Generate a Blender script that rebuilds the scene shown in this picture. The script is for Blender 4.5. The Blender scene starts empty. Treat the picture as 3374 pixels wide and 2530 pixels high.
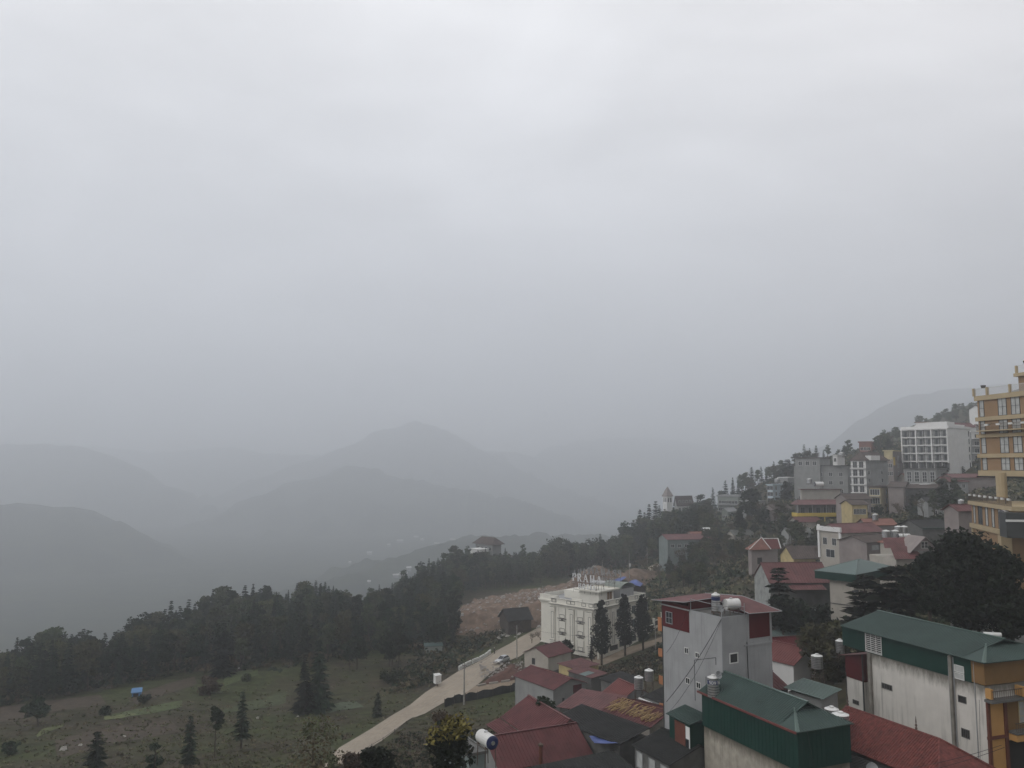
import bpy, math, random
import numpy as np
from mathutils import Vector, Matrix
R = math.radians
sc = bpy.context.scene
# ---------------------------------------------------------------- camera
# world: x right, y away, z up, metres; the camera is the origin (a high hotel window)
F, PITCH = 2669.0, math.atan(0.1)          # focal length in photo pixels (photo 3374 x 2530), upward tilt
cam = bpy.data.objects.new("camera", bpy.data.cameras.new("camera"))
sc.collection.objects.link(cam); sc.camera = cam
cam.data.sensor_width = 36.0; cam.data.lens = 36.0 * F / 3374.0
cam.data.clip_start = 0.5; cam.data.clip_end = 30000
cam.location = (0, 0, 0); cam.rotation_euler = (math.pi/2 + PITCH, 0, 0)
# ---------------------------------------------------------------- light
SUN_EL, SUN_ROT = R(42), R(245)
w = bpy.data.worlds.new("World"); sc.world = w; w.use_nodes = True
nt = w.node_tree; N = nt.nodes; L = nt.links; N.clear()
def nd(t, **kw):
    n = N.new(t)
    for k, v in kw.items(): setattr(n, k, v)
    return n
sky = nd('ShaderNodeTexSky', sky_type='NISHITA', sun_disc=False, sun_elevation=SUN_EL, sun_rotation=SUN_ROT)
sky.air_density = 2.0; sky.dust_density = 6.0
skys = nd('ShaderNodeVectorMath', operation='SCALE'); skys.inputs['Scale'].default_value = 0.10
L.new(sky.outputs[0], skys.inputs[0])
tc = nd('ShaderNodeTexCoord'); sep = nd('ShaderNodeSeparateXYZ'); L.new(tc.outputs['Generated'], sep.inputs[0])
# cloud layer: plane-projected noise (x/z) so that the streaks flatten toward the horizon
mx = nd('ShaderNodeMath', operation='MAXIMUM'); L.new(sep.outputs['Z'], mx.inputs[0]); mx.inputs[1].default_value = 0.0
ad = nd('ShaderNodeMath', operation='ADD'); L.new(mx.outputs[0], ad.inputs[0]); ad.inputs[1].default_value = 0.22
dv = nd('ShaderNodeVectorMath', operation='DIVIDE'); L.new(tc.outputs['Generated'], dv.inputs[0])
cmb = nd('ShaderNodeCombineXYZ'); [L.new(ad.outputs[0], cmb.inputs[i]) for i in range(3)]; L.new(cmb.outputs[0], dv.inputs[1])
mp = nd('ShaderNodeMapping'); L.new(dv.outputs[0], mp.inputs[0]); mp.inputs['Scale'].default_value = (0.8, 1.0, 1.0); mp.inputs['Location'].default_value = (1.7, 0.6, 0.0)
n1 = nd('ShaderNodeTexNoise'); L.new(mp.outputs[0], n1.inputs['Vector']); n1.inputs['Scale'].default_value = 1.3; n1.inputs['Detail'].default_value = 4.0; n1.inputs['Roughness'].default_value = 0.5; n1.inputs['Distortion'].default_value = 0.6
r1 = nd('ShaderNodeMapRange'); L.new(n1.outputs[0], r1.inputs[0]); r1.inputs[1].default_value = 0.30; r1.inputs[2].default_value = 0.72; r1.inputs[3].default_value = 0.80; r1.inputs[4].default_value = 1.18
grad = nd('ShaderNodeValToRGB'); L.new(sep.outputs['Z'], grad.inputs[0])
cr = grad.color_ramp
stops = [(0.0, (1.16,1.15,1.19)), (0.05, (.95,.945,.97)), (0.10, (.78,.79,.815)), (0.15, (.70,.715,.745)), (0.20, (.605,.615,.65)), (0.27, (.59,.60,.63)), (0.37, (.70,.705,.73)), (0.52, (.93,.925,.94)), (0.68, (.78,.78,.79)), (1.0, (.64,.64,.65))]
cr.elements[0].position, cr.elements[1].position = 0.0, 1.0
for p, c in stops[1:-1]: cr.elements.new(p)
for e, (p, c) in zip(cr.elements, stops): e.position = p; e.color = (*c, 1)
# warm tint toward the right-hand side
wx = nd('ShaderNodeMapRange'); L.new(sep.outputs['X'], wx.inputs[0]); wx.inputs[1].default_value = 0.1; wx.inputs[2].default_value = 0.6
wm = nd('ShaderNodeMix', data_type='RGBA', blend_type='MULTIPLY'); L.new(wx.outputs[0], wm.inputs['Factor']); L.new(grad.outputs[0], wm.inputs[6]); wm.inputs[7].default_value = (1.0, .975, .955, 1)
mp2 = nd('ShaderNodeMapping'); L.new(tc.outputs['Generated'], mp2.inputs[0]); mp2.inputs['Scale'].default_value = (1.0, 1.0, 3.6); mp2.inputs['Location'].default_value = (.4, 0, .15)
n2 = nd('ShaderNodeTexNoise'); L.new(mp2.outputs[0], n2.inputs['Vector']); n2.inputs['Scale'].default_value = 2.6; n2.inputs['Detail'].default_value = 4.0; n2.inputs['Roughness'].default_value = 0.45; n2.inputs['Distortion'].default_value = 0.4
r2 = nd('ShaderNodeMapRange'); L.new(n2.outputs[0], r2.inputs[0]); r2.inputs[1].default_value = 0.32; r2.inputs[2].default_value = 0.68; r2.inputs[3].default_value = 0.89; r2.inputs[4].default_value = 1.11
rm = nd('ShaderNodeMath', operation='MULTIPLY'); L.new(r1.outputs[0], rm.inputs[0]); L.new(r2.outputs[0], rm.inputs[1])
cl = nd('ShaderNodeVectorMath', operation='SCALE'); L.new(wm.outputs[2], cl.inputs[0]); L.new(rm.outputs[0], cl.inputs['Scale'])
mxs = nd('ShaderNodeMix', data_type='RGBA'); mxs.inputs['Factor'].default_value = 0.95; L.new(skys.outputs[0], mxs.inputs[6]); L.new(cl.outputs[0], mxs.inputs[7])
# unseen sky behind the viewer dimmed, added to lower the light on near things
by = nd('ShaderNodeMapRange'); L.new(sep.outputs['Y'], by.inputs[0]); by.inputs[1].default_value = -.5; by.inputs[2].default_value = .35; by.inputs[3].default_value = .55; by.inputs[4].default_value = 1.0
bgs = nd('ShaderNodeVectorMath', operation='SCALE'); L.new(mxs.outputs[2], bgs.inputs[0]); L.new(by.outputs[0], bgs.inputs['Scale'])
bg = nd('ShaderNodeBackground'); L.new(bgs.outputs[0], bg.inputs[0]) #.outputs[2], bg.inputs[0]); bg.inputs[1].default_value = 1.0
wo = nd('ShaderNodeOutputWorld'); L.new(bg.outputs[0], wo.inputs[0])
sun = bpy.data.objects.new("sun", bpy.data.lights.new("sun", 'SUN')); sc.collection.objects.link(sun)
sun.data.energy = 0.8; sun.data.angle = R(35); sun.data.color = (1.0, .98, .95)
sun.rotation_euler = (math.pi/2 - SUN_EL, 0, math.pi - SUN_ROT)
sc.view_settings.view_transform = 'Standard'; sc.view_settings.look = 'None'; sc.view_settings.exposure = 0.35; sc.view_settings.gamma = 1.0
sc.render.engine = 'CYCLES'; cy = sc.cycles
cy.use_denoising = True; cy.denoiser = 'OPENIMAGEDENOISE'; cy.denoising_input_passes = 'RGB_ALBEDO_NORMAL'
cy.max_bounces = 10; cy.diffuse_bounces = 2; cy.glossy_bounces = 2; cy.transmission_bounces = 2; cy.volume_bounces = 8; cy.transparent_max_bounces = 6
cy.use_adaptive_sampling = True; cy.adaptive_threshold = 0.02; cy.caustics_reflective = False; cy.caustics_refractive = False
HAZE = dict(density=0.0007, aniso=0.70, color=(.946, .967, 1.0))

# ---------------------------------------------------------------- pixel helpers (photo pixels -> world)
cP, sP = math.cos(PITCH), math.sin(PITCH)
def ray(u, v):
    a, b = (u - 1687.0)/F, (1265.0 - v)/F
    return Vector((a, cP - b*sP, sP + b*cP))
def P(u, v, D):                 # the point seen at photo pixel (u, v) at depth D
    d = ray(u, v); return d * (D / d.y)
def Pz(u, v, z):                # ... on the level z
    d = ray(u, v); return d * (z / d.z)
def Q(x, y, D): return P(x*3.295, y*3.295, D)
def proj(p):
    b = p[2]*cP - p[1]*sP; d = p[1]*cP + p[2]*sP
    return 1687 + F*p[0]/d, 1265 - F*b/d

# ---------------------------------------------------------------- terrain
ctl = [(12,128,-43.5),(19,142,-45.2),(8,150,-47),(27,133,-42.5),(12,176,-49.5),(3,160,-49.5),(8,196,-51),(-4,158,-50),(-60,40,-43),(0,40,-38),(60,40,-31),(120,40,-22),(200,40,-8),(-200,40,-50),(-400,60,-62),(-500,300,-130),
 (6,100,-40.5),(25,78,-38.5),(48,100,-34),(56,84,-32),(60,175,-35),(-29,128,-46.3),(-10,115,-43.5),(70,125,-30),
 (-164,430,-150),(-40,520,-135),(60,600,-120),(150,660,-80),(230,720,-25),(330,620,38),(420,420,70),(380,250,50),(300,100,25),
 (-300,800,-200),(0,950,-190),(250,1050,-120),(500,900,10),(600,500,110),(-700,700,-220),(-700,200,-120),(600,100,60)]
for q in [(0,768,145),(150,768,140),(330,766,128),(0,725,172),(0,700,195),(150,702,190),(300,690,205),(330,668,215),(460,648,238),
          (510,658,218),(560,668,205),(640,660,205),(600,640,235),(700,640,190),(655,600,262),(500,615,280),(450,620,290),
          (100,668,275),(0,682,262),(200,637,300),(300,607,325),(250,622,312),(420,604,345),(520,584,380),(508,572,400),(600,574,400),(486,554,420),
          (650,545,428),(700,521,450),(740,495,480),(800,472,520),(850,464,540),(840,617,155),(787,617,175),
          (690,585,275),(720,560,310),(760,565,255),(780,548,280),(860,560,220),(900,540,230),(810,526,300),(870,520,285),(1010,505,255),
          (930,488,330),(845,498,345),(790,505,330),(880,455,400),(960,436,430),(1010,420,440),(1000,640,133),(960,640,125),(700,530,400),(730,520,370)]:
    p = Q(*q); ctl.append((p.x, p.y, p.z))
ctl = np.array(ctl, float)
def tps_fit(c, lam=40.0):
    X = c[:, :2]/100.0; n = len(X)
    d = np.linalg.norm(X[:, None]-X[None], axis=2); K = np.where(d > 0, d*d*np.log(d+1e-12), 0) + np.eye(n)*lam*1e-4
    Pm = np.hstack([np.ones((n, 1)), X]); A = np.block([[K, Pm], [Pm.T, np.zeros((3, 3))]])
    return X, np.linalg.solve(A, np.concatenate([c[:, 2], np.zeros(3)]))
TX, TW = tps_fit(ctl)
def tps(x, y):
    x = np.atleast_1d(np.asarray(x, float)); y = np.atleast_1d(np.asarray(y, float))
    q = np.stack([x, y], -1)/100.0; out = np.empty(len(x))
    for i in range(0, len(x), 20000):
        d = np.linalg.norm(q[i:i+20000, None]-TX[None], axis=2); K = np.where(d > 0, d*d*np.log(d+1e-12), 0)
        out[i:i+20000] = K @ TW[:-3] + TW[-3] + q[i:i+20000] @ TW[-2:]
    return out
rngT = np.random.default_rng(5)
_waves = [(rngT.uniform(0, 6.28), rngT.uniform(0, 6.28), a) for a in np.linspace(0, 6.28, 9)[:-1]]
def wavy(x, y, wl):                     # cheap smooth noise, about -1..1
    s = 0
    for k, (p, q2, a) in enumerate(_waves):
        f = 6.28/wl*(0.7+0.13*k); s = s + np.sin((x*math.cos(a*1.3+k)+y*math.sin(a*1.3+k))*f+p)*np.sin((x*math.sin(a)-y*math.cos(a))*f*0.6+q2)
    return s/3.0
# far ridges: polylines of (x1024, y1024, depth) along their crests, side slope
RIDGES = [
 ([(-120,520,1000),(0,503,1050),(60,506,1080),(82,510,1100),(100,517,1100),(121,529,1100),(152,545,1090),(175,559,1080),(194,575,1060),(215,592,1040),(240,615,1000)], .62),
 ([(-200,450,1700),(0,443,1800),(47,442,1800),(82,445,1800),(112,455,1780),(140,473,1760),(163,487,1740),(187,501,1720),(215,518,1700),(250,540,1680),(290,570,1650)], .60),
 ([(150,560,1450),(205,527,1500),(224,513,1500),(247,505,1500),(264,492,1500),(287,483,1510),(327,476,1520),(350,465,1540),(372,468,1540),(400,478,1520),(450,486,1500),(520,500,1450),(560,515,1400)], .55),
 ([(250,480,2300),(296,463,2350),(352,444,2400),(385,428,2450),(417,420,2500),(440,427,2500),(463,440,2450),(480,450,2400),(505,463,2350),(540,480,2300),(600,500,2200)], .62),
 ([(500,475,3000),(520,462,3050),(555,445,3100),(602,437,3200),(650,436,3200),(685,440,3200),(730,450,3200),(780,470,3100),(850,500,3000)], .6),
 ([(-100,436,3900),(60,441,3900),(150,452,3850),(230,446,3850),(300,455,3800),(420,448,3800),(520,452,3800)], .6),
 ([(780,480,1500),(820,458,1500),(847,441,1500),(861,425,1500),(875,413,1510),(886,405,1520),(898,398,1530),(925,392,1560),(980,385,1600),(1100,380,1650)], .8),
 ([(240,600,760),(300,592,800),(340,580,820),(400,560,880),(440,545,930),(480,536,980),(540,534,1050),(600,535,1150)], .35),
]
_k = [1.75, 2.0, 2.05, 1.85, 1.9, 1.4, 2.3, 1.6]
RIDGES = [([(a, b, c*k) for a, b, c in pts], sl) for (pts, sl), k in zip(RIDGES, _k)]
def far_h(x, y):
    h = np.full(len(x), -230.0); rough = wavy(x, y, 90.0)*6.0+wavy(x+50, y, 37.0)*3.0
    for pts, sl in RIDGES:
        pw = [Q(*p) for p in pts]
        for a, b in zip(pw[:-1], pw[1:]):
            ax, ay, bx, by = a.x, a.y, b.x, b.y; L2 = (bx-ax)**2+(by-ay)**2
            t = np.clip(((x-ax)*(bx-ax)+(y-ay)*(by-ay))/L2, 0, 1)
            d = np.hypot(x-(ax+t*(bx-ax)), y-(ay+t*(by-ay)))
            zc = a.z + t*(b.z-a.z)
            g = wavy(x, y, 260.0)
            dd = np.sqrt(d*d+30.0**2)-30.0
            gl = np.abs(wavy(x+900, y, 150.0)); h = np.maximum(h, zc - dd*sl*(1.0+0.25*g) - gl*np.minimum(d, 160)*.11 + rough)
    return h
def H(x, y):
    x = np.atleast_1d(np.asarray(x, float)); y = np.atleast_1d(np.asarray(y, float))
    near = tps(x, y)
    out = np.maximum(0, y-650.0)*0.25 + np.maximum(0, np.abs(x)-450.0)*0.12
    near = np.where(x > 100, near, near - out)
    near = near - np.maximum(0, y-900.0)*0.6
    far = np.where(y > 650, far_h(x, y), -230.0)
    return np.maximum(np.maximum(near, far), -235.0)
def Hs(x, y): return float(H([x], [y])[0])
def G(u, v, dmin=60, dmax=700):       # where the sight line of a photo pixel meets the terrain
    d = ray(u, v); ys = np.arange(dmin, dmax, 1.0); t = ys/d.y
    below = (t*d.z) < H(t*d.x, ys)
    i = int(np.argmax(below)) if below.any() else len(ys)-1
    y1 = float(ys[i])
    if i > 0 and below.any():
        f0 = t[i-1]*d.z-H(t[i-1]*d.x, ys[i-1])[0]; f1 = t[i]*d.z-H(t[i]*d.x, ys[i])[0]; y1 = float(ys[i-1]+(ys[i]-ys[i-1])*f0/(f0-f1+1e-9))
    p = d*(y1/d.y); return Vector((p.x, p.y, Hs(p.x, p.y)))
# ---------------------------------------------------------------- materials
MATS = {}
def mat(name, col, rough=.8, var=.15, scale=1.0, bump=0.0, bscale=8.0, stain=0.0, metal=0.0, col2=None, streak=0.0, wave=None, spec=.3, detail=4.0, top=None):
    """procedural surface: noise mottling, optional second colour, dark rain streaks, fine bump, ribs"""
    if name in MATS: return MATS[name]
    m = bpy.data.materials.new(name); m.use_nodes = True; t = m.node_tree; n = t.nodes; l = t.links
    b = n['Principled BSDF']; b.inputs['Roughness'].default_value = rough; b.inputs['Metallic'].default_value = metal
    b.inputs['Specular IOR Level'].default_value = spec
    g = n.new('ShaderNodeNewGeometry'); oi = n.new('ShaderNodeObjectInfo')
    no = n.new('ShaderNodeTexNoise'); no.inputs['Scale'].default_value = scale; no.inputs['Detail'].default_value = detail; l.new(g.outputs['Position'], no.inputs['Vector'])
    mr = n.new('ShaderNodeMapRange'); mr.inputs[1].default_value = .3; mr.inputs[2].default_value = .7; l.new(no.outputs[0], mr.inputs[0])
    mix = n.new('ShaderNodeMix'); mix.data_type = 'RGBA'; l.new(mr.outputs[0], mix.inputs['Factor'])
    c2 = col2 if col2 else tuple(c*(1+var) for c in col); c1 = col if col2 else tuple(c*(1-var) for c in col)
    mix.inputs[6].default_value = (*c1, 1); mix.inputs[7].default_value = (*c2, 1)
    out = mix.outputs[2]
    if stain or streak:
        mp = n.new('ShaderNodeMapping'); l.new(g.outputs['Position'], mp.inputs[0]); mp.inputs['Scale'].default_value = (2.2, 2.2, .16) if streak else (.6, .6, .5)
        ns = n.new('ShaderNodeTexNoise'); ns.inputs['Scale'].default_value = 1.0; ns.inputs['Detail'].default_value = 5.0; ns.inputs['Roughness'].default_value = .65; l.new(mp.outputs[0], ns.inputs['Vector'])
        rr = n.new('ShaderNodeMapRange'); rr.inputs[1].default_value = .50; rr.inputs[2].default_value = .78; l.new(ns.outputs[0], rr.inputs[0])
        mu = n.new('ShaderNodeMath'); mu.operation = 'MULTIPLY'; l.new(rr.outputs[0], mu.inputs[0]); 
        if streak:
            nl = n.new('ShaderNodeTexNoise'); nl.inputs['Scale'].default_value = .22; nl.inputs['Detail'].default_value = 3.0; l.new(g.outputs['Position'], nl.inputs['Vector'])
            ml = n.new('ShaderNodeMapRange'); ml.inputs[1].default_value = .42; ml.inputs[2].default_value = .66; ml.inputs[3].default_value = .15*streak; ml.inputs[4].default_value = streak; l.new(nl.outputs[0], ml.inputs[0]); l.new(ml.outputs[0], mu.inputs[1])
        else: mu.inputs[1].default_value = stain
        mm = n.new('ShaderNodeMix'); mm.data_type = 'RGBA'; l.new(mu.outputs[0], mm.inputs['Factor']); l.new(out, mm.inputs[6]); mm.inputs[7].default_value = (col[0]*.25+.01, col[1]*.25+.01, col[2]*.25+.008, 1)
        out = mm.outputs[2]
    if top:                    # mould creeping down from the wall head at level top[0], top[1] metres deep
        sp = n.new('ShaderNodeSeparateXYZ'); l.new(g.outputs['Position'], sp.inputs[0]); mt_ = n.new('ShaderNodeMapRange'); mt_.inputs[1].default_value = top[0]-top[1]; mt_.inputs[2].default_value = top[0]; l.new(sp.outputs['Z'], mt_.inputs[0])
        mp2 = n.new('ShaderNodeMapping'); l.new(g.outputs['Position'], mp2.inputs[0]); mp2.inputs['Scale'].default_value = (1.6, 1.6, .5); n3 = n.new('ShaderNodeTexNoise'); n3.inputs['Scale'].default_value = 1.3; n3.inputs['Detail'].default_value = 8; n3.inputs['Roughness'].default_value = .7; l.new(mp2.outputs[0], n3.inputs['Vector'])
        ad_ = n.new('ShaderNodeMath'); ad_.operation = 'ADD'; l.new(mt_.outputs[0], ad_.inputs[0]); l.new(n3.outputs[0], ad_.inputs[1]); m3 = n.new('ShaderNodeMapRange'); m3.inputs[1].default_value = .85; m3.inputs[2].default_value = 1.4; m3.inputs[4].default_value = .8; l.new(ad_.outputs[0], m3.inputs[0])
        mm = n.new('ShaderNodeMix'); mm.data_type = 'RGBA'; l.new(m3.outputs[0], mm.inputs['Factor']); l.new(out, mm.inputs[6]); mm.inputs[7].default_value = (.07, .062, .045, 1); out = mm.outputs[2]
    l.new(out, b.inputs['Base Color'])
    if bump or wave:
        nb = n.new('ShaderNodeTexNoise'); nb.inputs['Scale'].default_value = bscale; nb.inputs['Detail'].default_value = 3.0; l.new(g.outputs['Position'], nb.inputs['Vector'])
        bp = n.new('ShaderNodeBump'); bp.inputs['Strength'].default_value = bump; bp.inputs['Distance'].default_value = .1; l.new(nb.outputs[0], bp.inputs['Height'])
        l.new(bp.outputs[0], b.inputs['Normal'])
    MATS[name] = m; return m
M = lambda k: MATS[k]
# ---------------------------------------------------------------- mesh builders
COL = sc.collection
class MB:
    """collects shapes for ONE mesh object; faces carry a material slot"""
    def __init__(s): s.v = []; s.f = []; s.m = []; s.mi = 0
    def poly(s, pts):
        i = len(s.v); s.v += [tuple(p) for p in pts]; s.f.append(tuple(range(i, i+len(pts)))); s.m.append(s.mi)
    def mesh(s, pts, faces):
        i = len(s.v); s.v += [tuple(p) for p in pts]
        for f in faces: s.f.append(tuple(i+k for k in f)); s.m.append(s.mi)
    def box(s, x0, y0, z0, x1, y1, z1):
        if x0 > x1: x0, x1 = x1, x0
        if y0 > y1: y0, y1 = y1, y0
        if z0 > z1: z0, z1 = z1, z0
        s.mesh([(x0,y0,z0),(x1,y0,z0),(x1,y1,z0),(x0,y1,z0),(x0,y0,z1),(x1,y0,z1),(x1,y1,z1),(x0,y1,z1)],
               [(0,3,2,1),(4,5,6,7),(0,1,5,4),(1,2,6,5),(2,3,7,6),(3,0,4,7)])
    def prism(s, pts, z0, z1):          # vertical prism over an outline (x, y)
        n = len(pts); a = sum(pts[i][0]*pts[(i+1)%n][1]-pts[(i+1)%n][0]*pts[i][1] for i in range(n))
        if a < 0: pts = pts[::-1]
        s.mesh([(x, y, z0) for x, y in pts]+[(x, y, z1) for x, y in pts], [tuple(range(n))[::-1], tuple(range(n, 2*n))]+[(i, (i+1)%n, n+(i+1)%n, n+i) for i in range(n)])
    def tube(s, a, b, r0, r1=None, n=8, cap=True):
        a = Vector(a); b = Vector(b); r1 = r0 if r1 is None else r1; d = (b-a).normalized()
        u = d.orthogonal().normalized(); w = d.cross(u); V = []
        for p, r in ((a, r0), (b, r1)):
            V += [p+(u*math.cos(6.28318*k/n)+w*math.sin(6.28318*k/n))*r for k in range(n)]
        F_ = [(k, (k+1)%n, n+(k+1)%n, n+k) for k in range(n)]
        if cap: F_ += [tuple(range(n))[::-1], tuple(range(n, 2*n))]
        s.mesh(V, F_)
    def path(s, pts, r, n=5):
        for a, b in zip(pts[:-1], pts[1:]): s.tube(a, b, r, r, n, True)
    def lathe(s, prof, n=16, o=(0,0,0), axis=None):     # profile of (radius, height)
        V = []; F_ = []; o = Vector(o)
        q = Vector((0,0,1)).rotation_difference(Vector(axis)) if axis is not None else None
        for r, z in prof:
            for k in range(n):
                p = Vector((r*math.cos(6.28318*k/n), r*math.sin(6.28318*k/n), z))
                V.append(o+(q @ p if q else p))
        for i in range(len(prof)-1):
            F_ += [(i*n+k, i*n+(k+1)%n, (i+1)*n+(k+1)%n, (i+1)*n+k) for k in range(n)]
        F_ += [tuple(range(n))[::-1], tuple(range((len(prof)-1)*n, len(prof)*n))]
        s.mesh(V, F_)
    def slab(s, pts, t):                # a thin plate: quad/tri outline given anticlockwise from above, thickness t below
        n = len(pts); pts = [Vector(p) for p in pts]; nn = (pts[1]-pts[0]).cross(pts[2]-pts[0]).normalized()
        if nn.z < 0: pts = pts[::-1]; nn = -nn
        low = [p-nn*t for p in pts]
        s.mesh(pts+low, [tuple(range(n)), tuple(range(n, 2*n))[::-1]]+[(i, n+i, n+(i+1)%n, (i+1)%n) for i in range(n)])
    def ribbed(s, a, b, c, d, t=.04, pitch=.5, h=.05, w=.09):
        """roof sheet a-b (eave) to d-c (ridge) with raised ribs running from eave to ridge"""
        a, b, c, d = map(Vector, (a, b, c, d)); s.slab([a, b, c, d], t)
        nn = (b-a).cross(d-a).normalized(); nn = nn if nn.z > 0 else -nn
        e = (b-a).normalized(); Le = (b-a).length; k = int(Le/pitch)
        for i in range(1, k):
            f = i/k; p = a.lerp(b, f)
            # clip the rib against trapezoid/triangle sides
            dl = (d-a).dot(e)/Le; cl_ = (c-a).dot(e)/Le
            tt = 1.0
            if f < dl: tt = f/dl if dl > 0 else 1
            if f > cl_: tt = (1-f)/(1-cl_) if cl_ < 1 else 1
            up = (d-a)-e*(d-a).dot(e); q = p+up*min(1, tt)*.995; p = p+up*.005
            s.mesh([p-e*w/2, p+e*w/2, q+e*w/2, q-e*w/2, p-e*w/4+nn*h, p+e*w/4+nn*h, q+e*w/4+nn*h, q-e*w/4+nn*h],
                   [(4,5,6,7),(0,4,7,3),(5,1,2,6),(0,1,5,4),(2,3,7,6)])
    def data(s, name, mats):
        me = bpy.data.meshes.new(name); me.from_pydata(s.v, [], s.f)
        for m in (mats if isinstance(mats, (list, tuple)) else [mats]): me.materials.append(M(m) if isinstance(m, str) else m)
        me.polygons.foreach_set('material_index', s.m); me.update(); return me
    def build(s, name, mats, parent=None, smooth=False):
        if not s.f: return None
        o = link(name, s.data(name, mats), parent)
        if smooth: o.data.polygons.foreach_set('use_smooth', [True]*len(o.data.polygons))
        return o
def link(name, data, parent=None):
    o = bpy.data.objects.new(name, data); COL.objects.link(o)
    if parent is not None: o.parent = parent
    return o
def tag(o, label=None, cat=None, group=None, kind=None):
    if label: o['label'] = label
    if cat: o['category'] = cat
    if group: o['group'] = group
    if kind: o['kind'] = kind
    return o
def empty(name, loc, rz=0, label=None, cat=None, group=None):
    o = link(name, None); o.location = loc; o.rotation_euler = (0, 0, rz); o.empty_display_size = .5
    return tag(o, label, cat, group)
def copy_tree(o, parent=None):
    c = o.copy(); COL.objects.link(c); c.parent = parent
    for ch in KIDS.get(o.name, [x for x in o.children]): copy_tree(ch, c)
    return c
KIDS = {}
def struct(name, me):
    o = link(name, me); o['kind'] = 'structure'; return o
# ---------------------------------------------------------------- the ground
def axis_steps(lo, hi, n0, n1, fine, g):
    a = list(np.arange(n0, n1+.1, fine)); s = fine
    while a[-1] < hi: s *= g; a.append(a[-1]+s)
    s = fine
    while a[0] > lo: s *= g; a.insert(0, a[0]-s)
    return np.array(a)
gx = axis_steps(-5200, 5200, -190, 260, 3.0, 1.032); gy = axis_steps(-80, 7300, 60, 500, 3.0, 1.022)
XX, YY = np.meshgrid(gx, gy)
ZZ = H(XX.ravel(), YY.ravel()).reshape(XX.shape)
nearmask = np.clip((620-YY)/100, 0, 1)*np.clip((450-np.abs(XX))/100, 0, 1)
def grid_mesh(name, XX, YY, ZZ, m):
    ny, nx = XX.shape; V = np.stack([XX, YY, ZZ], -1).reshape(-1, 3)
    i = np.arange(ny-1)[:, None]*nx + np.arange(nx-1)[None]; f = np.stack([i, i+1, i+nx+1, i+nx], -1).reshape(-1, 4)
    me = bpy.data.meshes.new(name); me.vertices.add(len(V)); me.vertices.foreach_set('co', V.ravel())
    me.loops.add(len(f)*4); me.loops.foreach_set('vertex_index', f.ravel().astype(np.int32))
    me.polygons.add(len(f)); me.polygons.foreach_set('loop_start', np.arange(0, len(f)*4, 4, dtype=np.int32)); me.polygons.foreach_set('loop_total', np.full(len(f), 4, dtype=np.int32))
    me.polygons.foreach_set('use_smooth', np.ones(len(f), bool)); me.update(calc_edges=True); me.materials.append(m); return me
def ground_material():
    m = bpy.data.materials.new('hillside_ground'); m.use_nodes = True; t = m.node_tree; n = t.nodes; l = t.links; b = n['Principled BSDF']
    b.inputs['Roughness'].default_value = .95; b.inputs['Specular IOR Level'].default_value = .1
    g = n.new('ShaderNodeNewGeometry')
    def noise(s, det=5, vec=None, rough=.6):
        x = n.new('ShaderNodeTexNoise'); x.inputs['Scale'].default_value = s; x.inputs['Detail'].default_value = det; x.inputs['Roughness'].default_value = rough; l.new(vec or g.outputs['Position'], x.inputs['Vector']); return x.outputs[0]
    def mr(x, a, c):
        q = n.new('ShaderNodeMapRange'); q.inputs[1].default_value = a; q.inputs[2].default_value = c; l.new(x, q.inputs[0]); return q.outputs[0]
    def mix(f, a, c):
        q = n.new('ShaderNodeMix'); q.data_type = 'RGBA'; l.new(f, q.inputs['Factor'])
        for k, v in ((6, a), (7, c)):
            if isinstance(v, tuple): q.inputs[k].default_value = (*v, 1)
            else: l.new(v, q.inputs[k])
        return q.outputs[2]
    brown = mix(mr(noise(.35, 8), .35, .65), (.038,.032,.022), (.085,.072,.05))
    green = mix(mr(noise(.5, 8), .35, .65), (.038,.046,.020), (.074,.086,.036))
    base = mix(mr(noise(.045, 4), .41, .60), brown, green)
    mp = n.new('ShaderNodeMapping'); mp.inputs['Rotation'].default_value = (0, 0, R(-14)); mp.inputs['Scale'].default_value = (.05, .42, 1); l.new(g.outputs['Position'], mp.inputs[0])
    base = mix(mr(noise(1.0, 3, mp.outputs[0]), .55, .70), base, (.03,.032,.018))
    specks = mr(noise(2.6, 2), .70, .76); base = mix(specks, base, (.16,.15,.12))
    # forest cover on the far mountains
    sp = n.new('ShaderNodeSeparateXYZ'); l.new(g.outputs['Position'], sp.inputs[0])
    far = mix(mr(noise(.02, 8, rough=.7), .4, .62), (.012,.02,.012), (.045,.055,.03))
    base = mix(mr(sp.outputs['Y'], 600, 700), base, far)
    l.new(base, b.inputs['Base Color'])
    bp = n.new('ShaderNodeBump'); bp.inputs['Strength'].default_value = .8; bp.inputs['Distance'].default_value = .6; l.new(noise(.8, 8), bp.inputs['Height']); l.new(bp.outputs[0], b.inputs['Normal'])
    return m
struct('terrain', grid_mesh('terrain', XX, YY, ZZ, ground_material()))

def H(x, y):                            # from here on read the height of the built sheet itself
    x = np.atleast_1d(np.asarray(x, float)); y = np.atleast_1d(np.asarray(y, float))
    i = np.clip(np.searchsorted(gx, x)-1, 0, len(gx)-2); j = np.clip(np.searchsorted(gy, y)-1, 0, len(gy)-2)
    a = np.clip((x-gx[i])/(gx[i+1]-gx[i]), 0, 1); b = np.clip((y-gy[j])/(gy[j+1]-gy[j]), 0, 1)
    return (ZZ[j, i]*(1-a)+ZZ[j, i+1]*a)*(1-b)+(ZZ[j+1, i]*(1-a)+ZZ[j+1, i+1]*a)*b
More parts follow.
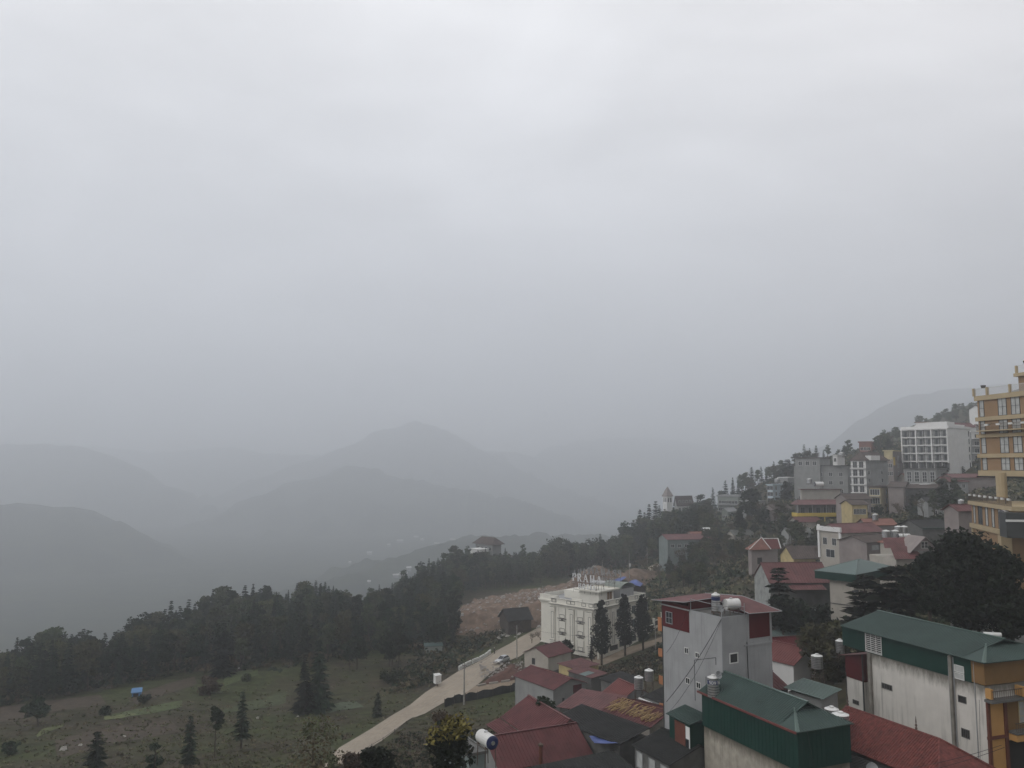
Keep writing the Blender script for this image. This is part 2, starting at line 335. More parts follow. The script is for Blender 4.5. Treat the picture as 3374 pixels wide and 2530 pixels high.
# ---------------------------------------------------------------- materials used by buildings
mat('white_plaster', (.62,.60,.56), .85, .06, .7, .15, 12, streak=.85)
mat('white_wall', (.74,.735,.72), .85, .05, .5, .1, 12)
mat('stained_concrete', (.22,.205,.18), .9, .25, 1.2, .3, 6, streak=1.0)
mat('grey_plaster', (.33,.335,.34), .85, .10, .5, .12, 10, streak=.45)
mat('mid_grey_plaster', (.28,.285,.28), .85, .12, .5, .12, 10, streak=.55)
mat('dark_concrete', (.12,.12,.115), .9, .2, .8, .2, 8, stain=.5)
mat('cream_plaster', (.66,.65,.58), .8, .05, .4, .1, 10, stain=.15)
mat('yellow_plaster', (.50,.40,.20), .85, .1, .5, .1, 10, stain=.5)
mat('yellow_paint', (.62,.46,.08), .7, .08, .5)
mat('pale_yellow', (.52,.45,.27), .8, .1, .5, stain=.3)
mat('ochre_wall', (.285,.185,.105), .85, .06, .5, .1, 12, stain=.1)
mat('ochre_trim', (.42,.335,.21), .8, .06, .5, stain=.1)
mat('brown_panel', (.20,.115,.045), .8, .1, .6)
mat('orange_panel', (.50,.28,.10), .8, .08, .6)
mat('maroon_trim', (.13,.045,.03), .7, .15, 1)
mat('orange_paint', (.40,.17,.075), .7, .1, .8)
mat('beige_wall', (.42,.39,.345), .85, .08, .4, stain=.3)
mat('mauve_wall', (.27,.235,.225), .85, .1, .5, stain=.3)
mat('blue_wall', (.50,.58,.64), .85, .06, .5)
mat('teal_wall', (.19,.225,.22), .85, .15, .4, stain=.5)
mat('green_grey', (.26,.29,.26), .85, .15, .4, stain=.3)
mat('red_sheet', (.115,.040,.041), .62, .22, .5, .0, spec=.2, stain=.55)
mat('red_sheet_faded', (.145,.064,.063), .62, .22, .5, spec=.2, stain=.5)
mat('red_sheet_bright', (.155,.052,.048), .6, .14, .4, spec=.2, stain=.3)
mat('red_tiles', (.145,.043,.037), .75, .35, 2.5, .6, 6, stain=.4)
mat('terracotta', (.24,.11,.085), .8, .2, .8)
mat('green_sheet', (.049,.077,.070), .6, .14, .3, spec=.2, stain=.3)
mat('green_sheet_light', (.07,.115,.105), .45, .1, .2, spec=.4)
mat('green_cladding', (.010,.040,.032), .6, .12, .4, spec=.15)
mat('green_flashing', (.09,.135,.12), .4, .1, .4)
mat('maroon_cladding', (.085,.012,.014), .6, .12, .5, spec=.15)
mat('fibre_cement_dark', (.026,.027,.027), .9, .3, .6, .3, 6)
mat('fibre_cement', (.13,.135,.125), .9, .25, .6, .3, 6)
mat('brown_roof', (.09,.07,.062), .85, .2, .5)
mat('dark_wood', (.06,.05,.042), .9, .3, 1.5)
mat('bamboo_pole', (.36,.25,.12), .7, .3, 3)
mat('frame_white', (.65,.65,.63), .5, .04)
mat('frame_grey', (.3,.31,.32), .5, .04)
mat('frame_dark', (.05,.055,.055), .5, .04)
mat('outline_grey', (.16,.155,.145), .8, .1)
mat('curtain', (.42,.43,.42), .8, .2, 1.2)
mat('steel', (.55,.55,.55), .28, .08, 3, metal=.85)
mat('steel_white', (.72,.72,.70), .35, .05, 3, metal=.3)
mat('steel_dark', (.10,.10,.11), .4, .1, 3, metal=.5)
mat('navy_band', (.02,.03,.10), .5, .1)
mat('rust_steel', (.10,.075,.06), .7, .3, 4)
mat('pole_concrete', (.30,.29,.27), .9, .15, 2)
mat('pole_brown', (.17,.14,.11), .9, .2, 2)
mat('wire', (.03,.03,.03), .7, .1)
mat('blue_tarp', (.075,.11,.30), .55, .2, .6, .8, 2)
mat('blue_paint', (.10,.22,.42), .6, .1)
mat('dirt', (.165,.118,.088), .95, .35, .5, 1.0, 2.5, detail=8)
mat('pale_dirt', (.36,.29,.22), .95, .15, .4, .4, 3, detail=8)
mat('rock', (.30,.28,.26), .9, .3, 1.5)
mat('leaf_letters', (.70,.71,.72), .4, .05)
mat('red_dirt', (.10,.05,.038), .95, .3, 1.0, 1.0, 3, detail=8)
def glass(name, col, rough=.12):
    m = bpy.data.materials.new(name); m.use_nodes = True; b = m.node_tree.nodes['Principled BSDF']
    b.inputs['Base Color'].default_value = (*col, 1); b.inputs['Roughness'].default_value = rough; b.inputs['Specular IOR Level'].default_value = .6; MATS[name] = m
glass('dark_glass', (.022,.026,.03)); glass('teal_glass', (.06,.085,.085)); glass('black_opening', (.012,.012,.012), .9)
ZZf = lambda ox, oy, s: (lambda x, y: (ox+x/s, oy+y/s))
za, zb, zc, zd, ze = ZZf(2700,1150,3.282), ZZf(2150,1400,3.318), ZZf(2700,1600,3.282), ZZf(2700,2000,3.131), ZZf(2150,1900,2.633)
zf, zg, zh, zi, zj = ZZf(1600,1800,3.318), ZZf(1400,2100,2.765), ZZf(0,1900,2.633), ZZf(650,1900,2.633), ZZf(1000,1700,3.16)
zk, zl, zm, zn, zo = ZZf(1700,1600,3.687), ZZf(3000,1180,2.476), ZZf(2400,1650,5.53), ZZf(2780,1720,6.38), ZZf(2450,1850,5.53)
zp, zq, zr, zs, zt = ZZf(2480,2050,5.53), ZZf(1850,2200,5.027), ZZf(1650,2080,5.53), ZZf(3074,2100,3.857), ZZf(1400,2300,5.53)
# ---------------------------------------------------------------- a building frame
DEBUG_ = False
FOOT = []                       # footprints, so that no tree grows through a house
class Bld:
    """local frame: origin at the near eave corner's foot; +x runs along the right-hand face, +y along the left-hand face; z up from the base"""
    def __init__(s, name, label, cat, a, yaw, W, Ln, h, group=None, sink=3.0):
        s.W, s.L, s.h = W, Ln, h; s.yaw = yaw; s.base = Vector((a.x, a.y, a.z-h)); s.sink = sink
        s.o = empty(name, s.base, yaw, label, cat, group)
        e1 = Vector((math.cos(yaw), math.sin(yaw))); e2 = Vector((-e1.y, e1.x)); o = Vector((a.x, a.y))
        FOOT.append((o, e1, e2, W, Ln, a.z))
        gm = min(Hs(o.x+e1.x*p*W+e2.x*q*Ln, o.y+e1.y*p*W+e2.y*q*Ln) for p in (0, 1) for q in (0, 1))
        s.gap = s.base.z-gm
        if sink: s.sink = max(sink, s.gap+.8)
        if DEBUG_: print('GAP', name, round(s.gap,1), 'D', round(a.y), 'v', round(proj(s.base)[1]))
    def wall(s, m, name='wall', z0=None, z1=None, inset=0):
        z0 = -s.sink if z0 is None else z0; z1 = s.h if z1 is None else z1
        b = MB(); b.box(inset, inset, z0, s.W-inset, s.L-inset, z1); return b.build(name, m, s.o)
    def gable_walls(s, m, axis, rise, t=.2, name='gable_wall'):
        h = s.h+.001
        if axis == 'y':
            for y0 in (0, s.L-t): b = MB(); b.mesh([(0,y0,h),(s.W,y0,h),(s.W/2,y0,h+rise),(0,y0+t,h),(s.W,y0+t,h),(s.W/2,y0+t,h+rise)], [(0,1,2),(5,4,3),(0,3,4,1),(1,4,5,2),(2,5,3,0)]); b.build(name, m, s.o)
        else:
            for x0 in (0, s.W-t): b = MB(); b.mesh([(x0,0,h),(x0,s.L/2,h+rise),(x0,s.L,h),(x0+t,0,h),(x0+t,s.L/2,h+rise),(x0+t,s.L,h)], [(0,2,1),(3,4,5),(0,3,5,2),(2,5,4,1),(1,4,3,0)]); b.build(name, m, s.o)
    def roof(s, kind, rise, m, ov=.5, t=.08, pitch=.9, name='roof', lift=.02, rib=True):
        W, Ln, h = s.W, s.L, s.h+lift; b = MB()
        sheet = (lambda *p: b.ribbed(*p, t=t, pitch=pitch)) if rib else (lambda *p: b.slab(list(p), t))
        if kind == 'gy':            # ridge parallel to the left face
            k = rise/(W/2); zo = h-ov*k
            sheet((-ov,-ov,zo),(-ov,Ln+ov,zo),(W/2,Ln+ov,h+rise),(W/2,-ov,h+rise)); sheet((W+ov,Ln+ov,zo),(W+ov,-ov,zo),(W/2,-ov,h+rise),(W/2,Ln+ov,h+rise))
            b.mi = 1; b.box(W/2-.16, -ov-.02, h+rise+.02, W/2+.16, Ln+ov+.02, h+rise+.09)
        elif kind == 'gx':
            k = rise/(Ln/2); zo = h-ov*k
            sheet((-ov,-ov,zo),(W+ov,-ov,zo),(W+ov,Ln/2,h+rise),(-ov,Ln/2,h+rise)); sheet((W+ov,Ln+ov,zo),(-ov,Ln+ov,zo),(-ov,Ln/2,h+rise),(W+ov,Ln/2,h+rise))
            b.mi = 1; b.box(-ov-.02, Ln/2-.16, h+rise+.02, W+ov+.02, Ln/2+.16, h+rise+.09)
        elif kind in ('hy', 'hx'):
            c = [(-ov,-ov),(W+ov,-ov),(W+ov,Ln+ov),(-ov,Ln+ov)]
            if kind == 'hy': i = min(W/2, Ln*.45); r0, r1 = (W/2, i-ov), (W/2, Ln-i+ov); 
            else: i = min(Ln/2, W*.45); r0, r1 = (i-ov, Ln/2), (W-i+ov, Ln/2)
            z0, z1 = h-.05, h+rise
            q = [(x, y, z0) for x, y in c]; a0 = (*r0, z1); a1 = (*r1, z1)
            if kind == 'hy': fs = [(q[3],q[0],a0,a1),(q[1],q[2],a1,a0)]; tr = [(q[0],q[1],a0),(q[2],q[3],a1)]
            else: fs = [(q[0],q[1],a1,a0),(q[2],q[3],a0,a1)]; tr = [(q[3],q[0],a0),(q[1],q[2],a1)]
            for f in fs: sheet(*f)
            for a, c2, d in tr: b.slab([a, c2, d], t)
            b.mi = 1
            for a, c2 in ((q[0],a0),(q[1],a0 if kind=='hy' else a1),(q[2],a1),(q[3],a1 if kind=='hy' else a0),(a0,a1)): b.tube(a, c2, .09, .09, 5)
        elif kind == 'dutch':       # ridge parallel to the left face, gablet over a hip at the near end
            k = rise/(W/2); zo = h-ov*k; zm_ = h+rise*.62; xi = (zm_-h)/k; yi = 2.6
            # long slopes stop at y = yi above the hip
            b.ribbed((-ov,yi-.6,zo),(-ov,Ln+ov,zo),(W/2,Ln+ov,h+rise),(W/2,yi-.6,h+rise),t=t,pitch=pitch); b.ribbed((W+ov,Ln+ov,zo),(W+ov,yi-.6,zo),(W/2,yi-.6,h+rise),(W/2,Ln+ov,h+rise),t=t,pitch=pitch)
            b.ribbed((-ov,-ov,zo),(W+ov,-ov,zo),(W-xi,yi,zm_),(xi,yi,zm_),t=t,pitch=pitch)
            b.slab([(-ov,-ov,zo),(xi,yi,zm_),(xi,yi+.02,zm_),(-ov,yi-.6,zo)], t); b.slab([(W+ov,-ov,zo),(W-xi,yi,zm_),(W-xi,yi+.02,zm_),(W+ov,yi-.6,zo)], t)
            b.mi = 1; b.box(W/2-.16, yi-.66, h+rise+.02, W/2+.16, Ln+ov, h+rise+.1)
            b.mi = 1; b.mesh([(-ov,-ov,zo+.06),(-ov+.32,-ov,zo+.06),(xi+.2,yi,zm_+.06),(xi-.05,yi,zm_+.12),(-ov,-ov+.32,zo+.1)], [(0,1,2,3),(0,3,4)])
            b.mi = 2; b.mesh([(xi,yi+.05,zm_-.1),(W-xi,yi+.05,zm_-.1),(W/2,yi+.05,h+rise-.1),(xi,yi+.2,zm_-.1),(W-xi,yi+.2,zm_-.1),(W/2,yi+.2,h+rise-.1)], [(0,1,2),(5,4,3),(0,3,4,1),(1,4,5,2),(2,5,3,0)])
        elif kind == 'sx': b.ribbed((-ov,-ov,h),(-ov,Ln+ov,h),(W+ov,Ln+ov,h+rise),(W+ov,-ov,h+rise),t=t,pitch=pitch)   # low along the left face, rises to the right
        elif kind == 'sy': b.ribbed((-ov,-ov,h),(W+ov,-ov,h),(W+ov,Ln+ov,h+rise),(-ov,Ln+ov,h+rise),t=t,pitch=pitch)
        elif kind == 'flat':
            b.box(-ov,-ov,h,W+ov,Ln+ov,h+.18)
            if rise: [b.box(*q) for q in ((-ov,-ov,h+.18,W+ov,-ov+.2,h+rise),(-ov,-ov+.2,h+.18,-ov+.2,Ln+ov-.2,h+rise),(W+ov-.2,-ov+.2,h+.18,W+ov,Ln+ov-.2,h+rise),(-ov,Ln+ov-.2,h+.18,W+ov,Ln+ov,h+rise))]
        mm = m if isinstance(m, (list, tuple)) else [m, m]
        return b.build(name, list(mm), s.o)
    def fp(s, face, a, out, z):     # point on a face: a along it, out metres in front of it
        return (a, -out, z) if face == 'R' else (-out, a, z)
    def fbox(s, b, face, a0, a1, z0, z1, o0, o1):
        if face == 'R': b.box(a0, -o1, z0, a1, -o0, z1)
        else: b.box(-o1, a0, z0, -o0, a1, z1)
    def win(s, face, a, z, w_, h_, pane='dark_glass', frame='frame_white', mull=1, trans=0, fr=.07, sill=False, name='window', off=0.0, bars=0):
        b = MB(); f = lambda *q: s.fbox(b, face, *q)
        f(a-w_/2-fr, a-w_/2, z, z+h_, off-.02, off+.07); f(a+w_/2, a+w_/2+fr, z, z+h_, off-.02, off+.07)
        f(a-w_/2-fr, a+w_/2+fr, z+h_, z+h_+fr, off-.02, off+.072); f(a-w_/2-fr, a+w_/2+fr, z-fr, z, off-.02, off+.072)
        for i in range(mull): c = a-w_/2+w_*(i+1)/(mull+1); f(c-fr*.35, c+fr*.35, z, z+h_, off+.02, off+.06)
        for i in range(trans): c = z+h_*(i+1)/(trans+1); f(a-w_/2, a+w_/2, c-fr*.35, c+fr*.35, off+.02, off+.058)
        for i in range(bars): c = z+h_*(i+.5)/bars; f(a-w_/2, a+w_/2, c-.035, c+.035, off+.075, off+.1)
        if sill: f(a-w_/2-.15, a+w_/2+.15, z-fr-.1, z-fr-.001, off-.02, off+.2)
        o = b.build(name, frame, s.o)
        p = MB(); s.fbox(p, face, a-w_/2, a+w_/2, z, z+h_, off-.015, off+.012); p.build('pane', pane, o); return o
    def trim(s, name, m, boxes):
        b = MB()
        for q in boxes: b.box(*q)
        return b.build(name, m, s.o)
    def loc(s, x, y, z):
        c, n = math.cos(s.yaw), math.sin(s.yaw); return Vector((s.base.x+x*c-y*n, s.base.y+x*n+y*c, s.base.z+z))
def bpix(name, label, cat, A, Rr, Ll, D, h, W=None, Ln=None, yawbias=.5, **k):
    a = P(*A, D); e1 = Pz(*Rr, a.z)-a; e2 = Pz(*Ll, a.z)-a
    y1 = math.atan2(e1.y, e1.x); y2 = math.atan2(e2.y, e2.x)-math.pi/2; y2 = (y2+math.pi)%(2*math.pi)-math.pi
    yaw = y1*(1-yawbias)+y2*yawbias
    return Bld(name, label, cat, a, yaw, W or e1.length, Ln or e2.length, h, **k)
def byaw(name, label, cat, A, uR, uL, D, h, yaw, W=None, Ln=None, **k):
    a = P(*A, D); yaw = R(yaw); e1 = (math.cos(yaw), math.sin(yaw)); e2 = (-e1[1], e1[0])
    def t(u, e): kk = (u-1687)/F/(cP+ (0)); return (kk*a.y-a.x)/(e[0]-kk*e[1])
    return Bld(name, label, cat, a, yaw, W or abs(t(uR, e1)), Ln or abs(t(uL, e2)), h, **k)
# ---------------------------------------------------------------- lettering (upright strokes with serifs), flat in x/z
def glyph(b, ch, x, z, s, t, th=.10, serif=True):
    """adds one capital letter of height s at (x, z) as bars with thickness t in y; returns its advance"""
    def bar(x0, z0, x1, z1, w=th):
        dx, dz = x1-x0, z1-z0; l = math.hypot(dx, dz); nx, nz = -dz/l*w/2, dx/l*w/2
        q = [(x0+nx, z0+nz), (x1+nx, z1+nz), (x1-nx, z1-nz), (x0-nx, z0-nz)]
        V = [(x+px*s, -t/2, z+pz*s) for px, pz in q]+[(x+px*s, t/2, z+pz*s) for px, pz in q]
        b.mesh(V, [(0,1,2,3),(7,6,5,4),(0,4,5,1),(1,5,6,2),(2,6,7,3),(3,7,4,0)])
    def ser(cx, cz, w=.26):
        if serif: bar(cx-w/2, cz, cx+w/2, cz, .05)
    def arc(cx, cz, rx, rz, a0, a1, n=8):
        p = [(cx+rx*math.cos(a0+(a1-a0)*i/n), cz+rz*math.sin(a0+(a1-a0)*i/n)) for i in range(n+1)]
        for (p0, q0), (p1, q1) in zip(p[:-1], p[1:]): bar(p0, q0, p1, q1)
    adv = .8
    if ch in 'PRB':
        bar(.1, 0, .1, 1); arc(.3, .75, .22, .22, -math.pi/2, math.pi/2); bar(.1, .97, .3, .97, .07); bar(.1, .53, .3, .53, .07); ser(.1, .02); ser(.06, .98, .2)
        if ch == 'R': bar(.3, .5, .6, 0, .1); ser(.62, .02, .2)
        adv = .78 if ch == 'R' else .66
    elif ch == 'A': bar(.05, 0, .36, 1, .07); bar(.36, 1, .68, 0, .12); bar(.18, .36, .56, .36, .06); ser(.05, .02, .24); ser(.68, .02, .26); adv = .86
    elif ch == 'H': bar(.12, 0, .12, 1); bar(.62, 0, .62, 1); bar(.12, .5, .62, .5, .07); [ser(a, c) for a in (.12, .62) for c in (.02, .98)]; adv = .88
    elif ch == 'O': arc(.36, .5, .3, .46, 0, 2*math.pi, 14); adv = .84
    elif ch == 'T': bar(.35, 0, .35, 1); bar(.02, .96, .68, .96, .08); ser(.35, .02); adv = .78
    elif ch == 'E': bar(.1, 0, .1, 1); bar(.1, .96, .55, .96, .08); bar(.1, .52, .45, .52, .07); bar(.1, .04, .58, .04, .08); adv = .7
    elif ch == 'L': bar(.1, 0, .1, 1); bar(.1, .04, .58, .04, .08); ser(.1, .98); adv = .68
    elif ch == 'S': arc(.3, .74, .22, .21, .3, math.pi*1.5, 8); arc(.3, .29, .22, .24, math.pi*.5, -math.pi*.8, 8); adv = .66
    elif ch == 'N': bar(.1, 0, .1, 1); bar(.62, 0, .62, 1); bar(.1, 1, .62, 0, .1); ser(.1,.98); adv = .86
    return adv*s
# ---------------------------------------------------------------- water tanks
def vtank(p, r, h, label, stand=0.0, band=False, word=None, group='upright steel water tanks on the roofs', face=-1.75):
    root = empty('water_tank', p, 0, label, 'water tank', group)
    z = stand; b = MB(); prof = [(r*.55, z), (r*.97, z+.02)]; n = 7
    for i in range(n):
        z0 = z+.06+(h-.3)*i/n; z1 = z+.06+(h-.3)*(i+1)/n; prof += [(r, z0), (r, z0+(z1-z0)*.7), (r*.93, z0+(z1-z0)*.8), (r*.93, z1-.01)]
    prof += [(r, z+h-.22)]; b.lathe(prof, 20); bo = b.build('body', 'steel', root, smooth=False); g_ = MB(); [g_.lathe([(r*.97, z+.06+(h-.3)*(i+.74)/n), (r*.972, z+.06+(h-.3)*(i+.99)/n)], 20) for i in range(n)]; g_.build('groove_shade', 'steel_dark', bo)  # dark bands stand in for shade and dark reflections between the ribs
    l = MB(); l.lathe([(r*1.02, z+h-.22), (r*1.02, z+h-.15), (r*.6, z+h-.02), (r*.36, z+h), (r*.34, z+h+.1), (r*.3, z+h+.13)], 20); l.build('lid', 'steel_white', root)
    if band:
        q = MB(); q.lathe([(r*1.012, z+h*.62), (r*1.012, z+h*.82)], 24); bd = q.build('band', 'navy_band', root)
        if word:
            g = MB(); x = 0; tmp = MB(); W_ = 0
            for ch in word: W_ += .9*h*.15 if ch == ' ' else glyph(MB(), ch, 0, 0, h*.15*1.05, .02)
            x = -W_*.42
            for ch in word:
                if ch == ' ': x += h*.07; continue
                t_ = MB(); adv = glyph(t_, ch, x, z+h*.645, h*.155, .04, .15)
                rr = r*1.03
                vv = [((rr-vy)*math.sin(vx/rr+face+math.pi/2), -(rr-vy)*math.cos(vx/rr+face+math.pi/2), vz) for vx, vy, vz in t_.v]
                i0 = len(g.v); g.v += vv; g.f += [tuple(i0+k for k in f) for f in t_.f]; g.m += t_.m; x += adv
            g.build('lettering', 'frame_white', bd)
    if stand > .3:
        s_ = MB(); k = r*.75
        for sx in (-k, k):
            for sy in (-k, k): s_.tube((sx*1.15, sy*1.15, 0), (sx, sy, z), .05, .05, 5)
        for zz in (z*.5, z-.05):
            for a, c in (((-k,-k),(k,-k)),((k,-k),(k,k)),((k,k),(-k,k)),((-k,k),(-k,-k))): s_.tube((a[0]*1.05,a[1]*1.05,zz),(c[0]*1.05,c[1]*1.05,zz),.04,.04,4)
        for a, c in (((-k,-k),(k,-k)),((-k,k),(-k,-k))): s_.tube((a[0]*1.1,a[1]*1.1,0.1),(c[0]*1.03,c[1]*1.03,z-.1),.03,.03,4)
        s_.build('stand', 'rust_steel', root)
    return root
def htank(p, r, ln, yaw, label, stand=.8, end='steel_dark', body='steel_white', group='lying cylindrical water tanks', word=None):
    root = empty('lying_water_tank', p, yaw, label, 'water tank', group)
    b = MB(); b.lathe([(r*.5,-.08),(r*.97,0),(r,.05),(r,ln*.3),(r*.97,ln*.32),(r*.97,ln*.34),(r,ln*.36),(r,ln-.05),(r*.97,ln)], 20, (0,0,stand+r), (1,0,0)); b.build('body', body, root)
    e = MB(); e.lathe([(r*.985,-.02),(r*.985,-.06),(r*.8,-.14),(r*.3,-.2)], 20, (0,0,stand+r), (1,0,0)); eo = e.build('end_cap', end, root)
    e = MB(); e.lathe([(r*.3,-.205),(r*.28,-.24)], 12, (0,0,stand+r), (1,0,0)); e.build('flange', 'steel', eo)
    h_ = MB(); h_.lathe([(r*.3,r*.95),(r*.3,r+.07),(r*.2,r+.11)], 12, (ln*.55,0,stand+r)); h_.build('hatch', 'steel', root)
    s_ = MB()
    for x in (ln*.15, ln*.85):
        for y in (-r*.8, r*.8): s_.tube((x,y*1.15,0),(x,y,stand+r*.35),.05,.05,5)
        s_.tube((x,-r*.85,stand+r*.1),(x,r*.85,stand+r*.1),.05,.05,5)
    for y in (-r*.85, r*.85): s_.tube((ln*.05,y,stand+r*.1),(ln*.95,y,stand+r*.1),.045,.045,5)
    s_.build('stand', 'rust_steel', root)
    if word:
        g = MB(); x = -.35*len(word)*r*.5
        for ch in word:
            if ch == ' ': x += .2*r; continue
            t_ = MB(); adv = glyph(t_, ch, x, 0, r*.62, .03, .16)
            for vx, vy, vz in t_.v: pass
            rr = r*1.02; i0 = len(g.v)
            for vx, vy, vz in t_.v:
                th_ = (vz-r*.1)/rr; g.v.append((ln*.52+vx, -(rr-vy)*math.cos(th_+.35), stand+r+(rr-vy)*math.sin(th_+.35)))
            g.f += [tuple(i0+k for k in f) for f in t_.f]; g.m += t_.m; x += adv
        g.build('lettering', 'navy_band', root)
    return root
# ---------------------------------------------------------------- roads, kerbs, dirt banks
def dens(pts, n):                       # resample a pixel polyline to n points
    pts = np.array(pts, float); d = np.concatenate([[0], np.cumsum(np.hypot(*np.diff(pts, axis=0).T))]); t = np.linspace(0, d[-1], n)
    return np.stack([np.interp(t, d, pts[:, 0]), np.interp(t, d, pts[:, 1])], 1)
def ribbon(name, left, right, m, lift, n=60, across=6, D0=60, D1=420):
    A_, B_ = dens(left, n), dens(right, n); V = []
    ga = [G(u, v, D0, D1) for u, v in A_]; gb = [G(u, v, D0, D1) for u, v in B_]
    for p, q in zip(ga, gb):
        for k in range(across+1):
            t = k/across; V.append((p.x+(q.x-p.x)*t, p.y+(q.y-p.y)*t))
    V = np.array(V); z = H(V[:, 0], V[:, 1])+lift; me = bpy.data.meshes.new(name)
    f = [(i*(across+1)+k, i*(across+1)+k+1, (i+1)*(across+1)+k+1, (i+1)*(across+1)+k) for i in range(n-1) for k in range(across)]
    me.from_pydata([(x, y, zz) for (x, y), zz in zip(V, z)], [], f); me.materials.append(M(m)); me.polygons.foreach_set('use_smooth', [True]*len(f)); me.update()
    return struct(name, me), ga, gb
mat('road_clay', (.33,.285,.23), .9, .12, .25, .15, 4, stain=.12, detail=8); mat('road_mud', (.24,.19,.14), .95, .25, .35, .4, 3, detail=8); mat('kerb_stone', (.34,.32,.29), .9, .2, 1.5); mat('white_kerb', (.62,.62,.60), .85, .1, 1, stain=.4)
Lm = [(1040,2560),(1079,2508),(1117,2466),(1220,2405),(1296,2356),(1350,2325),(1400,2284),(1461,2245),(1512,2212),(1574,2183),(1631,2147),(1675,2125),(1707,2105),(1747,2083),(1796,2056),(1850,2030)]
Rm = [(1115,2560),(1125,2523),(1180,2490),(1258,2443),(1350,2371),(1400,2353),(1461,2317),(1527,2290),(1580,2252),(1617,2219),(1671,2180),(1711,2165),(1760,2130),(1800,2105),(1850,2080),(1900,2050)]
_, rL, rR = ribbon('road', Lm, Rm, 'road_clay', .14, 90, 8)
_, bL, bR = ribbon('side_road', [(1560,2262),(1620,2254),(1682,2244),(1750,2228),(1809,2212),(1874,2194),(1930,2172),(1990,2155),(2060,2136),(2151,2110),(2205,2090),(2260,2075)],
       [(1520,2298),(1600,2283),(1682,2266),(1750,2246),(1809,2232),(1874,2212),(1930,2206),(1989,2192),(2070,2159),(2130,2137),(2200,2108),(2260,2090)], 'road_mud', .10, 60, 5)
ribbon('upper_road', [(2075,1915),(2110,1894),(2140,1868),(2165,1858)], [(2100,1915),(2135,1896),(2156,1876),(2175,1864)], 'road_clay', .25, 24, 3, 200, 500)
ribbon('field_path', [(1462,2030),(1560,2052),(1640,2058)], [(1462,2040),(1560,2064),(1640,2070)], 'pale_dirt', .12, 24, 3, 180, 400)
# bright terraced vegetable beds in the fields
mat('fresh_grass', (.12,.135,.06), .95, .25, .6, .6, 3, detail=8); mat('mid_grass', (.06,.072,.034), .95, .35, .9, .6, 3, detail=8); mat('dull_grass', (.075,.095,.04), .95, .3, .8, .6, 3, detail=8); mat('cabbage_green', (.09,.11,.07), .95, .3, 1.2, .6, 3, detail=8); mat('bare_soil', (.065,.050,.036), .95, .3, .6, .8, 2, detail=8)
ribbon('grass_strip', [(350,2358),(480,2332),(600,2308)], [(340,2372),(500,2352),(600,2330)], 'dull_grass', .10, 24, 4)
ribbon('grass_strip', [(120,2424),(140,2403),(210,2388)], [(122,2432),(160,2412),(210,2394)], 'fresh_grass', .12, 20, 3)
ribbon('grass_strip', [(342,2362),(400,2356),(445,2351)], [(345,2374),(400,2368),(450,2356)], 'fresh_grass', .14, 16, 3)
ribbon('grass_strip', [(732,2340),(800,2318),(870,2300),(945,2280)], [(740,2350),(805,2340),(880,2332),(940,2318)], 'mid_grass', .10, 30, 5)
ribbon('grass_strip', [(735,2230),(790,2212),(850,2205)], [(740,2262),(800,2240),(850,2225)], 'dull_grass', .10, 20, 4)
ribbon('grass_strip', [(1065,2335),(1120,2315),(1170,2310)], [(1075,2352),(1130,2340),(1200,2330)], 'cabbage_green', .10, 20, 4)
ribbon('soil_bed', [(0,2330),(160,2310),(330,2290)], [(0,2380),(180,2345),(350,2320)], 'bare_soil', .07, 24, 4)
ribbon('soil_bed', [(420,2300),(560,2250),(640,2230)], [(450,2320),(570,2280),(650,2255)], 'bare_soil', .07, 24, 4)
ribbon('soil_bed', [(180,2440),(350,2400),(560,2370)], [(190,2500),(380,2450),(600,2410)], 'bare_soil', .07, 24, 4)
# kerb blocks along the bend, white guard wall, gutter kerb
def blocks(name, pts, w_, h_, m, label, cat, group, ln=2.2, gap=.7, lift=.14):
    P_ = [Vector(p) for p in pts]; acc = 0; out = []; d = [0]
    for a, c in zip(P_[:-1], P_[1:]): d.append(d[-1]+(c-a).length)
    def at(s):
        i = max(0, min(len(P_)-2, int(np.searchsorted(d, s))-1)); t = (s-d[i])/(d[i+1]-d[i]+1e-9); return P_[i].lerp(P_[i+1], t)
    s = 0
    while s+ln < d[-1]:
        a, c = at(s), at(s+ln); e = c-a; yaw = math.atan2(e.y, e.x); b = MB(); b.box(0,-w_/2,-.4,e.length,w_/2,h_); b.box(.05,-w_/2-.03,h_,e.length-.05,w_/2+.03,h_+.06)
        o = b.build(name, m); o.matrix_world = Matrix.Translation((a.x,a.y,Hs(a.x,a.y)+lift)) @ Matrix.Rotation(yaw,4,'Z') @ Matrix.Rotation(-math.atan2(e.z, math.hypot(e.x,e.y)),4,'Y'); tag(o, label, cat, group); out.append(o); s += ln+gap
    return out
gw = [G(u, v) for u, v in [(1512,2209),(1535,2196),(1560,2185),(1574,2180),(1600,2166),(1620,2150),(1628,2146)]]
blocks('guard_wall_block', gw, .3, .85, 'white_kerb', 'white painted guard wall block on the outer edge of the dirt road', 'guard wall', 'white guard blocks by the road', 2.6, .5)
kb = [G(u, v) for u, v in [(1574,2263),(1600,2257),(1640,2252),(1682,2245),(1700,2240)]]
blocks('kerb_block', kb, .3, .3, 'kerb_stone', 'pale concrete kerb block round the dirt triangle at the road fork', 'kerb', 'kerb blocks at the fork')
kb = [G(u, v) for u, v in [(1806,2216),(1850,2204),(1880,2196)]]
blocks('kerb_block', kb, .35, .5, 'kerb_stone', 'pale kerb block along the lane in front of the yellow shed', 'kerb', 'kerb blocks by the yellow shed')
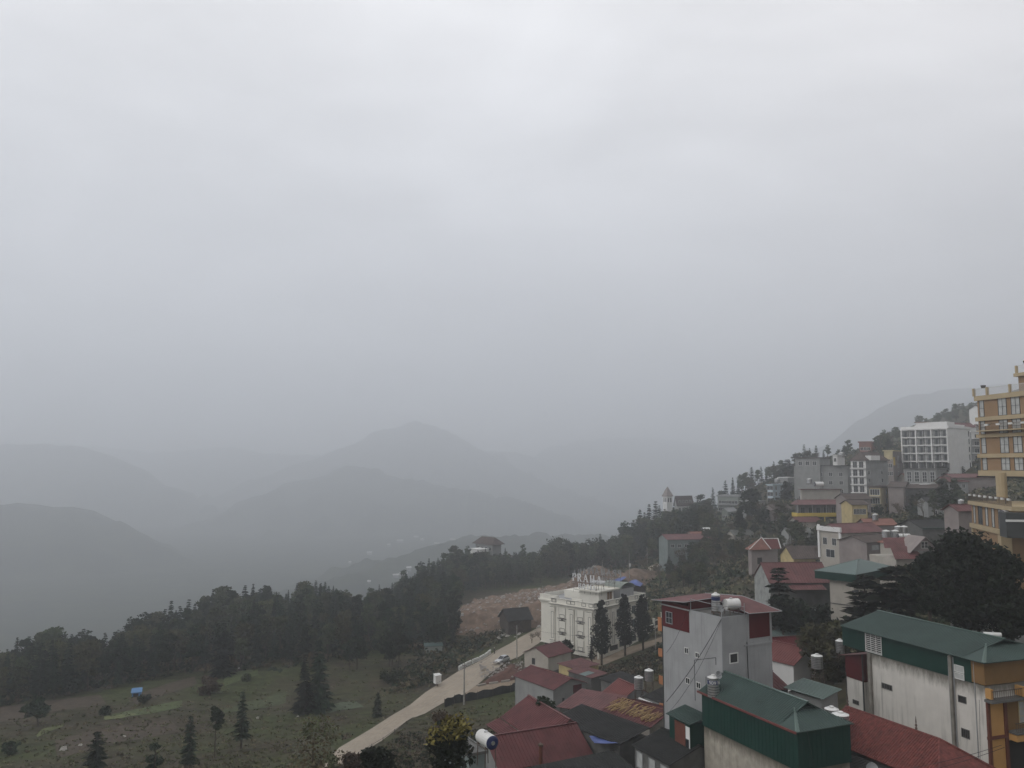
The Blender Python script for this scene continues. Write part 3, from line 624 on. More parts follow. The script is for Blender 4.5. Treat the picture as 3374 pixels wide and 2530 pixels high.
def mound(name, poly, hmax, slope, m, label, cat, res=1.0, noise=.5, seed=1, base=0.05):
    pts = np.array([(p[0], p[1]) for p in poly]); x0, y0 = pts.min(0); x1, y1 = pts.max(0); gx_ = np.arange(x0, x1+res, res); gy_ = np.arange(y0, y1+res, res); X, Y = np.meshgrid(gx_, gy_)
    px, py = X.ravel(), Y.ravel(); dist = np.full(len(px), 1e9); ins = np.zeros(len(px), bool); n = len(pts)
    for i in range(n):
        ax, ay = pts[i]; bx, by = pts[(i+1) % n]; t = np.clip(((px-ax)*(bx-ax)+(py-ay)*(by-ay))/((bx-ax)**2+(by-ay)**2), 0, 1); dist = np.minimum(dist, np.hypot(px-ax-t*(bx-ax), py-ay-t*(by-ay)))
        c = ((ay > py) != (by > py)) & (px < (bx-ax)*(py-ay)/(by-ay+1e-12)+ax); ins ^= c
    rg = np.random.default_rng(seed); hh = np.where(ins, np.minimum(dist*slope, hmax), -np.minimum(dist, 2)*.6-.1)
    nz = wavy(px*1.0, py*1.0, 9.0)*noise+wavy(px+40, py, 3.1)*noise*.45+rg.normal(0, noise*.14, len(px)); z = H(px, py)+base+hh+nz*np.clip(hh, 0, 1.5)/1.5
    me = grid_mesh(name, X, Y, z.reshape(X.shape), M(m)); o = link(name, me); return tag(o, label, cat, kind='structure')
mound('dirt_bank', [(-24,258),(-10,252),(4,256),(16,258),(30,262),(44,300),(60,330),(20,338),(-8,310),(-22,285)], 5.2, .75, 'dirt', 'reddish dirt bank bulldozed behind the white hotel', 'dirt bank', noise=.8)
mound('dirt_heap', [(12,286),(24,284),(40,300),(50,322),(30,330),(14,312)], 10.0, .85, 'dirt', 'higher reddish dirt heap behind the white hotel', 'dirt bank', noise=.8, seed=2)
tri = [G(u, v) for u, v in [(1574,2259),(1620,2228),(1650,2205),(1690,2190),(1720,2200),(1720,2232),(1682,2243),(1640,2250)]]
mound('soil_heap', tri, 1.6, .5, 'red_dirt', 'dark red soil heap in the fork of the road', 'soil heap', .7, .5, 4)
# terrace lane on the bank
def terr_pts(pts, D0, D1): return [G(u, v, D0, D1) for u, v in pts]
def scatter_rocks(name, region, n, s0, s1, m, label, seed, extra=0.0, cat='rubble'):
    rg = random.Random(seed); b = MB(); k = 0
    while k < n:
        u, v = region(rg); g = G(u, v) ; s_ = rg.uniform(s0, s1)*rg.uniform(.5, 1); z = g.z+extra
        V = []
        for q in ((-1,-.7,-.4),(1,-.8,-.3),(.8,.9,-.4),(-.9,.8,-.3),(-.6,-.4,.6),(.6,-.5,.5),(.5,.6,.7),(-.5,.5,.45)): V.append((g.x+q[0]*s_*rg.uniform(.7,1.3), g.y+q[1]*s_*rg.uniform(.7,1.3), z+q[2]*s_*rg.uniform(.6,1.2)+s_*.2))
        b.mesh(V, [(0,3,2,1),(4,5,6,7),(0,1,5,4),(1,2,6,5),(2,3,7,6),(3,0,4,7)]); k += 1
    return tag(b.build(name, m), label, cat, kind='stuff')
mat('rock_pale', (.42,.40,.37), .9, .3, 1.5)
scatter_rocks('rubble', lambda r: (r.uniform(1580,1720)+0, r.uniform(2190,2240)), 120, .15, .5, 'rock', 'loose stones on the soil in the road fork', 1, .6)
scatter_rocks('rubble', lambda r: (lambda t: (1640+130*t+r.gauss(0,12), 2095-45*t+r.gauss(0,8)))(r.random()), 200, .3, .9, 'rock_pale', 'pale building rubble dumped beside the barn', 2)
def on_bank(r):
    while True:
        x, y = r.uniform(-20, 40), r.uniform(256, 300)
        return x, y
b = MB(); rg = random.Random(8)
BK = [bpy.data.objects['dirt_bank'], bpy.data.objects['dirt_heap']]
bpy.context.view_layer.update()
for i in range(900):
    x, y = rg.uniform(-22, 42), rg.uniform(253, 318); z = -999
    for o in BK:
        ok, lo, no, fi = o.ray_cast(Vector((x, y, 200)), Vector((0, 0, -1)))
        if ok: z = max(z, lo.z)
    if z < Hs(x, y)+.3: continue
    s_ = abs(rg.gauss(0, .28))+.1; V = [(x+q[0]*s_*rg.uniform(.6,1.3), y+q[1]*s_*rg.uniform(.6,1.3), z+q[2]*s_*rg.uniform(.6,1.2)+s_*.15) for q in ((-1,-.7,-.4),(1,-.8,-.3),(.8,.9,-.4),(-.9,.8,-.3),(-.6,-.4,.6),(.6,-.5,.5),(.5,.6,.7),(-.5,.5,.45))]
    b.mesh(V, [(0,3,2,1),(4,5,6,7),(0,1,5,4),(1,2,6,5),(2,3,7,6),(3,0,4,7)])
tag(b.build('rubble', 'rock'), 'stones strewn over the reddish dirt bank', 'rubble', kind='stuff')
# ================================================================ foreground buildings
# --- tall grey concrete tower with a red top storey
T = bpix('tower_house', 'tall narrow pale grey house with maroon top storey and pinkish red roof', 'house', ze(598,360), ze(1003,304), ze(110,236), 95, 26)
W, Ln, h = T.W, T.L, T.h
b = MB(); b.box(0,0,-3,W,Ln,h); b.build('wall', 'grey_plaster', T.o)
ny = Ln*.52; nx = W*.47                       # the open terrace at the near corner
b = MB(); b.prism([(-.25,ny-.2),(nx+.1,ny-.2),(nx+.1,-.0),(W-.0,0),(W,Ln),(-.25,Ln)], h, h+.12); b.build('upper_floor_slab', 'grey_plaster', T.o); b = MB(); b.box(.02,.02,h+.001,nx+.3,ny,h+.03); b.build('terrace_floor', 'dark_concrete', T.o)
b = MB(); b.prism([(0.02,ny),(nx+.3,ny),(nx+.3,.02),(W-.02,.02),(W-.02,Ln-.02),(0.02,Ln-.02)], h-.0+.12, h+.3); b.box(.02,ny,h+.3,nx,ny+.15,h+1.15); b.build('top_storey', 'maroon_cladding', T.o)
# maroon sheets hung on the wall below the eaves
b = MB(); T.fbox(b,'L', ny, Ln, h-2.6, h+.5, 0, .06); b.build('cladding', 'maroon_cladding', T.o); b = MB(); T.fbox(b,'R', nx+.5, W-.3, h-2.7, h+.1, 0, .06); b.build('cladding', 'maroon_cladding', T.o)
b = MB(); T.fbox(b,'R', nx-.3, W, h-3.5, h-3.3, .0, .12); T.fbox(b,'R', W-.3, W, h-3.3, h+.1, 0, .09); T.fbox(b,'R', nx+.2, nx+.5, h-3.3, h+.1, 0, .09)
for z_ in (h-7,): T.fbox(b,'L', 0, Ln, z_, z_+.05, 0, .02)
b.build('ledge', 'grey_plaster', T.o)
b = MB(); zto = h+2.25; ov = .9
cnr = [(-ov,ny-.3),(nx-.2,ny-.3),(nx-.2,-ov),(W+ov,-ov),(W+ov,Ln+ov),(-ov,Ln+ov)]
r0, r1 = (6.5, 3.2, h+1.55), (5.0, 8.2, h+1.35)
c3 = [Vector((x,y,h+dz)) for (x, y), dz in zip(cnr, (1.1,1.25,.35,.2,.3,.5))]
b.slab([c3[0], c3[1], r0, r1], .07); b.slab([c3[1], c3[2], r0], .07); b.slab([c3[2], c3[3], r0], .07); b.slab([c3[3], c3[4], r1, r0], .07); b.slab([c3[4], c3[5], r1], .07); b.slab([c3[5], c3[0], r1], .07)
b.mi = 1; b.tube(c3[3], r0, .07, n=5); b.tube(r0, r1, .07, n=5)
for i in (0,1,2,3,4,5): b.tube(c3[i], c3[(i+1)%6], .05, n=4)
b.build('roof', ['red_sheet_faded', 'frame_grey'], T.o)
b = MB(); [b.box(*q) for q in ((0,0,h+.0,nx+.3,.12,h+.1),(0,.12,h+.0,.12,ny,h+.1))]
for x, y in ((.1,.1),(nx,.1),(.1,ny-.2)): b.tube((x,y,h),(x,y,h+1.4),.05,n=5)
b.tube((.1,.1,h+1.3),(nx,.1,h+1.0),.04,n=4); b.tube((.1,.1,h+1.3),(.1,ny-.2,h+1.4),.04,n=4); b.tube((0,0,h-.02),(0,0,0),.05,n=5)
b.build('terrace_frame', 'frame_grey', T.o)
b = MB(); b.tube((-.05,Ln-.1,0),(-.05,Ln-.1,h+.4),.06,n=5); b.tube((nx+.45,-.08,0),(nx+.1,-.08,h-3),.05,n=5); b.build('drainpipe', 'frame_dark', T.o)
for a, z_, w_, h_ in ((6.1,h-5.1,.6,.6),(4.2,h-5.2,.6,.5),(6.0,h-8.6,.65,.6),(4.1,h-8.7,.65,.6),(5.9,h-11.9,.6,.6)): T.win('L', a, z_, w_, h_, fr=.07)
T.win('L', Ln-1.5, h-2.05, 1.1, 1.3, frame='frame_grey', mull=1, trans=1, off=.07)
T.win('R', 1.7, h-5.1, 1.1, .95, frame='frame_white', mull=0, fr=.12)
vtank(T.loc(1.0, 1.95, h+.1), .5, 2.0, 'ribbed upright steel tank on the terrace of the tall grey house', stand=.35, band=True)
htank(T.loc(3.3, .75, h+.1), .62, 1.7, T.yaw+R(170), 'short fat lying steel tank with lettering on the terrace of the tall grey house', stand=.55, word='SON HA', body='steel_white', end='steel')
# satellite dish on the terrace
def dish(p, r, aim, label):
    root = empty('satellite_dish', p, aim, label, 'satellite dish', 'satellite dishes')
    b = MB(); b.lathe([(.02,0),(r*.5,.05),(r*.85,.16),(r,.24),(r*.98,.26),(r*.84,.19),(r*.5,.08),(.03,.03)], 16, (0,0,.9), (0,-.94,.34)); b.build('reflector', 'frame_grey', root)
    b = MB(); b.tube((0,0,0),(0,0.02,.88),.04,n=6); b.build('mast', 'rust_steel', root); b = MB(); b.tube((0,-.1,.75),(0,-.75,1.15),.02,n=4); b.tube((0,-.7,1.1),(0,-.85,1.2),.05,n=5); b.build('feed_arm', 'frame_dark', root)
    return root
dish(T.loc(.5, .8, h), .42, .3, 'grey satellite dish below the upright tank on the terrace of the tall grey house')
# --- green sheet metal roof at the bottom of the view
Gb = bpix('green_roofed_house', 'long house with dark green cladding, green roof and red edge trim', 'house', ze(1258,1322), ze(1715,1258), ze(398,985), 80, 12)
W, Ln, h = Gb.W, Gb.L, Gb.h; mat('mouldy_concrete', (.36,.33,.28), .9, .2, 1.2, .3, 6, streak=1.0, top=(Gb.base.z+h-3.85, 2.0)); Gb.wall('mouldy_concrete', z1=h-3.85)
b = MB(); b.box(-.12,-.12,h-3.85,W+.12,Ln+.1,h-.12)
b.build('cladding', 'green_cladding', Gb.o)
b = MB()
for i in range(1, int(Ln/.55)): Gb.fbox(b,'L', i*.55-.03, i*.55+.03, h-3.8, h-.2, .12, .145)
for i in range(1, int(W/.55)): Gb.fbox(b,'R', i*.55-.03, i*.55+.03, h-3.8, h-.2, .12, .145)
b.build('cladding_rib', 'green_cladding', Gb.o)
Gb.roof('dutch', 1.6, ['green_sheet','green_flashing','green_cladding'], ov=.4, pitch=.3)
b = MB(); kk = 1.6/(W/2); zev = h-.4*kk; b.box(-.5,-.3,zev-.16,-.41,Ln+.5,zev+.06); b.build('eave_trim', 'red_sheet_bright', Gb.o)
vtank(Gb.loc(-.0, Ln-1.9, h-.3), .63, 2.25, 'tall ribbed steel tank with navy band beside the bottom green roof', stand=.0, band=True, word='SON HA', face=-1.4)
dish(Gb.loc(.2, Ln-2.4, h+1.2), .42, .5, 'white satellite dish above the banded steel tank')
b = MB()
for a, c in (((-.8,Ln+.4,h-1.2),(-.8,Ln+.4,h+3.2)),((-.8,Ln+.4,h+3.2),(1.6,Ln-.3,h+3.4)),((1.6,Ln-.3,h+3.4),(1.6,Ln-.3,h+2.6)),((-.6,Ln-1.4,h),(-.6,Ln-1.4,h+1.8))): b.tube(a, c, .035, n=4)
tag(b.build('bent_pipe', 'frame_dark'), 'thin bent dark pipe standing beside the banded steel tank', 'pipe'); bpy.data.objects['bent_pipe'].matrix_world = Matrix.Translation(Gb.base) @ Matrix.Rotation(Gb.yaw, 4, 'Z')
# --- small lean-to between the tower and the green house
a_ = Gb.loc(-.4, Ln+.3, h-.2); 
An = Bld('lean_to', 'narrow lean-to with green panel and rusty brown door under the grey tower', 'shed', Gb.loc(-1.5, Ln+.5, h-3.7), Gb.yaw, 2.2, 4.2, 8)
An.wall('white_plaster', z1=3.3); An.wall('green_cladding', 'upper_wall', 3.3, 7.95, .05)
An.roof('sx', .7, ['green_sheet','green_flashing'], ov=.25, pitch=.35)
b = MB(); An.fbox(b,'L', .9, 2.9, 3.4, 7.7, 0, .06); b.build('sheet_door', 'maroon_trim', An.o)
b = MB(); An.fbox(b,'L', .05, .8, 3.0, 7.6, 0, .05); b.build('white_panel', 'white_wall', An.o)
An.win('L', .45, 4.8, .4, 1.4, frame='frame_dark', mull=0, off=.05)
# --- long stained white house with green top storey, at the right edge
Wb = bpix('long_white_house', 'long stained white house with dark green upper cladding and grey green roof', 'house', zd(1690,545), zd(2110,492), zd(360,180), 88, 12.2, W=11)
W, Ln, h = Wb.W, Wb.L, Wb.h; mat('mouldy_white', (.63,.605,.56), .85, .06, .7, .15, 12, streak=1.0, top=(Wb.base.z+h-2.7, 2.4)); b = MB(); b.box(0,0,-3,W,Ln-3.4,h-2.7); b.build('wall', 'mouldy_white', Wb.o)
b = MB(); b.box(-.1,1.5,h-2.7,W+.1,Ln+1.0,h-.1); b.mi = 1; b.box(-.08,-.1,h-2.6,W+.08,1.5,h-.1); b.build('cladding', ['green_cladding','brown_panel'], Wb.o)
Wb.roof('dutch', 1.35, ['green_sheet','green_flashing','green_cladding'], ov=.7, pitch=.3)
b = MB(); b.box(.0,1.45,h-2.85,.3,Ln,h-2.55)
b = MB(); Wb.fbox(b,'L', 3.9, 4.25, 0, h-.4, 0, .3); b.build('buttress', 'stained_concrete', Wb.o); b = MB(); Wb.fbox(b,'L', Ln-3.9, Ln-3.4, 0, h-2.7, 0, .3); b.build('buttress', 'stained_concrete', Wb.o)
b = MB()
for s_, o_ in ((4.4,.12),(3.75,.12),(1.2,.05)): b.tube((-o_,s_,0),(-o_,s_,h-.5),.055,n=5)
b.build('drainpipe', 'frame_grey', Wb.o)
Wb.win('L', Ln-4.4, h-2.5, 2.5, 2.1, pane='black_opening', frame='frame_white', mull=2, bars=9, fr=.08, off=.1, name='barred_window')
Wb.win('L', 3.0, h-1.9, 1.1, .6, pane='curtain', frame='frame_white', mull=0, off=.1); Wb.win('L', 3.0, h-2.65, 1.1, .55, pane='curtain', frame='frame_white', mull=0, off=.1)
Wb.win('L', Ln-6.2, h-6.4, 1.5, .5, pane='black_opening', frame='dark_concrete', mull=3); Wb.win('L', 2.9, h-5.1, .9, .6, pane='black_opening', frame='dark_concrete', mull=0); Wb.win('L', 2.7, h-8.7, .9, .8, pane='black_opening', frame='dark_concrete', mull=3)
# street facade
b = MB()
for a in (.15, 2.5, 6.0, 10.6): Wb.fbox(b,'R', a-.18, a+.18, 0, h-4.3, 0, .25)
Wb.fbox(b,'R', -.1, 2.5, h-8.1, h-7.8, 0, .26); b.build('facade_column', 'maroon_trim', Wb.o)
b = MB(); Wb.fbox(b,'R', .35, 2.3, h-7.8, h-4.3, 0, .08); Wb.fbox(b,'R', .35, 2.3, h-12, h-8.1, 0, .08); Wb.fbox(b,'R', 2.7, W, h-8.3, h-7.7, 0, 1.2); Wb.fbox(b,'R', 0, .35, h-3.9, h-2.9, 0, .7); Wb.fbox(b,'R', 4.2, 4.55, h-3.9, h-2.9, 0, .95); b.build('facade_panel', 'orange_panel', Wb.o)
b = MB(); Wb.fbox(b,'R', 2.7, W, h-7.65, h-4.35, 0, .05); b.build('recessed_wall', 'brown_panel', Wb.o)
b = MB(); Wb.fbox(b,'R', -.2, W, h-4.25, h-4.0, 0, 1.0); Wb.fbox(b,'R', 2.7, W, h-7.6, h-7.45, .05, 1.25); b.build('balcony_slab', 'dark_concrete', Wb.o)
b = MB()
for i in range(30): a = 2.75+i*.28; Wb.fbox(b,'R', a, a+.03, h-7.45, h-6.5, 1.1, 1.14); 
Wb.fbox(b,'R', 2.7, W, h-6.5, h-6.43, 1.08, 1.16)
for i in range(36): a = .1+i*.3; Wb.fbox(b,'R', a, a+.03, h-4.0, h-3.1, .85, .88)
Wb.fbox(b,'R', 0, W, h-3.1, h-3.03, .83, .9); b.build('balcony_railing', 'rust_steel', Wb.o)
Wb.win('R', 5.3, h-6.9, 1.5, 2.2, pane='curtain', frame='pale_yellow', mull=1, trans=2, off=.05)
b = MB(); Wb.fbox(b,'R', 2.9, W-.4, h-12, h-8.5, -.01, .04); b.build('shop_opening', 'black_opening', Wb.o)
# --- white house with a maroon upper wall beside it
Rb = byaw('maroon_topped_house', 'narrow white walled house with maroon clad upper wall beside the long white house', 'house', zd(452,486), 2990, 2749.5, 107, 11, math.degrees(Wb.yaw), W=5)
W, Ln, h = Rb.W, Rb.L, Rb.h; Rb.wall('mouldy_white', z1=h-3.5)
b = MB(); b.mesh([(-.06,-.06,h-3.5),(W,-.06,h-3.5),(W,Ln,h-3.5),(-.06,Ln,h-3.5),(-.06,-.06,h),(W,-.06,h),(W,Ln,h-.9),(-.06,Ln,h-.9)], [(0,3,2,1),(4,5,6,7),(0,1,5,4),(1,2,6,5),(2,3,7,6),(3,0,4,7)]); b.build('cladding', 'maroon_cladding', Rb.o)
b = MB(); b.slab([(-.5,-.3,h+.08),(W+.3,-.3,h+.08),(W+.3,Ln+.6,h-.85),(-.5,Ln+.6,h-.85)], .07); b.build('roof', 'red_sheet_faded', Rb.o)
Rb.win('L', Rb.L*.5, Rb.h-6.6, .95, .38, pane='black_opening', frame='dark_concrete', mull=2)
b = MB(); b.tube((-.1,Rb.L-.1,0),(-.1,Rb.L-.1,Rb.h-3),.06,n=5); b.tube((-.12,.1,0),(-.12,.1,Rb.h),.1,n=5); b.build('drainpipe', 'frame_dark', Rb.o)
# --- red tiled hip roof in front of it
def ridge_house(name, label, p0, p1, z, half, rise, h, m, wall, ov=.5, group=None):
    """p0 near, p1 far end of the ridge in pixels, on level z"""
    a, c = Pz(*p0, z), Pz(*p1, z); d = (c-a); L_ = d.length; e2 = d/L_; yaw = math.atan2(e2.y, e2.x)-math.pi/2
    e1 = Vector((e2.y, -e2.x, 0)); o = a-e1*half; o.z = z-rise
    return Bld(name, label, 'house', o-e2*0, yaw, half*2, L_, h)
Tl = ridge_house('tiled_roof_house', 'low house with red tiled hip roof and spikes before the long white wall', zd(1235,1360), zd(270,1020), -26.4, 3.6, 2.3, 6, 'red_tiles', 'beige_wall')
W, Ln, h = Tl.W, Tl.L, Tl.h; Tl.wall('dark_concrete'); 
b = MB(); ap0, ap1 = (W/2, 0, h+2.3), (W/2, Ln, h+2.3); hipn = -3.3
c = [(-.6,hipn,h-.35),(W+.6,hipn,h-.35),(W+.6,Ln+.4,h-.35),(-.6,Ln+.4,h-.35)]
b.ribbed(c[3],c[0],ap0,ap1,t=.1,pitch=.28,h=.07,w=.14); b.ribbed(c[1],c[2],ap1,ap0,t=.1,pitch=.28,h=.07,w=.14); b.slab([c[0],c[1],ap0],.1)
b.mi = 1
for q0, q1 in ((c[0],ap0),(c[1],ap0),(ap0,ap1)): b.tube(q0, q1, .13, n=6)
rf = b.build('roof', ['red_tiles','red_tiles'], Tl.o)
for y in (2.6, Ln-.3):
    b = MB(); b.lathe([(.1,0),(.12,.25),(.05,.35),(.13,.5),(.04,.65),(.07,.8),(.015,1.35)], 8, (W/2,y,h+2.35)); b.build('finial', 'rust_steel', rf)
b = MB(); b.box(.2,hipn+.4,-1,W-.2,0.02,h-.4); b.build('end_wall', 'beige_wall', Tl.o)
# pipe chimney and dark lean-to roof in front of the tiles
Cn = Tl.loc(-3.2, 1.2, 0); 
t_ = empty('flue_pipe', (Cn.x, Cn.y, Cn.z+1.0), 0, 'thick brown flue pipe with cap in front of the tiled roof', 'chimney')
b = MB(); b.tube((0,0,-2),(0,0,4.5),.42,.40,10); b.build('pipe', 'pole_brown', t_); b = MB(); b.lathe([(.5,4.5),(.55,4.75),(.3,4.85)], 10); b.build('cap', 'rust_steel', t_)
S2 = Bld('dark_roof_shed', 'dark grey roofed shed between bottom green roof and tiled roof', 'shed', Tl.loc(-6.3, .5, h-1.5), Tl.yaw, 5.2, 9.5, 5)
S2.wall('dark_concrete'); S2.roof('sx', .9, ['fibre_cement_dark']*2, ov=.3, pitch=.4)
dish(Tl.loc(-4.2, 1.0, h-.6), .55, -.2, 'large grey satellite dish beside the brown flue pipe')
for i, (q, D_, r_) in enumerate(((zp(1440,1600), 92, .75), (zp(1600,1700), 88, .85))):
    p = P(*q, D_); vtank(p-Vector((0,0,1.4)), r_, 1.7, ['shiny domed steel tank by the maroon topped house, the further of the pair', 'shiny domed steel tank touching the far end of the tiled roof'][i], stand=0, group='pair of domed steel tanks')
# pink-red roof and lying tanks at the right edge behind the green roof
E = bpix('red_hip_roof_house', 'grey house with bright pinkish red hip roof at right edge behind green roof', 'house', zd(1870,205), zd(2300,280), zd(1600,150), 112, 9, W=9, Ln=8, yawbias=1)
E = E; E.yaw = E.yaw; E.wall('mid_grey_plaster'); E.roof('hx', 2.6, ['red_sheet_faded','red_sheet_faded'], ov=.6, pitch=.5); E.win('R', 5.6, E.h-3.2, 1.2, 2.0, frame='frame_white', mull=0)
p = P(*zd(1760,210), 110); htank(p-Vector((0,0,1.6)), .72, 2.6, -.12, 'fat white lying tank on a steel rack left of the bright red hip roof', stand=1.2, end='steel')
p = P(*zd(1690,290), 101); htank(p-Vector((0,0,.7)), .30, 1.95, -.25, 'slim white solar heater tank behind the ridge of the grey green roof', stand=.5, end='steel_dark')
# --- red-roofed houses lower centre
def simple(name, label, A, Rr, Ll, D, h, kind, rise, roofm, wallm, W=None, Ln=None, ov=.4, pitch=.45, yb=.5, gable=None, cat='house', cap=None, group=None):
    s = bpix(name, label, cat, A, Rr, Ll, D, h, W, Ln, yb, group=group)
    s.wall(wallm)
    if kind in ('gx', 'gy'): s.gable_walls(gable or wallm, kind[1], rise-.05)
    if kind: s.roof(kind, rise, [roofm, cap or roofm], ov=ov, pitch=pitch)
    return s
H1 = simple('red_roofed_house', 'low house with plain red sheet roof, nearest of the red roofs', zg(690,1200), zg(1510,1055), zg(620,1060), 100, 3.6, 'gx', 2.5, 'red_sheet', 'mid_grey_plaster', Ln=8.2, yb=0, ov=.3)
t_ = empty('stove_pipe', H1.loc(5.2, -.3, 1.0), 0, 'short brown stove pipe in front of the nearest red roof', 'chimney')
b = MB(); b.tube((0,0,-1),(0,0,4.6),.24,.24,8); b.build('pipe', 'maroon_trim', t_); b = MB(); b.lathe([(.34,4.6),(.34,4.8),(.1,4.95)], 8); b.build('cap', 'rust_steel', t_)
H2 = simple('red_gabled_house', 'red gabled house with cream end wall just behind the nearest red roof', zg(1060,945), zg(1540,862), zg(745,712), 108, 4.0, 'gy', 2.25, 'red_sheet', 'beige_wall', ov=.45, cap='red_sheet_faded')
b = MB(); b.ribbed((-2.6,Ln*.0+H2.L*.45,H2.h-1.0),(-2.6,H2.L+.6,H2.h-1.0),(-.5,H2.L+.6,H2.h-.35),(-.5,H2.L*.45,H2.h-.35),pitch=.45); b.build('porch_roof', 'red_sheet', H2.o)
b = MB(); [b.tube((-2.4,y,-2),(-2.4,y,H2.h-1.05),.07,n=5) for y in (H2.L*.5,H2.L*.75,H2.L+.4)]; b.build('porch_post', 'rust_steel', H2.o)
H2.win('L', 7.5, 1.2, 1.0, 1.1, frame='frame_dark')
H3 = simple('grey_gable_house', 'two storey grey house with long red roof beside the dirt road', zr(960,1050), zr(1620,1000), zr(185,815), 160, 6.6, 'gy', 1.35, 'red_sheet', 'mid_grey_plaster', ov=.35, cap='red_sheet_bright', yb=.8, W=8.2)
H3.win('L', 2.6, 2.3, 1.7, 1.35, frame='frame_white', mull=1, fr=.13); H3.win('R', 2.4, 3.9, .35, .6, frame='frame_dark', mull=0)
b = MB(); H3.fbox(b,'R', 4.9, 6.9, 0, H3.h-.1, -.02, .05); b.build('doorway', 'black_opening', H3.o); b = MB(); H3.fbox(b,'R', 4.85, 6.95, H3.h-1.5, H3.h-.05, .05, .12); b.build('awning_panel', 'maroon_cladding', H3.o)
b = MB(); b.tube((-.08,.0,0),(-.08,.0,H3.h),.06,n=5); b.tube((-.08,H3.L-.1,0),(-.08,H3.L-.1,H3.h),.06,n=5); b.build('drainpipe', 'frame_grey', H3.o)
H4 = simple('faded_red_roof_shed', 'long shed with flat pinkish red roof between grey gable house and bamboo covered roof', zq(695,766), zq(985,535), zq(0,622), 130, 4.5, 'sx', .7, 'red_sheet_faded', 'dark_concrete', cat='shed')
H5 = simple('bamboo_roof_house', 'low house whose brownish red roof is covered with cut bamboo poles', zq(1455,978), zq(1740,838), zq(712,716), 112, 4.2, 'gy', 1.1, 'red_sheet', 'beige_wall', W=9.0, ov=.3, cap='maroon_trim')
rnd = random.Random(3)
b = MB(); k5 = 1.1/4.5
for i in range(210):
    y = rnd.uniform(.1, H5.L-.1); x = rnd.uniform(.9, 3.6)*(1 if y > 1.8 else .8)+.3; l_ = rnd.uniform(.5, 1.5); an = rnd.gauss(1.75, .16)
    if rnd.random() < (x/4.5)*.25: continue
    zz = H5.h+.12+rnd.uniform(0,.22); p0 = Vector((x-l_*math.sin(an)*.5, y-l_*math.cos(an)*.5, 0)); p1 = Vector((x+l_*math.sin(an)*.5, y+l_*math.cos(an)*.5, 0))
    p0.z = zz+(min(p0.x, 4.5))*k5; p1.z = zz+min(p1.x, 4.5)*k5; b.tube(p0, p1, rnd.uniform(.03,.06), n=4)
bam = b.build('bamboo_poles', 'bamboo_pole'); bam.matrix_world = Matrix.Translation(H5.base) @ Matrix.Rotation(H5.yaw, 4, 'Z'); tag(bam, 'layer of cut tan bamboo poles drying on a red roof', 'bamboo', kind='stuff')
D1 = simple('dark_roof_house', 'low house with long dark grey roof left of the bamboo covered roof', zq(960,1258), zq(1290,1090), zq(185,790), 103, 3.6, 'sx', 1.0, 'fibre_cement_dark', 'dark_concrete', ov=.3, pitch=.35)
D2 = simple('dark_gable_house', 'low dark roofed house with white vent panels against the grey tower', zq(1790,1585), zq(1950,1500), zq(1215,1278), 92, 3.8, 'gy', 1.3, 'fibre_cement_dark', 'dark_concrete', W=8, yb=1, ov=.3, pitch=.3)
for a in (1.0, 3.2, 5.6): D2.win('L', a, 1.6, 1.1, 1.6, pane='curtain', frame='frame_grey', mull=0)
pA, pB = Pz(*zq(0,1540), -34.6), Pz(*zq(845,1368), -34.6); e = (pB-pA); pA = pA-e*.55
yaw3 = math.atan2(e.y, e.x); e1 = Vector((math.cos(yaw3), math.sin(yaw3), 0)); e2 = Vector((-e1.y, e1.x, 0))
o3 = pA-e2*8; o3.z = -35.9; D3 = Bld('dark_green_roof_house', 'low house with mossy dark roof along the bottom edge', 'house', o3, yaw3, (pB-pA).length, 8, 3.6)
D3.wall('dark_concrete'); D3.roof('sy', 1.3, ['fibre_cement_dark']*2, ov=.1, pitch=.35)
# blue tarpaulin awning
def sheet_obj(name, pts, m, sag=.15, n=8, th=.03):
    p = [Vector(q) for q in pts]; b = MB(); g = {}
    for i in range(n+1):
        for j in range(n+1):
            u_, v_ = i/n, j/n; q = p[0]*(1-u_)*(1-v_)+p[1]*u_*(1-v_)+p[2]*u_*v_+p[3]*(1-u_)*v_
            q = q+Vector((0,0,-sag*16*u_*(1-u_)*v_*(1-v_)+.04*math.sin(9*u_+5*v_))); g[i,j] = len(b.v); b.v.append(tuple(q))
    for i in range(n):
        for j in range(n): b.f.append((g[i,j],g[i+1,j],g[i+1,j+1],g[i,j+1])); b.m.append(0)
    m0 = len(b.v); b.v += [(x,y,z-th) for x,y,z in b.v[:m0]]; b.f += [tuple(m0+k for k in f[::-1]) for f in b.f[:n*n]]; b.m += [0]*n*n
    return b.build(name, m)
q = [P(*zq(455,1130), 106), P(*zq(545,1245), 102.5), P(*zq(940,1252), 102.6), P(*zq(640,1130), 106.5)]
tag(sheet_obj('tarpaulin', q, 'blue_tarp', .2), 'blue tarpaulin awning strung beside the cream gable end', 'tarpaulin', 'blue tarpaulins')
H7 = simple('small_grey_gable_house', 'small grey gabled house with bright red roofs beside the two steel tanks', zq(1020,492), zq(1500,447), zq(690,372), 140, 3.6, 'gy', 1.5, 'red_sheet_bright', 'grey_plaster', ov=.4)
b = MB(); b.ribbed((-4.6,-.3,H7.h-.5),(-4.6,H7.L-1,H7.h-.5),(-.3,H7.L-1,H7.h+.35),(-.3,-.3,H7.h+.35),pitch=.4); b.build('porch_roof', 'red_sheet_bright', H7.o)
b = MB(); b.box(-4.3,0,0,-.2,H7.L-1.2,H7.h-.7); b.build('porch_wall', 'dark_concrete', H7.o)
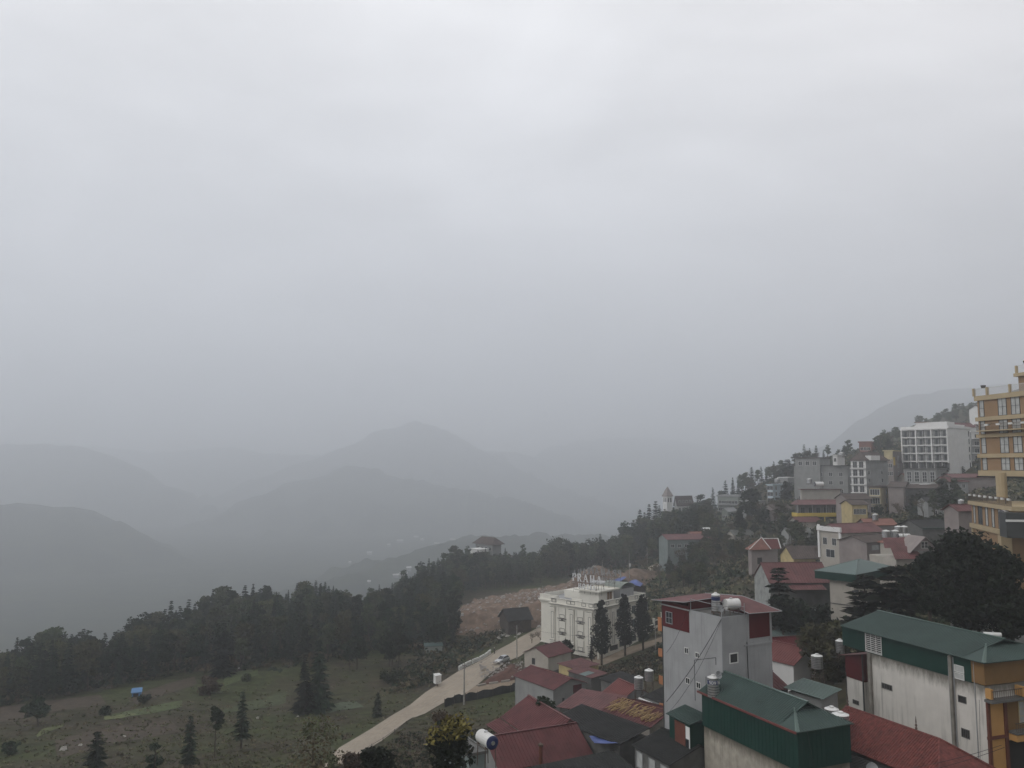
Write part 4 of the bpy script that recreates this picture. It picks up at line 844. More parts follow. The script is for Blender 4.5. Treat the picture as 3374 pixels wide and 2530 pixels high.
p = P(*zq(1282,330), 136); vtank(p-Vector((0,0,3.2)), .74, 2.0, 'ribbed steel tank on a tall rusty stand beside the small grey gable, nearer of two', stand=3.0, group='two ribbed tanks on stands')
p = P(*zq(1452,195), 143); vtank(p-Vector((0,0,2.6)), .76, 1.9, 'ribbed steel tank behind the first one and beside a black roof, further of two', stand=2.4, group='two ribbed tanks on stands')
D4 = byaw('black_roof_shed', 'wide shed with near black roof behind the small bright red roofs', 'shed', zq(980,305), zq(1240,0)[0], zq(600,0)[0], 150, 3.6, 30); D4.wall('dark_concrete'); D4.roof('sx', .7, ['fibre_cement_dark']*2, ov=.3, pitch=.45)
D5 = byaw('black_roof_workshop', 'large black roofed workshop left of the tall grey house beside orange balconies', 'workshop', zq(1700,600), zq(2200,0)[0], zq(1300,0)[0], 129, 3.8, 28); D5.wall('mid_grey_plaster'); D5.roof('sx', 1.8, ['fibre_cement_dark']*2, ov=.3, pitch=.45)
b = MB(); b.box(-.8,.5,D5.h-.9,-.5,5.5,D5.h-.3); b.build('gutter', 'white_wall', D5.o)
H8 = simple('small_plaster_house', 'small weathered plaster house with red roof beside the road in front of the white hotel', zr(865,462), zr(1110,400), zr(425,372), 195, 3.6, 'gx', 1.6, 'red_sheet', 'beige_wall', W=8.5, ov=.35)
H8.win('L', 4.6, 1.2, .85, 1.3, frame='frame_dark', mull=0, pane='black_opening'); b = MB(); b.box(-.15,-.15,-3,8.6,7.6,.1); b.build('plinth', 'dark_concrete', H8.o)
H9 = simple('yellow_shed', 'yellow walled shed with faded brownish red roof in front of the white hotel corner', zr(1380,690), zr(1620,625), zr(1140,572), 176, 3.8, 'sx', .3, 'red_sheet_faded', 'yellow_plaster', ov=.3, cat='shed', W=6)
H10 = simple('striped_roof_shed', 'dark shed with red roof crossed by one green sheet beside the yellow shed', zr(1648,850), zr(1830,772), zr(1405,697), 168, 3.6, 'sx', .4, 'red_sheet_faded', 'dark_concrete', ov=.25, cat='shed')
b = MB(); b.slab([(-.25,1.6,H10.h+.1),(-.25,3.6,H10.h+.1),(H10.W*.6,3.6,H10.h+.34),(H10.W*.6,1.6,H10.h+.34)], .04); b.build('green_sheet', 'green_sheet_light', H10.o)
Bn = simple('dark_barn', 'weathered wooden barn with black roof below the dirt slope', zf(250,802), zf(488,788), zf(152,768), 250, 2.7, 'gx', 2.6, 'fibre_cement_dark', 'dark_wood', Ln=7, W=7.5, cat='barn', ov=.6)
# orange balconied house half hidden behind the tower
O = Bld('orange_balcony_house', 'house with stacked orange balconies peeping out left of the tall grey house', 'house', P(2276, 2010, 122), T.yaw+.1, 6, 5.7, 26)
O.wall('mauve_wall')
for z_ in (22.4, 18.6, 14.6, 10.6, 6.6):
    b = MB(); b.box(-1.2,.2,z_-.12,-.01,5.6,z_); b.box(-1.25,.2,z_,-1.1,5.6,z_+(1.9 if z_ > 21 else 1.1)); b.box(-1.1,.2,z_,0,.32,z_+.9); b.box(-1.1,5.48,z_,0,5.6,z_+.9); bo = b.build('balcony', 'orange_paint', O.o)
    b = MB(); b.tube((-.8,1.0,z_),(-.8,1.0,z_+1.3),.25,.1,6); b.tube((-.8,4.2,z_),(-.8,4.2,z_+1.1),.2,.1,6); b.build('pot_plant', 'dark_wood', bo)
# ================================================================ the white hotel below
def outline_box(s, b, face, a0, a1, z0, z1, t=.09, o0=0, o1=.05):
    for q in ((a0,a1,z0,z0+t),(a0,a1,z1-t,z1),(a0,a0+t,z0+t,z1-t),(a1-t,a1,z0+t,z1-t)): s.fbox(b, face, *q, o0, o1)
Hp = bpix('white_hotel', 'cream white five storey hotel with rooftop letters between road and dirt bank', 'hotel', zf(1175,622), zf(1690,505), zf(745,552), 215, 16.2)
W, Ln, h = Hp.W, Hp.L, Hp.h; sb = 3.0; L2 = Ln+6.5
mat('hotel_white', (.74,.72,.645), .8, .04, .5, .05, 10, stain=.06)
b = MB(); b.box(0,0,3.4,W,Ln,h-1.3); b.box(sb,Ln,3.4,W,L2,h-1.3); b.box(3.2,3.2,-3,W-1.5,L2-1,3.4); b.build('wall', 'hotel_white', Hp.o)
b = MB()      # parapet with cornice, following the outline (front bay and set-back wing)
def par(x0,y0,x1,y1): b.box(x0,y0,h-1.3,x1,y1,h-.1); 
b.box(-.65,-.65,h-1.6,W+.65,Ln+.65,h-1.301); b.box(sb-.65,Ln+.65,h-1.6,W+.65,L2+.65,h-1.3); b.box(-.38,-.38,h-1.95,W+.38,Ln+.38,h-1.6); b.box(sb-.38,Ln+.38,h-1.95,W+.38,L2+.38,h-1.6); b.box(-.15,-.15,h-2.3,W+.15,Ln+.15,h-1.95); b.box(sb-.15,Ln+.15,h-2.3,W+.15,L2+.15,h-1.95)
b.build('cornice', 'hotel_white', Hp.o)
b = MB(); t = .25
for q in ((-.25,-.25,W+.25,0),(-.25,0,0,Ln+.25),(0,Ln,sb,Ln+.25),(sb-.25,Ln+.25,sb,L2+.25),(sb,L2,W+.25,L2+.25),(W,0,W+.25,L2)): par(*q)
for q in ((-.33,-.33,W+.33,.06),(-.33,.06,.06,Ln+.33),(.06,Ln-.06,sb+.06,Ln+.33),(sb-.33,Ln+.33,sb+.06,L2+.33),(W-.06,.06,W+.33,L2+.33)): b.box(q[0],q[1],h-.1,q[2],q[3],h+.02)
b.build('parapet', 'hotel_white', Hp.o)
b = MB(); b.box(0.0,0.0,h-1.29,W,Ln,h-1.22); b.box(sb,Ln,h-1.29,W,L2,h-1.22); b.build('roof_deck', 'grey_plaster', Hp.o)
b = MB()
for a in (-.2, 2.2, 5.9, 7.3, 12.3, Ln-1.5): outline_box(Hp, b, 'L', a, a+1.4, h-1.15, h-.25, .11, .26, .31)
for a in (0, 1.7, 5.2, 9.6, 14, 18.4, 22.8): outline_box(Hp, b, 'R', a, a+1.3, h-1.15, h-.25, .11, .26, .31)
Hp.fbox(b,'L',-.6,Ln+.6,h-1.62,h-1.5,.65,.67); Hp.fbox(b,'R',-.6,W,h-1.62,h-1.5,.65,.67); Hp.fbox(b,'L',-.3,Ln+.2,h-.12,h-.06,.33,.35); Hp.fbox(b,'R',-.3,W,h-.12,h-.06,.33,.35)  # dark strips painted as the shade under cornice and coping
b.build('outline_and_cornice_shade', 'outline_grey', Hp.o)
for a in (.2, 6.3, 12.9):
    b = MB(); Hp.fbox(b,'L', a, a+1.5, 3.4, h-2.3, 0, .35); Hp.fbox(b,'L', a-.15, a+1.65, h-3.1, h-2.3, .35, .5); Hp.fbox(b,'L', a-.15, a+1.65, 3.4, 5.0, .35, .5); o = b.build('pilaster', 'hotel_white', Hp.o)
    q = MB(); outline_box(Hp, q, 'L', a+.3, a+1.2, 5.6, h-3.6, .1, .35, .39); outline_box(Hp, q, 'L', a+.3, a+1.2, 3.7, 4.8, .1, .5, .54); Hp.fbox(q,'L', a-.17, a+1.67, 5.0, 5.1, .35, .5); Hp.fbox(q,'L', a-.1, a+1.6, h-2.45, h-2.32, .35, .53); q.build('fluting', 'outline_grey', o)
for a in (.3, 7.5, 14.5, 21.5):
    b = MB(); Hp.fbox(b,'R', a, a+1.4, 3.4, h-2.3, 0, .35); o = b.build('pilaster', 'hotel_white', Hp.o)
    q = MB(); outline_box(Hp, q, 'R', a+.3, a+1.1, 4.6, h-3.2, .1, .35, .39); q.build('fluting', 'outline_grey', o)
def hotel_win(face, a, z):
    b = MB(); Hp.fbox(b, face, a-1.15, a+1.15, z-.25, z+2.9, 0, .14); o = b.build('window', 'hotel_white', Hp.o)
    q = MB(); outline_box(Hp, q, face, a-.85, a+.85, z+.1, z+1.1, .12, .14, .19); Hp.fbox(q, face, a-1.5, a+1.5, z-.05, z+.07, .14, .42); Hp.fbox(q, face, a-1.0, a+1.0, z-.65, z-.45, 0, .2); Hp.fbox(q, face, a-.25, a+.25, z-.45, z-.1, 0, .26)
    outline_box(Hp, q, face, a-1.2, a+1.2, z-3.0, z+1.6, .05, .14, .16) if False else None
    for dx in (-1.15, 1.08): Hp.fbox(q, face, a+dx, a+dx+.07, z-.2, z+2.8, .14, .17)
    q.build('sill', 'outline_grey', o)
for a in (4.2, 10.4):
    for z in (4.0, 8.0, 11.6): hotel_win('L', a, z-.6)
for a in (4.3, 11, 18, 24):
    for z in (4.0, 8.0, 11.6):
        Hp.win('R', a, z-.2, 1.5, 1.9, frame='frame_grey', pane='teal_glass', mull=1)
# ground floor: columns, dark openings, entrance
b = MB()
for a in (.0, 4.2, 8.6, 12.9): b.box(.1,a+.1,-3,.7,a+.7,3.4)
for a in (4.5, 9, 13.5, 18, 22.5): b.box(a,.1,-3,a+.6,.7,3.4)
b.box(-.3,-.3,3.1,W+.3,Ln+.3,3.39); b.box(sb-.3,Ln+.3,3.1,W+.3,L2+.2,3.38); b.build('ground_floor_column', 'hotel_white', Hp.o)
b = MB()
for y in (1.5, 9.5): b.box(-.15,y,0,.08,y+.5,3.0)
b.build('yellow_pillar', 'pale_yellow', Hp.o)
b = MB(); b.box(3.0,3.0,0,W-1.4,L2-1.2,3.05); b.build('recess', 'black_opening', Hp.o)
b = MB(); b.box(-.6,1.2,2.5,.05,6.4,3.05); b.build('entrance_canopy', 'hotel_white', Hp.o)
# penthouse
b = MB(); b.box(5.6,2.4,h-1.22,12.2,8.8,h+1.9); b.build('penthouse', 'hotel_white', Hp.o); b = MB(); b.box(8.4,8.8,h-1.22,14,L2-4,h+.9); b.build('stair_block', 'hotel_white', Hp.o)
b = MB(); b.box(4.5,1.4,h+1.9,13.4,9.9,h+2.08); b.box(4.4,1.3,h+2.08,13.5,1.5,h+2.35); b.box(4.4,1.5,h+2.08,4.6,10.0,h+2.35); b.box(13.3,1.5,h+2.08,13.5,10.0,h+2.35); b.build('penthouse_roof', 'hotel_white', Hp.o)
pw = MB(); pw.box(9.0,2.3,h-.5,11.4,2.42,h+1.6); po = pw.build('window', 'frame_white', Hp.o); pw = MB(); pw.box(9.15,2.26,h-.4,10.1,2.299,h+1.5); pw.box(10.25,2.26,h-.4,11.25,2.299,h+1.5); pw.build('pane', 'brown_panel', po)
b = MB(); b.box(.6,4.2,h-1.22,1.0,7.6,h+.2); b.box(.6,4.2,h+.2,1.05,7.7,h+.3); b.build('roof_screen', 'hotel_white', Hp.o)
b = MB()
for k in range(9):
    a0, a1 = math.pi*k/9, math.pi*(k+1)/9; cx, rx, rz = 18.4, 3.4, 1.5
    p0 = (cx-rx*math.cos(a0), rz*math.sin(a0)); p1 = (cx-rx*math.cos(a1), rz*math.sin(a1)); b.mesh([(p0[0],2,h+1.6+p0[1]),(p1[0],2,h+1.6+p1[1]),(p1[0],9,h+1.6+p1[1]),(p0[0],9,h+1.6+p0[1]),(p0[0],2,h+1.68+p0[1]),(p1[0],2,h+1.68+p1[1]),(p1[0],9,h+1.68+p1[1]),(p0[0],9,h+1.68+p0[1])], [(0,1,2,3),(7,6,5,4),(0,4,5,1),(2,6,7,3)])
b.build('barrel_roof', 'green_grey', Hp.o)
b = MB(); b.box(15.2,2.4,h-1.22,21.6,8.6,h+1.6); b.build('roof_shelter', 'grey_plaster', Hp.o)
# rooftop letter signs: one toward the road, two seen from behind
mat('letter_backs', (.26,.265,.27), .6, .1)
def sign(word_rows, p, yaw, label, s, front=False):
    root = empty('rooftop_sign', p, yaw, label, 'sign', 'rooftop hotel signs')
    z = 0; f_ = MB()
    for row, sc_, zz, x0 in word_rows:
        b = MB(); x = x0
        for ch in row: x += glyph(b, ch, x, zz, s*sc_, .22, .15)*1.3
        b.build('lettering', 'leaf_letters' if front else 'letter_backs', root)
        for xx in np.arange(x0+.2, x, 1.9): f_.tube((xx,.15,-.9),(xx,.15,zz+.2),.03,n=4)
        f_.tube((x0,.15,zz-.05),(x,.15,zz-.05),.04,n=4)
    f_.build('frame', 'rust_steel', root); return root
# front pair faces left-front; its left end is far along +y, so it runs along -y
zr_ = h+2.3
rows = [('PRAHA', 1.0, 2.2, 0.0), ('HOTEL', .62, 0.5, 2.0)]
sign(rows, Hp.loc(4.7, 10.6, zr_-.2), Hp.yaw-math.pi/2, 'PRAHA HOTEL letter sign that reads forward at the left edge of the hotel roof', 2.0, True)
sign(rows, Hp.loc(12.6, 10.4, zr_), Hp.yaw+math.pi/2+math.pi*0+0, 'PRAHA HOTEL letter sign seen reversed at the right of the hotel roof', 1.85)
s2 = bpy.data.objects['rooftop_sign.001']; s2.location = Hp.loc(13.3, .6, zr_+.7)
sign([('PRAHA', 1.0, 2.2, 0.0)], Hp.loc(13.2, 10.0, zr_+.9), Hp.yaw+math.pi, 'PRAHA letter row seen reversed, running away behind the front sign', 1.85)
htank(Hp.loc(7.0, 6.4, zr_-.2), .62, 2.1, Hp.yaw-.9, 'lying shiny tank behind the front roof letters, left one', stand=1.2, body='steel', end='steel_dark', group='shiny tanks on the white hotel roof')
htank(Hp.loc(7.8, 4.6, zr_-.2), .62, 2.1, Hp.yaw-.9, 'lying shiny tank behind the front roof letters, right one', stand=1.2, body='steel', end='steel_dark', group='shiny tanks on the white hotel roof')
# boundary wall along the side lane
Fp = [Hp.loc(x, -2.6, 0) for x in np.arange(-1.5, 34, 4.2)]
for i, (a, c) in enumerate(zip(Fp[:-1], Fp[1:])):
    e = c-a; yaw = math.atan2(e.y, e.x); z0 = min(Hs(a.x,a.y), Hs(c.x,c.y)); root = empty('wall_section', (a.x,a.y,z0+.1), yaw, 'white boundary wall section with dark slatted panel beside the lane of the white hotel', 'boundary wall', 'boundary wall of the white hotel')
    b = MB(); b.box(0,-.15,-1,e.length,.15,1.0); b.box(0,-.25,-1,.5,.25,2.9); b.box(-.05,-.3,2.9,.55,.3,3.05); b.box(.5,-.12,2.3,e.length,.12,2.5); b.build('wall', 'hotel_white', root)
    b = MB(); b.box(.5,-.05,1.0,e.length,.05,2.3); b.build('slatted_panel', 'frame_dark', root)
# ================================================================ right-hand hillside
def floors(s, face, n, a0, a1, z0, dz, nw, w_, h_, pane='dark_glass', frame='frame_white', mull=1, skip=0, name='window', trans=0):
    for i in range(n):
        for j in range(nw):
            a = a0+(a1-a0)*(j+.5)/nw; s.win(face, a, z0+i*dz, w_, h_, pane, frame, mull, trans, name=name, fr=.1)
def bands(s, face, zs, t, o, m, a0=0, a1=None, name='floor_band'):
    a1 = a1 if a1 is not None else (s.L if face == 'L' else s.W)
    for z in zs:
        b = MB(); s.fbox(b, face, a0, a1, z, z+t, 0, o); b.build(name, m, s.o)
# ochre hotel tower at the right edge
far_ = Vector((78.9, 137.0)); d = Vector((.155, -.988)).normalized(); a = far_+d*20
Ot = Bld('ochre_hotel', 'tall ochre yellow hotel with cream bands and terrace at the right edge', 'hotel', Vector((a.x, a.y, 11.6)), math.atan2(d.x, -d.y)*1.0, 12, 20, 13.4, sink=0)
yawO = math.atan2(-d.y, -d.x)-math.pi/2; Ot.yaw = yawO; Ot.o.rotation_euler[2] = yawO
Ln = Ot.L; b = MB(); b.box(0,0,0,12,Ln,13.4); b.build('wall', 'ochre_wall', Ot.o)
for z, t in ((0,.9),(3.0,.65),(6.35,.55),(9.15,.65),(12.6,.8)):
    b = MB(); b.box(-.32,-.3,z,12,Ln+.35,z+t); b.build('floor_band', 'ochre_trim', Ot.o)
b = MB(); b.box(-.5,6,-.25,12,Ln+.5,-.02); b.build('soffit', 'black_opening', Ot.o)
for z, hh, st in ((.95,2.0,0),(3.75,2.5,1),(6.95,2.1,0),(9.85,2.7,1)):
    for y in (2,5.2,8.4,11.6,14.4): Ot.win('L', y, z+.05, 1.7, hh, frame='frame_dark', pane='curtain', mull=1, trans=1, fr=.08)
    Ot.win('L', Ln-1.0, z+.05, .9, hh, frame='frame_dark', pane='curtain', mull=0, trans=1, fr=.08)
b = MB(); b.box(-1.3,0,7.35,-.0,Ln-1,7.5); b.build('balcony_slab', 'ochre_trim', Ot.o)
def railing(s, x, y0, y1, z, hh=1.0, planters=True, m='rust_steel'):
    b = MB(); n = int((y1-y0)/.22)
    for i in range(n+1): y = y0+(y1-y0)*i/n; b.box(x-.015,y-.015,z,x+.015,y+.015,z+hh)
    b.box(x-.03,y0,z+hh,x+.03,y1,z+hh+.06); o = b.build('railing', m, s.o)
    if planters:
        for y in np.arange(y0+1, y1, 2.6): q = MB(); q.box(x-.18,y-.4,z+hh-.28,x+.18,y+.4,z+hh+.02); q.build('planter', 'frame_white', o)
railing(Ot, -1.25, 0, Ln-1, 7.5)
tb = MB(); tb.box(3.2,0,13.4,12,Ln-5.6,16.2); tb.build('upper_storey', 'ochre_wall', Ot.o); tb = MB(); tb.box(2.7,-.3,16.2,12,Ln-5.2,16.75); tb.build('upper_band', 'ochre_trim', Ot.o)
railing(Ot, -.3, 0, Ln+.3, 13.4, 1.15, False, 'frame_white'); railing(Ot, 3.0, 0, Ln-5.5, 16.75, 1.2, False, 'frame_white')
for x, y, z in ((-.5,Ln+.1,13.4),(-.5,Ln-3,13.4),(-.5,Ln-8,13.4),(2.8,Ln-5.8,16.7),(2.8,Ln-10,16.7)): b = MB(); b.box(x,y,z,x+.35,y+.35,z+1.3); b.build('roof_post', 'ochre_trim', Ot.o)
for x, y in ((-.3,Ln-1.6),(2.9,Ln-7.4)):
    b = MB(); b.lathe([(.28,0),(.42,.5),(.2,.5)], 8, (x+.3,y,14.6 if x < 0 else 18.1)); b.build('flower_pot', 'dark_wood', Ot.o)
b = MB(); b.box(3.1,9,14.2,3.22,10,14.8)
# podium and terrace
Op = Bld('ochre_hotel_podium', 'lower ochre wing of the hotel with a railed terrace full of planters', 'hotel', Vector((71.6,120,-5.8)), 0, 16, 14.2, 22)
e2 = Vector((3.5,13.8)).normalized(); Op.yaw = math.atan2(e2.y, e2.x)-math.pi/2; Op.o.rotation_euler[2] = Op.yaw
hP = Op.h; b = MB(); b.box(0,0,-3,16,14.2,hP-3.9); b.box(0,-6,hP-3.6,16,14.2,hP-.6); b.build('wall', 'ochre_wall', Op.o)
b = MB(); b.box(-.4,-6.3,hP-.6,16,14.6,hP); b.build('terrace_band', 'ochre_trim', Op.o); b = MB(); b.box(-.35,-.3,hP-4.3,16,14.5,hP-3.6); b.build('floor_band', 'ochre_trim', Op.o)
for q in ((-.2,-.25,-3,1.2,1.2,hP-4.3),(-.15,13.6,-3,.5,14.3,hP-4.3)): b = MB(); b.box(*q); b.build('corner_pillar', 'ochre_trim', Op.o)
for y, w_ in ((12.6,.8),(9.6,1.9),(6.4,1.0),(3.4,1.0),(.4,1.0),(-2.6,1.2)): Op.win('L', y, hP-3.45, w_, 2.7, frame='frame_dark', pane='dark_glass' if w_ > 1 else 'curtain', mull=1 if w_ > 1.5 else 0, trans=0, fr=.1)
Op.win('L', 7.0, hP-8.4, 1.6, 2.3, frame='frame_white', pane='teal_glass', mull=1)
railing(Op, -.35, -6, 14.4, hP, 1.1)
for x, y in ((2.2,6.2),(6.8,8),(11,8)): b = MB(); b.tube((x,y,hP),(x,y,hP+4.6),.75,.75,12); b.build('terrace_column', 'ochre_trim', Op.o)
b = MB(); b.box(8,-5,hP,15,11,hP+4.4); b.build('terrace_room', 'dark_glass', Op.o)
for i, y in enumerate((12.5, 10.2, 4.4, 1.5)):
    t_ = empty('terrace_umbrella' if i < 0 else 'cafe_table', Op.loc(1.2, y, hP), i, 'dark cafe table with chairs on the ochre terrace', 'table', 'cafe tables on the terrace')
    b = MB(); b.lathe([(.05,0),(.05,.72),(.5,.73),(.5,.78)], 10); b.build('table_top', 'frame_dark', t_)
p = P(*zl(750,1285), 117); htank(p-Vector((0,0,1.6)), .75, 3.2, Op.yaw+.4, 'large white lying tank on the ochre wing roof', stand=.9)
sh = Bld('dark_tank_screen', 'black screened shelter beside the big white tank on the ochre wing', 'shelter', P(*zl(778,1262), 113), Op.yaw, 8, 3, 3.4, sink=0); sh.wall('frame_dark'); b = MB(); b.box(-.1,-.1,2.2,8,.0,2.5); b.build('rail', 'frame_white', sh.o)
# white balconied hotel up the hill
B1 = byaw('white_balcony_hotel', 'large white hotel with rows of balconies on the hillside', 'hotel', za(1392,852), 3187, 2963.6, 330, 17.2, 40)
B1.wall('white_wall'); W, Ln, h = B1.W, B1.L, B1.h
B1.roof('flat', 1.0, ['white_wall','white_wall'], ov=.3, rib=False)
b = MB(); b.box(1.5,1,h+.2,9,Ln*.72,h+2.7); b.box(10,2,h+.2,W,Ln-1,h+1.9); b.build('rooftop_block', 'white_wall', B1.o); b = MB(); b.box(1.2,Ln*.5,h+2.7,6,Ln*.75,h+2.9); b.build('rooftop_slab', 'terracotta', B1.o)
nb = 6; bw = Ln/nb; fh = 3.3
for i in range(5):
    z0 = .5+i*fh
    for j in range(nb):
        a0 = j*bw; root = None
        b = MB(); B1.fbox(b,'L', a0+.35, a0+bw-.35, z0+.1, z0+2.75, 0, .06); B1.fbox(b,'L', a0+.2, a0+bw-.2, z0-.15, z0, 0, 1.1)
        B1.fbox(b,'L', a0+.2, a0+.35, z0, z0+2.9, 0, 1.1)
        o = b.build('balcony', 'mid_grey_plaster' if i else 'dark_concrete', B1.o); q = MB(); B1.fbox(q,'L', a0+bw*.35, a0+bw*.65, z0+.1, z0+2.4, .06, .09); q.build('pane', 'dark_glass', o)
        q = MB(); B1.fbox(q,'L', a0+.35, a0+bw-.2, z0+.95, z0+1.02, 1.02, 1.08)
        for k in range(9): c = a0+.4+(bw-.6)*k/8; B1.fbox(q,'L', c, c+.05, z0, z0+.95, 1.03, 1.07)
        q.build('railing', 'frame_dark', o)
bands(B1,'L',[.2+i*fh for i in range(1,6)],.42,1.2,'white_wall')
for a in (0, bw*2, bw*4, Ln-.4): b = MB(); B1.fbox(b,'L', a-.1 if a else 0, a+.35, 3.0, h, 0, 1.25); b.build('pier', 'white_wall', B1.o)
for i in range(5): B1.win('R', W-1.6, 1+i*fh, .9, 2.2, frame='frame_grey', mull=0)
B2 = byaw('grey_window_annex', 'grey annex with four tall white framed windows below the white balcony hotel', 'building', za(1262,1303), 3107, 2965, 322, 9.5, 35)
B2.wall('mid_grey_plaster'); B2.roof('flat', .5, ['dark_concrete']*2, ov=.4, rib=False)
for j in range(4): a = B2.L*(.12+.24*j); B2.win('L', a, 4.6, 1.7, 3.9, frame='frame_white', mull=1, trans=2, fr=.14)
bands(B2,'L',[3.0],.5,.6,'green_grey')
B3 = byaw('stepped_white_hotel', 'white and grey multi storey hotel between the balcony hotel and the ochre tower', 'hotel', za(1640,900), 3320, 3180, 350, 15.5, 12)
B3.wall('mid_grey_plaster'); B3.roof('flat', .8, ['white_wall']*2, ov=.4, rib=False)
for z in (3.2, 6.3, 9.4, 12.6): bands(B3,'R',[z],.5,1.0,'white_wall')
floors(B3,'R',5,.6,B3.W-.5,.6,3.1,5,2.3,1.7)
b = MB(); B3.fbox(b,'R',0,B3.W,12.9,15.5,0,.12); b.build('upper_storey_front', 'white_wall', B3.o)
for a in (3, 9.5): B3.win('R', a, 13.2, 2.8, 1.5, mull=2, off=.12)
pr = Bld('gabled_rooftop_house', 'small white rooftop house with grey red gable above the stepped hotel', 'house', B3.loc(-1.5,5,18.2), B3.yaw, 8, 6, 3.2, sink=0); pr.wall('white_wall'); pr.gable_walls('white_wall','x',1.7); pr.roof('gx',1.8,['red_sheet_faded']*2,ov=.5,pitch=.6)
B4 = byaw('white_front_house', 'tall narrow house with white balconied front and dark hipped roof on the hillside', 'house', za(500,1205), za(700,0)[0], za(305,0)[0], 310, 12.5, 42)
B4.wall('mid_grey_plaster'); B4.roof('hx', 3.2, ['brown_roof','brown_roof'], ov=.7, pitch=.6); W, Ln, h = B4.W, B4.L, B4.h
b = MB(); B4.fbox(b,'L',0,Ln,0,h,0,.15); b.build('white_front', 'white_wall', B4.o)
for i in range(4):
    z0 = .3+i*3.1; bands(B4,'L',[z0-.2],.3,1.2,'white_wall',name='balcony_slab'); B4.win('L', Ln*.3, z0+.2, 1.6, 2.3, mull=1, off=.15); B4.win('L', Ln*.72, z0+.2, 1.6, 2.3, mull=1, off=.15)
    q = MB(); B4.fbox(q,'L',0,Ln,z0+.95,z0+1.02,1.1,1.16); [B4.fbox(q,'L',c,c+.05,z0+.1,z0+.95,1.1,1.14) for c in np.arange(.1,Ln,.5)]; q.build('railing','frame_dark',B4.o)
for i in range(3): B4.win('R', 2.2, 1+i*3.1, 1.6, 1.5, mull=1); B4.win('R', W*.7, 1+i*3.1, 1.3, 1.5, mull=1)
b = MB(); b.box(W*.1,-1.2,h+.1,W*.5,1,h+1.9); b.build('dormer', 'white_wall', B4.o)
def hill(name, label, A, uR, uL, D, h, yaw, wallm, roofk=None, rise=1.5, roofm='brown_roof', wins=(), cat='house', **k):
    s = byaw(name, label, cat, A, uR, uL, D, h, yaw, **k); s.wall(wallm)
    if roofk in ('gx','gy'): s.gable_walls(wallm, roofk[1], rise-.05)
    if roofk: s.roof(roofk, rise, [roofm, roofm], ov=.5, pitch=.7, rib=roofk != 'flat')
    for face, n, nw, z0, dz, w_, h_ in wins: floors(s, face, n, .6, (s.L if face == 'L' else s.W)-.6, z0, dz, nw, w_, h_)
    return s
B5 = hill('grey_apartment_block', 'broad unpainted grey block with a small white rooftop room', za(300,1265), za(330,0)[0], za(-310,0)[0], 348, 13, 60, 'mid_grey_plaster', 'flat', .4, 'dark_concrete', (('L',3,5,1.5,3.6,1.4,1.5),), 'building')
b5 = hill('white_rooftop_room', 'white cubic room with one window on top of the grey block', za(190,1150), za(240,0)[0], za(112,0)[0], 346, 4.2, 50, 'white_wall', 'flat', .3, 'white_wall', (('L',1,1,1.6,3,1.0,1.4),), 'rooftop room', sink=0)
b5b = hill('grey_rooftop_house', 'weathered grey rooms beside the white cubic rooftop room', za(0,1180), za(80,0)[0], za(-290,0)[0], 352, 5, 55, 'mid_grey_plaster', 'flat', .4, 'brown_roof', (('L',1,3,2,3,1.5,1.6),), 'building')
B6 = hill('beige_brown_house', 'beige upper floors over brown balconies between the dark hipped house and the white hotel', za(790,1105), za(860,0)[0], za(665,0)[0], 338, 11, 50, 'mauve_wall', 'flat', .5, 'pale_yellow', (('L',3,3,1,3.2,1.4,1.6),('R',3,1,1,3.2,1.4,1.6)), 'building')
b = MB(); B6.fbox(b,'R',.5,2.6,5.2,8.6,0,.2); b.build('yellow_panel','yellow_paint',B6.o); b = MB(); B6.fbox(b,'L',0,B6.L,7.6,11,0,.15); b.build('upper_wall','pale_yellow',B6.o)
B7 = hill('salmon_villa', 'distant salmon pink villa on the ridge behind the dark hipped house', za(560,1010), za(590,0)[0], za(400,0)[0], 420, 9, 60, 'terracotta', 'flat', .6, 'terracotta', (('L',2,3,1.5,3.6,1.6,1.4),))
B8 = hill('pale_yellow_villa', 'pale yellow house with balconies under the dark hipped house', za(655,1500), za(735,0)[0], za(490,0)[0], 288, 9.5, 50, 'pale_yellow', 'flat', .5, 'brown_roof', (('L',3,3,.8,3.1,1.5,1.9),('R',3,1,.8,3.1,1.2,1.7)))
bands(B8,'L',[3.2,6.3],.3,1.1,'beige_wall',name='balcony_slab')
B9 = hill('mauve_gabled_house', 'brownish mauve house with shallow gable roof below the grey annex', za(905,1490), za(930,0)[0], za(690,0)[0], 285, 6, 58, 'mauve_wall', 'gy', 1.6, 'brown_roof', ())
b = MB(); b.box(-1,-1,0,-.5,-.5,.1)
B9b = hill('long_dark_shed', 'long dark roofed shed right of the mauve gabled house', za(915,1500), za(1290,0)[0], za(880,0)[0], 290, 4.5, 5, 'dark_concrete', 'gx', 1.2, 'brown_roof', (), 'shed', Ln=7)
Y = hill('yellow_terrace_house', 'house with bright yellow balconies under a wide red veranda roof', zb(1598,872), zb(2130,0)[0], zb(1515,0)[0], 300, 8, 8, 'dark_concrete', None, 0, 'red_sheet_faded')
W, Ln, h = Y.W, Y.L, Y.h
b = MB(); b.slab([(-1.6,-2.0,h+.1),(W+1,-2.0,h+.1),(W-1,3.5,h+1.7),(0.8,3.5,h+1.7)], .1); b.slab([(-1.6,Ln+1,h+.1),(-1.6,-2.0,h+.1),(.8,3.5,h+1.7),(.8,Ln,h+1.7)], .1); b.build('roof', 'red_sheet_faded', Y.o)
